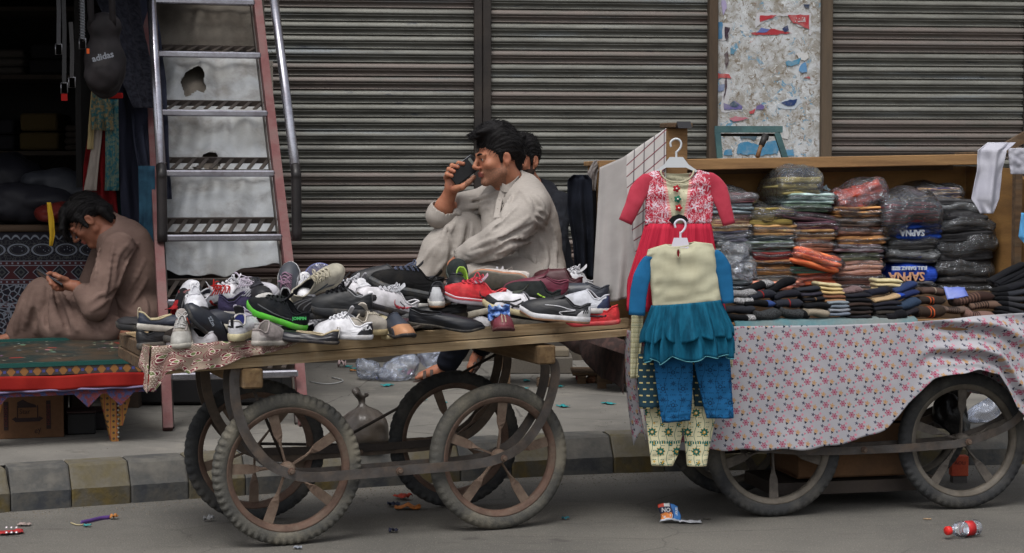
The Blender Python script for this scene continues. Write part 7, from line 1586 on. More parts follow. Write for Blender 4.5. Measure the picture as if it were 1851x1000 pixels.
tops = [(352, 548, .10, -78, 'white', (220, 220, 226), 'red-laced'), (416, 533, .20, 195, 'white', (222, 220, 226), 'tangled-lace'), (466, 536, .12, -70, 'black', (24, 24, 28), 'green-soled'), (548, 530, .20, -80, 'white', (220, 220, 224), 'band-toed'), (606, 524, .22, 190, 'black', (22, 22, 26), 'smooth high'), (634, 566, .06, -72, 'white', (222, 222, 226), 'FIL-lettered'), (640, 528, .18, 160, 'white', (220, 218, 224), 'left basketball'), (766, 536, .12, 200, 'black', (24, 24, 26), 'yellow-crest'), (822, 514, .16, -78, 'black', (26, 27, 32), 'striped-counter'), (888, 516, .18, 190, 'white', (222, 218, 220), 'gum-soled'), (952, 560, .05, 185, 'white', (220, 220, 226), 'crossed-stripe'), (990, 532, .12, -66, 'black', (24, 24, 28), 'outlined-panel'), (1034, 508, .2, 188, 'white', (216, 216, 222), 'dark blue leather')]
for px, py, v, yw, wn, c_, nb_ in tops:
    shoe('%s trainer with laces sitting high on the heap next to the %s shoe' % (wn, nb_), px, py, YF(px, v), yw, random.uniform(0, 14), random.uniform(-12, 12), Shoe(L=.25, wob=.001), c_, (30, 30, 34) if px % 4 == 0 else (206, 204, 200), heelc=(34, 36, 42) if c_[0] > 100 else (200, 200, 206), lining=(40, 40, 46), laces=(210, 210, 216) if c_[0] > 100 else (60, 60, 66), tongue=c_, lines=[((36, 38, 44) if c_[0] > 100 else (206, 206, 210), [(1.25, .2), (1.55, .5), (1.8, .8)], [.008])], loop=.4)
# transparent disc-shaped lid behind the chunky sneaker, blue shred, belts
p = P(578, 505, 6.70); d_ = thing('clear_lid', 'round clear bluish plastic lid standing behind the chunky sneaker', 'lid', tuple(p)); m = MB(); m.lathe([(0, 0), (.058, .0), (.062, .004), (.060, .008), (0, .006)], 32, 'y'); m.build('disc', plastic_film('blue_film', .22, (96, 100, 150), .15, 8), d_); m = MB(); m.tube([(.061*math.cos(a), .003, .061*math.sin(a)) for a in [2*PI*k/32 for k in range(33)]], .002, 6); m.build('rim', mat('lid_rim', (110, 116, 170), .3, bump=0), d_)
p = P(902, 562, 6.46); m = MB(); m.grid(lambda u, v: (p.x+(u-.5)*.08, p.y-.02+.03*nz((u*4, v*4, 1)), p.z+.02-.05*v+.014*nz((u*7, v*7, 0))), 14, 14); tag(m.build('plastic_shred', mat('blue_shred', (70, 110, 186), .35, (150, 176, 214), ns=26, bump=.4, bs=40), None, solid=.001), 'torn blue plastic shred hanging over the maroon round-toed shoe', 'wrapper')
# ================================================================= PEOPLE
def skin_mat(name, c, c2):
    g = G(name, .55, 0, .35); o = g.obj(); n1 = g.noise(o, 18, 4); n2 = g.noise(o, 240, 3)
    g.col(g.mix(n2*.25, g.mix(g.ramp(n1, .35, .65), S(*c), S(*c2)), S(70, 30, 20))); g.bump(n2, .25, .001); g.b.inputs['Subsurface Weight'].default_value = .06; g.b.inputs['Subsurface Radius'].default_value = (.02, .008, .004); return g.mat
M_sk1 = skin_mat('skin_tan', (176, 120, 92), (164, 104, 80)); M_sk3 = skin_mat('skin_brown', (150, 100, 78), (136, 86, 66))
M_lip = mat('lip', (142, 78, 70), .5, bump=.1); M_stub = mat('stubble_skin', (160, 110, 86), .65, (136, 96, 76), ns=200, nm=.5, bump=.4, bs=500); M_beard = mat('short_beard', (38, 28, 24), .9, (70, 48, 40), ns=160, nm=.5, bump=.8, bs=400)
M_hair = mat('black_hair', (15, 13, 14), .62, (24, 21, 22), ns=60, stretch=(6, 6, 1), bump=.6, bs=120, spec=.2); M_eyew = mat('eye_white', (176, 168, 160), .3, bump=0); M_iris = mat('dark_iris', (26, 16, 12), .2, bump=0)
def headT(ear_pt, yaw, pitch, roll, sc, side=1):
    Rm = Matrix.Rotation(R(yaw), 4, 'Z') @ Matrix.Rotation(R(pitch), 4, 'X') @ Matrix.Rotation(R(roll), 4, 'Y')
    c = Vector(ear_pt)-(Rm @ Vector((.078*side*sc, .012*sc, 0))); return Matrix.Translation(c) @ Rm @ Matrix.Scale(sc, 4)
def head_sdf(s, T, sc, jaw=1.0):
    q = lambda x, y, z: tuple(T @ Vector((x, y, z))); rot = T.to_3x3().normalized().to_4x4()
    E = lambda c, r, k=.012, mode='add': s.ell(q(*c), [v*sc for v in (r if hasattr(r, '__len__') else (r,)*3)], rot, k*sc, mode)
    C = lambda a, b, r1, r2=None, k=.012, mode='add': s.cone(q(*a), q(*b), r1*sc, (r2 if r2 is not None else r1)*sc, k*sc, mode)
    E((0, .018, .042), (.074, .094, .082)); E((0, -.028, -.01), (.062, .062, .085), .02); E((0, -.035, -.055), (.047*jaw, .045, .048), .02)
    E((0, -.070, -.094), (.020, .016, .016), .015)
    for x in (-1, 1):
        C((x*.012, -.066, -.094), (x*.052*jaw, .002, -.052), .014, .016, .02); C((x*.052*jaw, .002, -.052), (x*.064, .012, -.01), .015, .014, .02)
        E((x*.043, -.060, -.018), (.020, .020, .018), .018)
        E((x*.031, -.094, .010), (.019, .016, .014), .010, 'sub'); E((x*.031, -.074, .009), .0152, .004)
        C((x*.017, -.0905, .016), (x*.046, -.082, .012), .0032, .0028, .003); C((x*.018, -.0885, .0005), (x*.044, -.082, .002), .0026, .0024, .003)
        C((x*.008, -.092, .028), (x*.047, -.080, .026), .0095, .0085, .010)
        E((x*.014, -.098, -.030), (.009, .010, .008), .005)
        E((x*.078, .014, .0), (.009, .019, .031), .006); E((x*.086, .008, .004), (.006, .010, .017), .004, 'sub'); C((x*.082, .024, .018), (x*.083, .026, -.008), .004, .004, .004)
        E((x*.060, -.030, .018), (.02, .03, .03), .02, 'sub') if 0 else None
    C((0, -.088, .022), (0, -.112, -.018), .0075, .0095, .010); E((0, -.114, -.025), (.011, .010, .009), .007); E((0, -.104, -.034), (.010, .008, .005), .005)
    C((-.018, -.090, -.054), (.018, -.090, -.054), .0062, .0062, .006); C((0, -.095, -.052), (0, -.094, -.053), .0065, .0065, .005); C((-.013, -.089, -.066), (.013, -.089, -.066), .0068, .0068, .006); C((-.022, -.096, -.0598), (.022, -.096, -.0598), .0022, .0022, .0025, 'sub')
def finish_body(o_name, s, T, res, mats, parent, beard=0):
    vs, F = s.mesh(res); Ti = np.array(T.inverted()); c = vs[F].mean(1); h = c@Ti[:3, :3].T+Ti[:3, 3]; x, y, z = np.abs(h[:, 0]), h[:, 1], h[:, 2]
    mi = np.zeros(len(F), int)
    lips = (x < .022-.1*np.abs(z+.060)) & (y < -.082) & (z < -.0485) & (z > -.072); 
    st = ((y < .012) & (z < -.036-.25*(x > .035)*(x-.05)*0) & (z > -.125) & (x < .075) & ~((x < .016) & (z > -.045))) | ((x > .05) & (y > -.015) & (y < .012) & (z < .02) & (z > -.06) & (x < .072))
    mi[st & (np.abs(h).max(1) < .14)] = 2; mi[lips] = 1
    return np_mesh(o_name, vs, F, mats, parent, mi)
def eyes(T, sc, parent, gaze=(0, -1, -.1)):
    for x in (-1, 1):
        c = T @ Vector((x*.031, -.0755, .0085)); m = MB(); gz = Vector(gaze).normalized(); rz = gz.to_track_quat('Z', 'Y').to_matrix().to_4x4()
        TT = Matrix.Translation(c) @ T.to_3x3().normalized().to_4x4() @ rz @ Matrix.Scale(sc, 4)
        r = .0142; pr = [(r*math.sin(a), r*math.cos(a)) for a in [PI*k/14 for k in range(15)]]
        m.lathe(pr, 18, 'z', T=TT); e = m.build('eye', M_eyew, parent, world=True)
        m = MB(); m.lathe([(.0, r+.0006), (.0035, r+.0004), (.0062, r-.0012), (.007, r-.002)], 16, 'z', T=TT); m.build('iris', M_iris, e); e.children[0].data.transform(Matrix.Translation(-parent.location))
        m = MB(); k = cr([T @ Vector((x*a, b, c_)) for a, b, c_ in ((.014, -.0985, .0245), (.027, -.0975, .0305), (.040, -.0905, .0305), (.052, -.079, .0245))], 5)
        m.tube(k, [.0022, .0036, .0040, .0042, .004, .0042, .0040, .0038, .0036, .0034, .003, .0026, .0024, .002, .0016, .001][:len(k)], 6); m.build('eyebrow', M_hair, parent, world=True)
def hair_build(T, sc, parent, kind=0, seed=0):
    s = SDF(); q = lambda x, y, z: tuple(T @ Vector((x, y, z))); rot = T.to_3x3().normalized().to_4x4()
    E = lambda c, r, k=.012, mode='add': s.ell(q(*c), [v*sc for v in (r if hasattr(r, '__len__') else (r,)*3)], rot, k*sc, mode)
    C = lambda a, b, r1, r2=None, k=.012, mode='add': s.cone(q(*a), q(*b), r1*sc, (r2 if r2 is not None else r1)*sc, k*sc, mode)
    rn = random.Random(seed)
    E((0, .024, .054), (.083, .098, .086)); E((0, -.004, .112 if kind == 0 and sc < 1 else .094), (.072, .086, .060 if kind == 0 and sc < 1 else .042), .03)
    C((0, .09, .0), (0, .085, -.045), .042, .022, .03)
    E((0, -.118, -.03), (.11, .085, .088), .010, 'sub')
    for x in (-1, 1):
        E((x*.092, -.006, -.040), (.034, .060, .052), .008, 'sub'); E((x*.09, .014, .0), (.016, .022, .034), .006, 'sub')
        C((x*.070, -.012, .03), (x*.0685, -.010, -.012), .011, .006, .008)
    if kind == 0:
        for k in range(9):
            x = -.05+.0125*k; C((x, -.05, .128+.006*math.sin(k)), (x*1.15, -.100-.010*rn.random(), .102+.028*rn.random()), .017, .007, .012)
    if kind == 1:
        for k in range(16):
            x = -.072+.0096*k; C((x*.8, -.04, .122), (x*1.05, -.112, .060), .015, .011, .010); C((x*1.05, -.112, .060), (x*1.0, -.128-.006*rn.random(), .012-.03*rn.random()+.03*abs(x)/.07), .011, .004, .008)
        for x in (-1, 1):
            C((x*.074, -.02, .05), (x*.082, -.016, -.018), .018, .008, .012); C((x*.06, .09, -.01), (x*.056, .085, -.075), .026, .012, .012)
        C((0, .10, -.02), (0, .09, -.085), .036, .018, .012)
    vs, F = s.mesh(.0042 if sc < 1.15 else .005); Ti = T.inverted()
    for i in range(len(vs)):
        h = Ti @ Vector(vs[i]); a = math.atan2(h.x, h.z+.02); d = .0014*math.sin(a*60+7*nz((h.y*14, a*3, seed)))+.0036*nz((h.x*50, h.y*16, h.z*50)); n = (Vector(vs[i])-T @ Vector((0, .01, .03))).normalized(); vs[i] += np.array(n)*d*sc
    hr = np_mesh('hair', vs, F, M_hair, parent)
    m = MB(); n_t = 1500; N_ = len(vs)
    for k in range(n_t):
        p = Vector(vs[rn.randrange(N_)]); h = Ti @ p
        if h.z < -.0 and abs(h.x) > .05 and h.y < .03: continue
        n = (h-Vector((0, .012, .03))).normalized(); fl = Vector((h.x*.6, -.8 if h.y < .0 and kind == 1 else (-.55 if h.y < -.02 else .8), -.35 if kind == 1 else (.25 if h.z > .09 else -.55))); fl = (fl-n*fl.dot(n)).normalized()
        L = rn.uniform(.012, .036)*(1.2 if kind == 1 else 1); r0 = .0011*sc; pts = [h-n*.003, h+fl*L*.5+n*.005*rn.random(), h+fl*L+n*rn.uniform(-.002, .010)]
        m.tube([T @ q_ for q_ in pts], [r0, r0*.8, .0003], 4, caps=False)
    m.build('hair_strands', M_hair, hr); hr.children[0].data.transform(Matrix.Translation(-parent.location)); hr.children[0]['kind'] = 'stuff'
def ridge(s, pts, r=.007, depth=.4, k=.014, mode='add'):
    """a fold following image points, found on the garment's surface"""
    H = [s.hit(x, y) for x, y in pts]; H = [h for h in H if h is not None]
    if len(H) < 2: return
    C_ = cr(H, 3); n = len(C_); new = []
    for i, p in enumerate(C_):
        d = (p-CAM).normalized(); e = math.sin(PI*(i+.5)/n)**.5; new.append((p+d*r*depth, max(.002, r*e)))
    for a, b in zip(new, new[1:]): s.cone(a[0], b[0], a[1], b[1], k, mode)
def cloth_noise(vs, F, amp, sc, seed, wr=None):
    me_n = np.zeros_like(vs); a, b, c = vs[F[:, 0]], vs[F[:, 1]], vs[F[:, 2]]; n = np.cross(b-a, c-a)
    for k in range(F.shape[1]): np.add.at(me_n, F[:, k], n)
    me_n /= np.linalg.norm(me_n, axis=1)[:, None]+1e-12
    out = vs.copy()
    for i in range(len(vs)):
        p = vs[i]; q = (p[0]*sc, p[1]*sc, p[2]*sc*1.6); r_ = 1-abs(2*nz((q[0]+nz(q)*1.2, q[1], q[2]+seed))); d = amp*(nz(q)*.7+(r_-.6)*.7)
        if wr is not None: d += wr(p)
        out[i] = p+me_n[i]*d
    return out
def linen(name, c, c2):
    g = G(name, .95, 0, .1); o = g.obj(); a = g.noise(g.scl(o, (300, 300, 40)), 1, 2); b = g.noise(g.scl(o, (40, 40, 400)), 1, 2); big = g.noise(o, 8, 4)
    g.col(g.mix((a+b)*.32, g.mix(g.ramp(big, .35, .65), S(*c), S(*c2)), S(*[int(q*.62) for q in c]))); g.bump(a+b+g.noise(o, 34, 4)*1.2, .3, .0014); return g.mat
def pt(x, y, Y): return P(x, y, Y)
def foot_sandal(s, ank, toe, w=.034, r=.026):
    d = (toe-ank); s.cone(ank, ank+d*.35+Vector((0, 0, -.01)), r*1.1, w*.9, .02); s.cone(ank+d*.35, ank+d*.8, w*.85, w*.7, .02); l = d.cross(Vector((0, 0, 1))).normalized()
    for k in range(5):
        o_ = l*(-.021+.0105*k); s.cone(ank+d*.74+o_*.9, ank+d*(.95-.03*k)+o_, .0095 if k else .012, .008 if k else .011, .005)
# ---------------------------------------------------------------- man on the phone, seated on the cart
base1 = P(960, 560, 7.16); person1 = thing('person', 'man in a light grey kameez sitting on the shoe cart talking into a phone', 'person', (base1.x, base1.y, .78), (0, 0, 0))
sc1 = .91; T1_ = headT(P(916, 287, 7.10), -68, 6, 0, sc1)
s = SDF(); head_sdf(s, T1_, sc1, 1.04)
nk0 = T1_ @ Vector((0, .022, -.055)); nk1 = pt(930, 338, 7.22)
s.cone(nk0, nk1, .052, .058, .02); s.cone(T1_ @ Vector((.0, -.02, -.07)), pt(915, 338, 7.19), .035, .04, .02)
shN, shF = pt(962, 374, 7.05), pt(893, 360, 7.42); cst = pt(936, 392, 7.24); pel = pt(975, 500, 7.22)
s.cone(shN, shF, .055, .055, .04); s.cone(cst, pel, .115, .115, .05)
elN, wrN = pt(902, 432, 6.93), pt(836, 466, 7.02); elF, wrF = pt(797, 388, 7.32), pt(815, 345, 7.27)
s.chain([shN, elN], [.047, .038], .02); s.chain([elN, wrN, pt(820, 480, 7.04)], [.038, .027, .027], .015)
s.chain([shF, elF], [.047, .038], .02); s.chain([elF, lerp(elF, wrF, .35), wrF], [.036, .037, .0255], .012)
# phone hand
s.ell(pt(819, 333, 7.255), (.033, .020, .040), Matrix.Rotation(R(12), 4, 'Y'), .012); s.cone(wrF, pt(817, 338, 7.26), .025, .026, .012)
for ch in ([(826, 326, 7.265), (823, 306, 7.275), (829, 295, 7.245), (838, 296, 7.196)], [(820, 326, 7.27), (815, 308, 7.275), (817, 299, 7.235), (828, 302, 7.195)], [(815, 327, 7.265), (809, 313, 7.27), (811, 306, 7.225), (821, 310, 7.195)], [(811, 331, 7.255), (806, 321, 7.255), (808, 315, 7.225), (817, 318, 7.20)]):
    s.chain([pt(*q) for q in ch], [.0105, .0098, .0092, .008], .004)
s.chain([pt(821, 342, 7.225), pt(836, 338, 7.19), pt(848, 329, 7.187), pt(857, 320, 7.19)], [.016, .0125, .011, .009], .006)
# resting hand with curled fingers
for k, (dx, dy) in enumerate(((-8, 10), (-5, 13), (-1, 15), (3, 15))): s.chain([pt(824+k*2, 476, 7.03-.012*k), pt(824+dx, 476+dy*.7, 7.02-.014*k), pt(824+dx+2, 476+dy*1.3, 7.03-.014*k)], [.010, .0095, .008], .004)
s.chain([pt(826, 474, 6.99), pt(818, 480, 6.97), pt(814, 488, 6.97)], [.012, .011, .009], .004)
# legs: far knee raised, near leg folded flat
hipF, knF, anF = pt(968, 500, 7.36), pt(836, 408, 7.36), pt(764, 505, 7.32); hipN, knN, anN = pt(978, 512, 7.14), pt(858, 512, 7.0), pt(940, 530, 6.92)
s.chain([hipF, knF, anF], [.085, .058, .04], .03); s.chain([hipN, knN, anN], [.085, .058, .04], .03)
foot_sandal(s, anF, anF+Vector((-.16, -.05, -.05))); foot_sandal(s, anN, anN+Vector((.15, -.03, -.03)))
finish_body('body', s, T1_, .0045, [M_sk1, M_lip, M_stub], person1)
eyes(T1_, sc1, person1, (-.0, -1, -.05)); hair_build(T1_, sc1, person1, 0, 3)
M_lin = linen('grey_linen', (176, 169, 162), (168, 161, 154))
k1 = SDF(); rz = Matrix.Rotation(math.atan2((shF-shN).y, (shF-shN).x), 4, 'Z')
k1.ell(pt(936, 388, 7.24), (.205, .125, .165), rz, .04); k1.cone(shN, shF, .066, .064, .05); k1.cone(pt(944, 350, 7.2), pt(964, 400, 7.22), .070, .10, .05); k1.ell(pt(948, 440, 7.23), (.168, .118, .15), rz, .05); k1.ell(pt(958, 492, 7.22), (.18, .134, .12), rz, .05); k1.cone(pt(974, 440, 7.2), pt(972, 505, 7.18), .080, .095, .06)
k1.cone(pt(905, 362, 7.30), pt(912, 420, 7.22), .07, .09, .05)
k1.chain([shN, lerp(shN, elN, .5), elN], [.068, .066, .064], .03); k1.chain([elN, lerp(elN, wrN, .6), wrN+(wrN-elN)*.02], [.064, .052, .046], .02)
k1.chain([shF, lerp(shF, elF, .55), elF+(elF-shF)*.02], [.068, .060, .056], .03); k1.cone(elF, lerp(elF, wrF, .22), .056, .05, .02)
k1.cone(pt(936, 342, 7.21), pt(926, 330, 7.20), .078, .062, .02)
# openings: neck and both cuffs are cut away so skin shows
k1.cone(pt(917, 305, 7.16), pt(918, 322, 7.17), .056, .054, .006, 'sub'); k1.cone(lerp(elF, wrF, .30), lerp(elF, wrF, 1.2), .048, .06, .006, 'sub'); k1.cone(wrN+(wrN-elN)*.04, wrN+(wrN-elN)*.6, .042, .05, .006, 'sub')
for pts, r_ in (([(972, 378), (982, 384), (990, 394)], .008), ([(968, 388), (980, 394), (988, 404)], .008), ([(964, 398), (976, 404), (984, 414)], .007), ([(935, 372), (920, 392), (900, 410), (880, 424)], .010), ([(955, 392), (930, 412), (905, 428), (880, 440)], .009), ([(970, 418), (940, 430), (915, 438), (890, 452)], .010), ([(960, 436), (930, 444), (905, 452), (885, 466)], .009), ([(842, 470), (862, 462), (890, 446)], .008), ([(850, 452), (870, 442), (888, 432)], .007), ([(846, 460), (858, 458), (872, 452)], .006), ([(856, 476), (880, 468), (905, 462), (935, 452)], .009),
                ([(900, 345), (888, 352), (872, 358), (852, 362)], .008), ([(890, 362), (870, 370), (850, 374), (832, 376)], .009), ([(884, 376), (864, 384), (845, 388)], .008), ([(812, 376), (826, 384), (836, 392)], .007), ([(905, 352), (902, 372), (898, 395)], .006), ([(926, 352), (916, 372), (908, 392)], .007), ([(975, 430), (985, 450), (988, 475)], .010), ([(992, 400), (1002, 430), (1005, 462)], .009), ([(958, 460), (968, 476), (972, 498)], .009), ([(990, 470), (985, 486), (988, 500)], .009), ([(935, 460), (944, 476), (946, 495)], .008), ([(1000, 455), (1003, 480), (1000, 500)], .009), ([(962, 352), (974, 364), (984, 378)], .008), ([(940, 345), (955, 362), (962, 380)], .007)):
    ridge(k1, pts, r_*1.15, .25, .010)
for pts, r_ in (([(930, 382), (912, 402), (888, 418)], .008), ([(962, 406), (930, 422), (900, 434)], .008), ([(960, 428), (925, 438), (895, 456)], .008), ([(976, 384), (984, 392)], .006), ([(970, 394), (980, 402)], .006), ([(880, 366), (860, 372), (840, 374)], .007), ([(973, 452), (974, 475), (973, 500)], .006), ([(905, 350), (893, 362), (890, 385), (886, 400)], .006), ([(915, 345), (908, 375), (904, 400)], .003)):
    ridge(k1, pts, r_*.9, .1, .009, 'sub')
vs, F = k1.mesh(.0055); vs = cloth_noise(vs, F, .0028, 11, 1.0); np_mesh('kameez', vs, F, M_lin, person1)
# standing collar, placket and buttons
m = MB(); cpts = [(907, 338, 7.13), (915, 341, 7.11), (926, 336, 7.115), (936, 327, 7.15), (941, 318, 7.20), (936, 312, 7.26), (922, 316, 7.29), (908, 326, 7.27), (902, 334, 7.20), (905, 338, 7.14)]
m.strap(cr([pt(*q) for q in cpts], 5), .030, .004, (0, 0, 1)); m.build('collar', M_lin, person1, smooth=True, world=True, auto=50)
H = [k1.hit(x, y) for x, y in ((908, 346), (903, 362), (900, 378), (897, 394))]; H = [h for h in H if h is not None]
m = MB(); m.strap([h+(CAM-h).normalized()*.002 for h in cr(H, 4)], .022, .003, (1, -.4, 0)); pl = m.build('placket', M_lin, person1, smooth=False, world=True)
for h in H[:3]: 
    m = MB(); q = h+(CAM-h).normalized()*.005-person1.location; m.lathe([(0, -.001), (.0035, 0), (.0035, .002)], 8, 'y', T=Matrix.Translation(q)); m.build('button', mat('button_grey', (130, 124, 118), .4, bump=0), pl)
s1 = SDF(); s1.chain([hipF, lerp(hipF, knF, .5), knF+Vector((0, 0, -.01))], [.115, .102, .082], .04); s1.chain([knF, lerp(knF, anF, .5), anF], [.084, .088, .062], .03); s1.cone(anF, anF+(anF-knF)*.06, .062, .054, .02)
s1.chain([hipN, lerp(hipN, knN, .5), knN], [.115, .10, .082], .04); s1.chain([knN, lerp(knN, anN, .5), anN], [.080, .075, .058], .03)
for pts, r_ in (([(812, 402), (800, 430), (785, 460)], .009), ([(838, 400), (834, 430), (822, 465)], .009), ([(852, 408), (850, 432), (842, 455)], .009), ([(826, 396), (812, 425), (796, 470)], .007), ([(790, 440), (772, 462), (760, 480)], .007), ([(846, 482), (870, 474), (900, 478)], .009), ([(860, 490), (885, 484), (912, 488)], .008), ([(806, 470), (796, 484), (788, 496)], .008)): ridge(s1, pts, r_*1.2, .25, .010)
for pts, r_ in (([(808, 415), (816, 440), (812, 470)], .005), ([(822, 410), (820, 440), (812, 480)], .006), ([(848, 402), (842, 440)], .005)): ridge(s1, pts, r_*1.2, .1, .01, 'sub')
vs, F = s1.mesh(.007); vs = cloth_noise(vs, F, .003, 10, 4.0); np_mesh('shalwar', vs, F, M_lin, person1)
ph = thing('mobile_phone', 'black mobile phone held to the ear of the man in grey', 'phone', tuple(P(839, 308, 7.225)), (0, 0, 0)); ph.rotation_euler = (R(-4), R(-37), R(6))
m = MB(); m.box((0, 0, 0), (.128, .0085, .068), bev=.004); m.build('casing', mat('phone_black', (20, 20, 24), .25, bump=0), ph, smooth=False); m = MB(); m.box((-.0, -.001, .0345), (.118, .005, .0015)); m.build('metal_edge', mat('phone_edge', (190, 192, 200), .25, metal=.9, bump=0), ph, smooth=False)
m = MB(); m.box((.045, -.0045, .012), (.012, .001, .030), bev=.0005); m.build('camera_strip', mat('phone_cam', (120, 124, 120), .3, bump=0), ph, smooth=False)
# ---------------------------------------------------------------- man in black behind him
base2 = P(985, 560, 9.95); person2 = thing('person', 'bearded man in black sitting behind the man on the phone, hand at his mouth', 'person', (base2.x, base2.y, .66))
sc2 = 1.10; T2_ = headT(P(968, 292, 9.72), -34, 4, 0, sc2)
s = SDF(); head_sdf(s, T2_, sc2, 1.0); s.cone(T2_ @ Vector((0, .022, -.055)), pt(972, 352, 9.86), .052, .062, .02)
sN, sF = pt(1010, 372, 9.72), pt(945, 366, 10.0); s.cone(sN, sF, .06, .06, .04); s.cone(pt(980, 400, 9.88), pt(990, 500, 9.92), .12, .12, .05)
eN, wN = pt(1000, 455, 9.55), pt(965, 372, 9.55); s.chain([sN, eN, lerp(eN, wN, .9), pt(955, 350, 9.58)], [.05, .042, .028, .03], .02)
for k in range(4): s.chain([pt(952+k*3, 348, 9.58-.01*k), pt(944+k*3.2, 338-k, 9.58-.01*k), pt(940+k*3.5, 328+k*1, 9.60-.01*k)], [.012, .0115, .0095], .005)
s.chain([pt(962, 352, 9.56), pt(965, 342, 9.55), pt(963, 333, 9.56)], [.014, .012, .010], .006)
eF = pt(930, 450, 10.0); s.chain([sF, eF, pt(905, 490, 9.8)], [.05, .042, .03], .02)
hA, kA, aA, tA = pt(975, 505, 9.85), pt(885, 528, 9.9), pt(806, 662, 10.25), pt(750, 684, 10.25); hB, kB, aB, tB = pt(985, 505, 10.05), pt(905, 530, 10.1), pt(868, 632, 10.4), pt(846, 672, 10.35)
s.chain([hA, kA, aA], [.09, .062, .036], .03); s.chain([hB, kB, aB], [.09, .062, .036], .03); foot_sandal(s, aA, tA); foot_sandal(s, aB, tB)
finish_body('body', s, T2_, .0058, [M_sk1, M_lip, M_beard], person2); eyes(T2_, sc2, person2, (-.3, -1, -.2)); hair_build(T2_, sc2, person2, 0, 8)
M_bk = cloth('black_shirt', (36, 38, 44), (27, 28, 33), ns=14)
k2 = SDF(); k2.cone(sN, sF, .075, .075, .05); k2.cone(pt(975, 362, 9.86), pt(988, 500, 9.92), .12, .165, .06); k2.chain([sN, eN], [.075, .064], .03); k2.chain([eN, lerp(eN, wN, .75)], [.064, .048], .02); k2.chain([sF, eF, pt(912, 482, 9.85)], [.075, .062, .05], .03); k2.cone(pt(968, 352, 9.84), pt(968, 346, 9.84), .066, .066, .02); k2.cone(pt(963, 330, 9.8), pt(962, 348, 9.78), .05, .055, .008, 'sub')
for pts in ([(985, 352), (1002, 362), (1014, 384)], [(990, 370), (1004, 384), (1010, 402)], [(1016, 400), (1008, 425), (1002, 445)], [(985, 380), (990, 400), (1000, 420)]): ridge(k2, pts, .008, .3)
vs, F = k2.mesh(.009); vs = cloth_noise(vs, F, .006, 12, 9.0); np_mesh('kameez', vs, F, M_bk, person2)
m = MB(); m.strap(cr([pt(*q) for q in ((955, 350, 9.74), (968, 348, 9.76), (980, 336, 9.84), (976, 328, 9.92))], 5), .03, .005, (0, 0, 1)); m.build('collar', M_bk, person2, world=True)
s2 = SDF(); s2.chain([hA, kA, lerp(kA, aA, .93)], [.12, .088, .068], .04); s2.chain([hB, kB, lerp(kB, aB, .9)], [.12, .088, .070], .04); vs, F = s2.mesh(.011); vs = cloth_noise(vs, F, .007, 10, 3.0); np_mesh('shalwar', vs, F, cloth('navy_shalwar', (30, 34, 46), (24, 26, 34)), person2)
for a_, t_ in ((aA, tA), (aB, tB)):
    d = t_-a_; m = MB(); m.strap([a_+d*-.15+Vector((0, 0, -.045)), a_+d*.4+Vector((0, 0, -.05)), t_+d*.05+Vector((0, 0, -.022))], .075, .014, d.cross(Vector((0, 0, 1)))); sd_ = m.build('sandal', mat('sandal_brown', (74, 60, 54), .7), person2, smooth=False, world=True)
    for f_ in (.05, .45, .68):
        c = a_+d*f_+Vector((0, 0, -.012)); l = d.cross(Vector((0, 0, 1))).normalized(); m = MB(); m.strap([c+l*.042*math.cos(t)+Vector((0, 0, .046*math.sin(t)-.01)) for t in [PI*i/8 for i in range(9)]], .018, .004, d); m.build('sandal_strap', mat('sandal_brown', (74, 60, 54), .7), sd_, smooth=False); sd_.children[-1].data.transform(Matrix.Translation(-person2.location))
bench = thing('wooden_bench', 'low wooden bench under the man in black', 'bench', (base2.x+.05, 10.05, PV))
m = MB(); m.box((0, 0, .40), (.62, .36, .05), bev=.004); m.build('seat', M_woodd, bench, smooth=False)
for x in (-.27, .27):
    for y in (-.13, .13): m = MB(); m.box((x, y, .1875), (.05, .05, .375)); m.build('leg', M_woodd, bench, smooth=False)
# ---------------------------------------------------------------- youth looking at a phone on the left
base3 = P(230, 608, 9.05); person3 = thing('person', 'youth in a brown kameez sitting hunched on a ledge reading his phone', 'person', (base3.x, base3.y, .52))
sc3 = 1.02; T3_ = headT(P(161, 398, 8.90), -80, 44, 0, sc3)
s = SDF(); head_sdf(s, T3_, sc3, .98); nk = pt(208, 414, 9.02); s.cone(T3_ @ Vector((0, .024, -.045)), nk, .052, .06, .02); s.cone(T3_ @ Vector((0, -.01, -.065)), pt(190, 424, 8.98), .035, .045, .02)
shN3, shF3 = pt(214, 448, 8.82), pt(198, 436, 9.20); s.cone(shN3, shF3, .058, .058, .04); s.cone(pt(225, 450, 9.0), pt(250, 580, 9.02), .12, .13, .05)
el3, wr3 = pt(172, 556, 8.72), pt(137, 518, 8.74); s.chain([shN3, el3], [.052, .04], .02); s.chain([el3, lerp(el3, wr3, .5), wr3], [.04, .036, .027], .012)
elF3, wrF3 = pt(150, 545, 9.15), pt(128, 530, 8.98); s.chain([shF3, elF3, wrF3], [.052, .04, .03], .02)
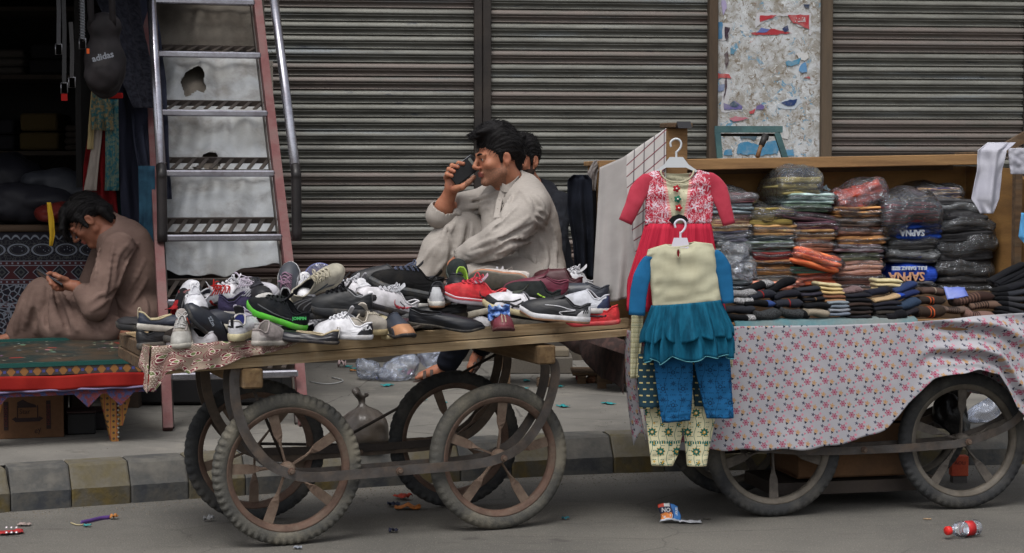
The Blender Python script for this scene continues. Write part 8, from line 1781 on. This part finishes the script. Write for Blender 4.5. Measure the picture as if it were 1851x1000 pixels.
# hand cradling the phone: fingers under, thumb over
s.ell(pt(118, 513, 8.75), (.046, .034, .024), Matrix.Rotation(R(28), 4, 'Y'), .012); s.cone(wr3, pt(124, 515, 8.75), .027, .028, .014)
for ch in ([(112, 503, 8.77), (100, 496, 8.78), (90, 494, 8.765), (84, 497, 8.745)], [(108, 512, 8.74), (96, 509, 8.71), (88, 506, 8.70), (86, 501, 8.70)], [(110, 518, 8.74), (99, 517, 8.70), (92, 513, 8.69), (91, 508, 8.695)], [(113, 523, 8.75), (103, 523, 8.71), (97, 520, 8.70), (97, 515, 8.70)]): s.chain([pt(*q) for q in ch], [.0115, .011, .010, .0085], .004)
s.chain([pt(120, 506, 8.73), pt(108, 501, 8.705), pt(98, 497, 8.71)], [.015, .0125, .010], .006)
s.ell(wrF3+Vector((-.03, -.02, .0)), (.035, .03, .02), None, .012)
for k in range(5): s.chain([wrF3+Vector((-.045, -.02+.012*k, 0)), wrF3+Vector((-.075, -.03+.014*k, .008)), wrF3+Vector((-.09, -.035+.014*k, .02))], [.010, .009, .008], .004)
hp3 = pt(248, 580, 9.02); kn3 = pt(82, 540, 8.98); ft3 = pt(45, 604, 9.0); s.chain([hp3, kn3, ft3], [.09, .06, .042], .03); kn4 = pt(110, 588, 8.85); s.chain([hp3, kn4, pt(190, 600, 8.78)], [.09, .06, .042], .03)
foot_sandal(s, ft3, ft3+Vector((-.13, -.05, -.03))); foot_sandal(s, pt(190, 600, 8.80), pt(238, 604, 8.84))
finish_body('body', s, T3_, .005, [M_sk3, M_lip, M_sk3], person3); eyes(T3_, sc3, person3, (0, -1, -.5)); hair_build(T3_, sc3, person3, 1, 5)
M_br = linen('brown_cotton', (128, 106, 97), (116, 95, 87))
k3 = SDF(); rz3 = Matrix.Rotation(math.atan2((shF3-shN3).y, (shF3-shN3).x), 4, 'Z')
k3.cone(shN3, shF3, .072, .07, .05); k3.cone(pt(212, 424, 9.0), pt(238, 480, 9.02), .085, .135, .06); k3.ell(pt(236, 500, 9.02), (.19, .15, .20), rz3, .06); k3.ell(pt(245, 568, 9.02), (.20, .165, .13), rz3, .05); k3.chain([shN3, lerp(shN3, el3, .5), el3], [.075, .070, .066], .03); k3.chain([el3, lerp(el3, wr3, .7)], [.066, .045], .02); k3.chain([shF3, elF3, lerp(elF3, wrF3, .6)], [.07, .06, .045], .03)
k3.ell(pt(228, 446, 9.02), .135, None, .05); k3.cone(pt(206, 412, 9.0), pt(200, 406, 8.99), .072, .066, .02); k3.cone(pt(188, 398, 8.95), pt(196, 412, 8.97), .058, .056, .008, 'sub')
for pts, r_ in (([(205, 440), (202, 470), (196, 510), (186, 545)], .010), ([(232, 440), (214, 460), (208, 490)], .010), ([(250, 440), (232, 465), (218, 500), (208, 530)], .010), ([(262, 470), (246, 500), (228, 530)], .010), ([(265, 505), (250, 530), (236, 552)], .010), ([(180, 450), (176, 480), (170, 515)], .009), ([(163, 548), (176, 536), (190, 530)], .008), ([(166, 562), (182, 552), (196, 540)], .008), ([(212, 540), (222, 556), (240, 566)], .010), ([(262, 540), (266, 560), (262, 580)], .009), ([(220, 420), (236, 432), (250, 448)], .008)): ridge(k3, pts, r_*1.15, .2, .010)
for pts, r_ in (([(207, 462), (203, 500), (196, 535)], .008), ([(196, 536), (206, 530), (213, 524)], .010), ([(240, 455), (224, 480), (214, 510)], .006)): ridge(k3, pts, r_, .15, .012, 'sub')
vs, F = k3.mesh(.007); vs = cloth_noise(vs, F, .003, 10, 6.0); np_mesh('kameez', vs, F, M_br, person3)
s3 = SDF(); s3.chain([hp3, lerp(hp3, kn3, .5), kn3], [.14, .125, .095], .05); s3.chain([kn3, ft3], [.095, .075], .05); s3.cone(kn3, pt(70, 600, 8.98), .09, .06, .05); s3.chain([hp3, kn4], [.14, .10], .05); s3.chain([kn4, pt(190, 598, 8.80)], [.09, .075], .05); s3.cone(pt(200, 560, 8.95), pt(100, 590, 8.93), .10, .07, .06); s3.cone(pt(30, 600, 9.0), pt(60, 560, 8.98), .05, .08, .05)
for pts, r_ in (([(66, 520), (56, 555), (44, 592)], .012), ([(78, 516), (72, 556), (66, 600)], .012), ([(92, 520), (96, 560), (104, 600)], .012), ([(106, 524), (122, 560), (140, 596)], .012), ([(122, 530), (146, 562), (170, 594)], .012), ([(140, 540), (168, 566), (198, 588)], .011), ([(170, 556), (200, 574), (235, 590)], .011), ([(40, 548), (34, 575), (28, 602)], .010), ([(190, 596), (220, 598), (250, 592)], .010)): ridge(s3, pts, r_*1.4, .2, .02)
for pts, r_ in (([(86, 524), (84, 560), (86, 596)], .010), ([(100, 526), (112, 562), (124, 600)], .010), ([(60, 560), (62, 590)], .010), ([(134, 544), (156, 572), (180, 600)], .009)): ridge(s3, pts, r_*1.3, .0, .016, 'sub')
vs, F = s3.mesh(.008); vs = cloth_noise(vs, F, .0022, 7, 2.0); np_mesh('shalwar', vs, F, M_br, person3)
ph2 = thing('mobile_phone', 'dark mobile phone in the hand of the seated youth', 'phone', tuple(P(91, 505, 8.735)), (R(-25), R(30), R(-8)))
m = MB(); m.box((0, 0, 0), (.158, .075, .009), bev=.003); m.build('casing', mat('phone_black', (20, 20, 24)), ph2, smooth=False); m = MB(); m.box((0, 0, .0052), (.148, .068, .001)); m.build('screen', mat('phone_screen', (52, 66, 84), .08, bump=0), ph2, smooth=False)
# ================================================================= LITTER AND SMALL THINGS
# red-capped bottle lying on the road
pb = Pz(1741, 972, 0); bt = thing('plastic_bottle', 'empty clear plastic bottle with red label and red cap lying on the road', 'bottle', (pb.x, pb.y, .033)); bt.rotation_euler = (0, 0, R(-152))
TX = Matrix.Rotation(PI/2, 4, 'Y') @ Matrix.Rotation(R(10), 4, 'Z')
g_ = plastic_film('bottle_plastic', .16, (214, 214, 220), .06, 8)
m = MB(); m.lathe([(0, -.072), (.02, -.073), (.028, -.068), (.030, -.06), (.030, -.045), (.027, -.040), (.027, -.004), (.030, .0), (.031, .012), (.027, .028), (.018, .045), (.012, .056), (.0115, .066)], 28, 'z', T=TX); m.build('bottle_body', g_, bt)
m = MB(); m.lathe([(.0276, -.041), (.0280, -.041), (.0280, -.004), (.0276, -.004)], 28, 'z', T=TX); m.build('label', mat('red_label', (176, 34, 36), .5, bump=0), bt)
for a in (R(200), R(240), R(280)):
    m = MB(); m.strap([TX @ Vector((.0286*math.cos(a+k*.08), .0286*math.sin(a+k*.08), -.022+.008*math.sin(k*1.6))) for k in range(7)], .004, .0006, (1, 0, 0)); m.build('label_lettering', mat('label_white', (205, 200, 200), .5, bump=0), bt, smooth=False)
m = MB(); m.lathe([(.0, .084), (.0145, .083), (.0165, .080), (.0165, .066), (.0145, .064), (0, .064)], 24, 'z', T=TX); m.build('cap', mat('red_cap', (206, 40, 36), .4, bump=0), bt)
# crumpled noodle packet and white paper
pn = Pz(1209, 945, 0); nd = thing('noodle_packet', 'crumpled blue and orange foil packet standing on the road below the flowered leggings', 'packet', (pn.x, pn.y, 0))
def curl(u, v): a = lerp(R(200), R(-10), u)*.62+R(40); r = .042; return Vector((-.038+.078*u+.006*math.sin(v*5), .012*math.sin(PI*u)-.02+.02*v, .006+.066*v-.006*v*u+.010*math.sin(u*PI)+.004*nz((u*6, v*6, 3))))+Vector((0, -.02*math.sin(u*PI), 0))
g = G('packet_print', .3, .3, .5); x, y, _ = g.xyz(g.uvc()); c = g.mix(x < .62, S(60, 120, 186), S(196, 196, 196)); c = g.mix((x < .58)*(y > .35)*(y < .8), c, S(30, 34, 60)); c = g.mix((x < .55)*(y > .12)*(y < .45)*(g.noise(g.uvc(), 6, 3) > .42), c, S(206, 120, 50)); c = g.mix((x > .58)*(x < .64), c, S(40, 44, 90)); c = g.mix(y < .1, c, S(190, 196, 206)); c = g.mix((x < .3)*(y > .8), c, S(180, 60, 40)); g.col(c); g.bump(g.noise(g.obj(), 60, 4), .7, .004)
m = MB(); m.grid(curl, 18, 14); m.build('foil', g.mat, nd, solid=.0008)
for s_, u, v, sz, c_ in (('NO', .32, .62, .022, (210, 210, 214)), ('OODLES', .80, .5, .011, (200, 214, 230))):
    q = curl(u, v); text_obj('printed_lettering', s_, sz, Matrix.Translation(q+Vector((0, -.0035, 0))) @ Matrix.Rotation(PI/2, 4, 'X') @ Matrix.Rotation(0 if u < .5 else PI/2, 4, 'Z'), mat('print_%d' % c_[0], c_, .5, bump=0), nd, .0005, bold=.0006)
def paper_bit(px, py, wd, ln, c, label, z=0, curl_=.01, cat='paper', name='paper_scrap', rot=0, rough=.7, seed=0, group=None):
    p = Pz(px, py, z); rn = random.Random(px*7+py); ca, sa = math.cos(rot), math.sin(rot)
    m = MB(); m.grid(lambda u, v: ((lambda a, b: (p.x+a*ca-b*sa, p.y+a*sa+b*ca, z+.003+curl_*(.5+nz((u*3+px, v*3, 0)))*1.0+curl_*.4*abs(nz((u*9, v*9, px)))))((u-.5)*wd*(1+.25*nz((v*4, px, 1))), (v-.5)*ln*(1+.35*nz((u*4, py, 2))))), 8, 6)
    return tag(m.build(name, mat('scrap_%d_%d_%d' % c, c, rough, tuple(int(q*.8) for q in c), ns=30, bump=.2), None, solid=.0008), label, cat, group)
paper_bit(1247, 946, .085, .05, (196, 198, 204), 'torn white paper beside the crumpled packet on the road')
paper_bit(20, 966, .09, .05, (186, 44, 46), 'red blister pack lying near the left edge of the road', rot=.4, curl_=.012, name='blister_pack', cat='packet')
for k in range(6):
    q = Pz(12+(k % 3)*9, 961+(k//3)*9, 0); m = MB(); m.lathe([(0, .010), (.005, .008), (.006, .004)], 8, 'z', T=Matrix.Translation((q.x, q.y, .010))); b_ = m.build('blister', mat('blister_foil', (190, 180, 184), .3, metal=.4, bump=0)); bp_ = [o_ for o_ in bpy.data.objects if o_.name.startswith('blister_pack')][0]; b_.parent = bp_
paper_bit(44, 951, .05, .03, (168, 150, 144), 'small pinkish wrapper next to the red blister pack', cat='wrapper')
m = MB(); m.strap(cr([Pz(x, y, .008) for x, y in ((146, 945), (165, 941), (182, 937), (200, 935))], 4), .016, .003, (0, 0, 1)); tag(m.build('purple_ribbon', mat('purple_foil', (96, 66, 136), .35)), 'purple wrapper strip on the road in front of the kerb', 'wrapper')
paper_bit(206, 939, .03, .03, (190, 124, 60), 'orange twist of wrapper at the end of the purple strip', curl_=.02, cat='wrapper')
paper_bit(158, 953, .03, .02, (60, 140, 140), 'tiny teal scrap under the purple strip')
m = MB(); m.tube(cr([Pz(x, y, .004) for x, y in ((128, 945), (140, 949), (152, 948))], 4), .003, 5); tag(m.build('straw', mat('straw', (176, 164, 130), .7)), 'short pale straw left of the purple strip', 'straw')
paper_bit(737, 921, .10, .07, (200, 120, 52), 'orange snack packet under the shoe cart', curl_=.016, name='snack_packet', cat='packet')
paper_bit(728, 903, .05, .08, (176, 56, 34), 'red crumpled packet behind the orange snack packet', curl_=.022, name='snack_packet', cat='packet', rot=.6)
paper_bit(712, 916, .05, .05, (30, 36, 62), 'dark blue crumpled packet left of the orange one', curl_=.018, name='snack_packet', cat='packet')
paper_bit(711, 963, .035, .03, (32, 34, 60), 'crushed dark blue wrapper on the road between the near wheels', curl_=.014, cat='wrapper')
paper_bit(1022, 940, .03, .018, (50, 130, 146), 'teal scrap right of the shoe cart on the road'); paper_bit(1676, 940, .03, .012, (176, 146, 110), 'short tan splinter on the road right of the middle wheel', curl_=.003, cat='splinter', name='splinter')
paper_bit(378, 943, .04, .03, (170, 170, 172), 'silver foil ball in the gutter beside the rear left wheel', curl_=.02, cat='foil', name='foil_scrap'); paper_bit(538, 993, .03, .02, (150, 156, 166), 'pale bottle-cap sized scrap touching the near left wheel')
paper_bit(1278, 940, .03, .012, (90, 84, 76), 'dark chip on the road below the flowered leggings', curl_=.003)
teal = [(784, 704), (726, 670), (628, 664), (700, 698), (800, 730), (760, 724), (945, 704), (952, 690), (1018, 736), (1100, 731), (870, 716), (826, 748), (640, 668), (1010, 700)]
for i, (x, y) in enumerate(teal): paper_bit(x, y, random.uniform(.03, .05), random.uniform(.05, .09), (44, 152, 156), 'one of the small torn turquoise scraps scattered on the pavement', PV, .008, 'scrap', 'turquoise_scrap', rot=random.uniform(0, 3), group='turquoise scraps scattered on the pavement')
paper_bit(618, 664, .05, .06, (180, 158, 158), 'crumpled pink and white wrapper on the pavement behind the rear wheels', PV, .04, 'wrapper'); paper_bit(640, 672, .05, .03, (180, 120, 60), 'orange leaf-like scrap beside the crumpled pink wrapper', PV, .01)
m = MB(); m.tube(cr([Pz(x, y, PV+.006) for x, y in ((560, 690), (585, 694), (606, 693), (620, 688), (600, 682))], 5), .004, 5); tag(m.build('loose_string', mat('white_cord', (190, 190, 190), .6)), 'loop of white cord on the pavement behind the stairs foot', 'cord')
# plastic bags by the feet of the man in black
def bag(label, blobs, mt, name='plastic_bag', res=.008, amp=.02):
    s = SDF()
    for (x, y, Y, r) in blobs: s.ell(P(x, y, Y), r, None, .03)
    vs, F = s.mesh(res)
    for i in range(len(vs)): 
        p = vs[i]; r_ = 1-abs(2*nz(p*13)); vs[i] = p+np.array([0, -1, .3])*(amp*(r_-.55))+amp*.6*np.array([nz(p*22), nz(p*22+5), nz(p*22+9)])
        vs[i][2] = max(vs[i][2], PV+.003)
    return tag(np_mesh(name, vs, F, mt), label, 'plastic bag')
Fb = plastic_film('bag_film', .30, (176, 184, 200), .16, 18); Fb2 = plastic_film('bag_film_thick', .42, (160, 168, 186), .2, 14)
bag('crumpled clear plastic bag on the pavement, leftmost of the three', [(664, 668, 10.35, (.07, .06, .06)), (685, 676, 10.3, (.07, .06, .04)), (652, 656, 10.35, (.03, .03, .03))], Fb)
bag('crumpled silvery plastic bag in the middle with blue print at its foot', [(722, 668, 10.3, (.10, .07, .07)), (740, 655, 10.3, (.06, .05, .05)), (700, 680, 10.25, (.06, .06, .03))], Fb)
bag('upright cloudy plastic bag leaning between the feet of the man in black', [(785, 648, 10.5, (.085, .05, .07)), (770, 640, 10.5, (.05, .04, .05)), (800, 640, 10.5, (.05, .04, .06))], Fb2)
paper_bit(712, 686, .20, .06, (52, 78, 170), 'blue printed strip of packaging under the silvery plastic bag', PV, .012); paper_bit(738, 680, .08, .08, (150, 84, 120), 'pink printed packaging beside the blue strip', PV, .03)
# tied grey sack under the cart
sk_ = thing('tied_sack', 'dusty grey tied plastic sack standing on the kerb under the shoe cart', 'sack', tuple(P(660, 800, 7.9))); s = SDF(); c0 = P(660, 770, 7.75)
gz_ = PV+.0; z0_ = P(660, 805, 7.75).z
s.ell(P(658, 772, 7.75), (.105, .09, .088), None, .03); s.ell(P(662, 795, 7.75), (.10, .09, .05), None, .03); s.cone(P(655, 745, 7.75), P(652, 722, 7.75), .03, .013, .02); s.cone(P(652, 722, 7.75), P(643, 706, 7.75), .012, .016, .008); s.cone(P(652, 724, 7.75), P(662, 714, 7.75), .008, .012, .008); s.cone(P(652, 722, 7.75), P(646, 712, 7.73), .01, .012, .008)
vs, F = s.mesh(.0065)
for i in range(len(vs)):
    p = vs[i]; a = math.atan2(p[1]-c0.y, p[0]-c0.x); up = max(0, (p[2]-c0.z)/.1); d = .003*math.sin(a*13+6*nz(p*9))*min(1, up*.8)+.012*nz(p*16); dirv = np.array([math.cos(a), math.sin(a), .0]); vs[i] = p+dirv*d
np_mesh('sack_body', vs, F, mat('dusty_plastic', (78, 72, 68), .35, (58, 53, 50), ns=16, dirt=.4, bump=.4, bs=60), sk_)
# pallet, dark bundle and blocks behind
for (px0, px1, y, Y, h, dd, nm, lb, c_) in ((915, 1035, 676, 10.6, .10, .3, 'concrete_block', 'low concrete block on the pavement behind the right wheels of the shoe cart', (112, 106, 98)), (970, 1010, 700, 9.9, .05, .08, 'wood_offcut', 'short wood offcut on the pavement behind the curved cart springs', (96, 80, 66))):
    a_, b_ = Pz(px0, y, PV), Pz(px1, y, PV); Y_ = a_.y; o_ = thing(nm, lb, nm.split('_')[-1], ((a_.x+b_.x)/2, Y_, PV)); m = MB(); m.box((0, dd/2, h/2), (b_.x-a_.x, dd, h), bev=.006); m.build('body', mat('blk_%d' % px0, c_, .95, dirt=.4, bump=.5), o_, smooth=False)
    if nm == 'concrete_block': m = MB(); m.box((0, dd/2, h+.0225), ((b_.x-a_.x)*.9, dd*.8, .045), bev=.006); m.build('top_slab', mat('blk_slab', (132, 122, 106), .9, dirt=.4), o_, smooth=False)
pa, pb_ = Pz(1042, 692, PV), Pz(1160, 702, PV); pal = thing('wooden_pallet', 'broken wooden pallet with red and orange scraps under the brown cloth', 'pallet', ((pa.x+pb_.x)/2, pa.y+.1, PV))
for k in range(4): m = MB(); m.box((0, -.12+k*.085, .055), (pb_.x-pa.x+.05, .07, .018), rot=(0, 0, .02*k), bev=.003); m.build('slat', M_woodd, pal, smooth=False)
for x in (-.15, .0, .15): m = MB(); m.box((x, 0, .023), (.05, .33, .045)); m.build('runner', M_woodd, pal, smooth=False)
for (x, y, c_, lb) in ((1050, 681, (170, 44, 44), 'red crumpled packet at the left end of the broken pallet'), (1070, 684, (160, 112, 84), 'crumpled brown paper on the left end of the broken pallet'), (1130, 678, (170, 120, 70), 'orange-brown crumpled paper on the pallet')):
    s = SDF(); p = P(x, y, pa.y-.0); s.ell((p.x, p.y, p.z), (.03, .03, .022), None, .01); vs, F = s.mesh(.005)
    for i in range(len(vs)): vs[i] += .012*nz(vs[i]*40)
    tag(np_mesh('crumpled_packet', vs, F, mat('crp_%d' % x, c_, .6, tuple(int(q*.7) for q in c_), ns=60)), lb, 'packet')
bc = thing('brown_cloth_bundle', 'dark brown patterned cloth covering goods on the pallet between the two carts', 'bundle', ((pa.x+pb_.x)/2+.05, pa.y+.35, PV))
s = SDF()
s.cone(P(1085, 600, 9.9), P(1160, 600, 9.9), .16, .2, .08); s.cone(P(1100, 640, 9.75), P(1165, 660, 9.75), .12, .14, .08); s.cone(P(1040, 600, 9.9), P(1000, 595, 9.95), .10, .05, .08)
vs, F = s.mesh(.014)
for i in range(len(vs)): p = vs[i]; vs[i] = p+np.array([0, -1, 0])*(.02*math.sin(p[0]*38+4*nz(p*5))+.015*nz(p*9))
np_mesh('cloth', vs, F, mat('brown_paisley', (52, 40, 38)), bc)
# goods seen through the right wheel
o_ = thing('printed_box', 'upright red-orange printed carton behind the right wheel of the clothes cart', 'carton', tuple(Pz(1738, 905, 0))); o_.location = (Pz(1738, 872, 0).x, 8.0, 0)
q0, q1 = P(1722, 826, 7.75), P(1752, 862, 7.75); m = MB(); m.box(((q0.x+q1.x)/2, 7.79, (q0.z+q1.z)/2), (q1.x-q0.x, .05, q0.z-q1.z), bev=.002); m.build('carton', mat('red_carton', (182, 66, 40), .6, (196, 84, 50), ns=20), o_, smooth=False, world=True)
m = MB(); m.box(((q0.x+q1.x)/2, 7.79, q1.z-.06), (q1.x-q0.x-.01, .05, .118), bev=.002); m.build('lower_carton', mat('grey_carton', (84, 80, 78), .6), o_, smooth=False, world=True)
text_obj('printed_lettering', 'AOLI', .022, Matrix.Translation(Vector((((q0.x+q1.x)/2), 7.7638, q0.z-.03))-o_.location) @ Matrix.Rotation(PI/2, 4, 'X'), mat('dark_print', (80, 24, 24), .6, bump=0), o_, .0004)
bag('crushed silver foil bag beside the red carton', [(1764, 850, 7.9, (.035, .03, .07)), (1770, 868, 7.9, (.03, .03, .04))], mat('silver_foil', (190, 194, 200), .25, metal=.6, bump=.8, bs=40, bd=.01), name='foil_bag', amp=.012)
bag('brown crumpled paper bag behind the lower rim of the right wheel', [(1700, 860, 7.7, (.06, .04, .045)), (1690, 878, 7.65, (.05, .04, .03))], mat('brown_bag', (96, 54, 38), .7, (74, 42, 32), ns=20, bump=.6), name='paper_bag', amp=.016)
bag('black plastic sack hanging behind the hub of the right wheel', [(1715, 745, 7.6, (.07, .05, .08)), (1735, 775, 7.6, (.05, .04, .06))], mat('black_sack', (26, 26, 29), .35, bump=.6, bs=40, bd=.01), name='black_sack', amp=.016)
bag('white plastic bag tucked by the kerb behind the right wheel', [(1770, 752, 8.5, (.06, .05, .05)), (1790, 740, 8.5, (.05, .04, .06))], Fb2, name='white_bag', amp=.016)
# second plastic bag behind the near left wheel
bag('dusty plastic bag lying on the road behind the near left wheel', [(470, 900, 7.1, (.06, .05, .03)), (490, 885, 7.1, (.03, .03, .04))], Fb, name='dusty_bag', amp=.012)
for o_ in [q for q in bpy.data.objects if q.name.startswith('dusty_bag')]: o_.location.z -= .0
# grit and dust in the gutter and on the road
rn = random.Random(11); m = MB()
def pebble(x, y, z, r):
    vs = [(x+r*math.cos(a)*rn.uniform(.7, 1.2), y+r*math.sin(a)*rn.uniform(.7, 1.2), z) for a in [2*PI*k/5 for k in range(5)]]+[(x, y, z+r*rn.uniform(.4, .9))]; m.add(vs, [(k, (k+1) % 5, 5) for k in range(5)])
for _ in range(2600):
    x = rn.uniform(-2.4, 2.9); y = kerb_y(x)-abs(rn.gauss(0, .16))-.01; pebble(x, y, 0, rn.uniform(.0015, .005))
for _ in range(1500): x = rn.uniform(-2.3, 2.6); y = rn.uniform(5.4, kerb_y(x)); pebble(x, y, 0, rn.uniform(.001, .003))
tag(m.build('gutter_grit', mat('grit', (120, 112, 100), .95, (84, 78, 70), ns=60), None, smooth=False), 'grit and small stones along the kerb and road', 'grit', kind='stuff')
m = MB()
for _ in range(1300):
    x = rn.uniform(-2.4, 3.2); y = rn.uniform(kerb_y(x)+.2, 11.2); pebble(x, y, PV, rn.uniform(.0015, .004))
tag(m.build('pavement_grit', mat('grit', (120, 112, 100)), None, smooth=False), 'grit and tiny scraps on the pavement', 'grit', kind='stuff')
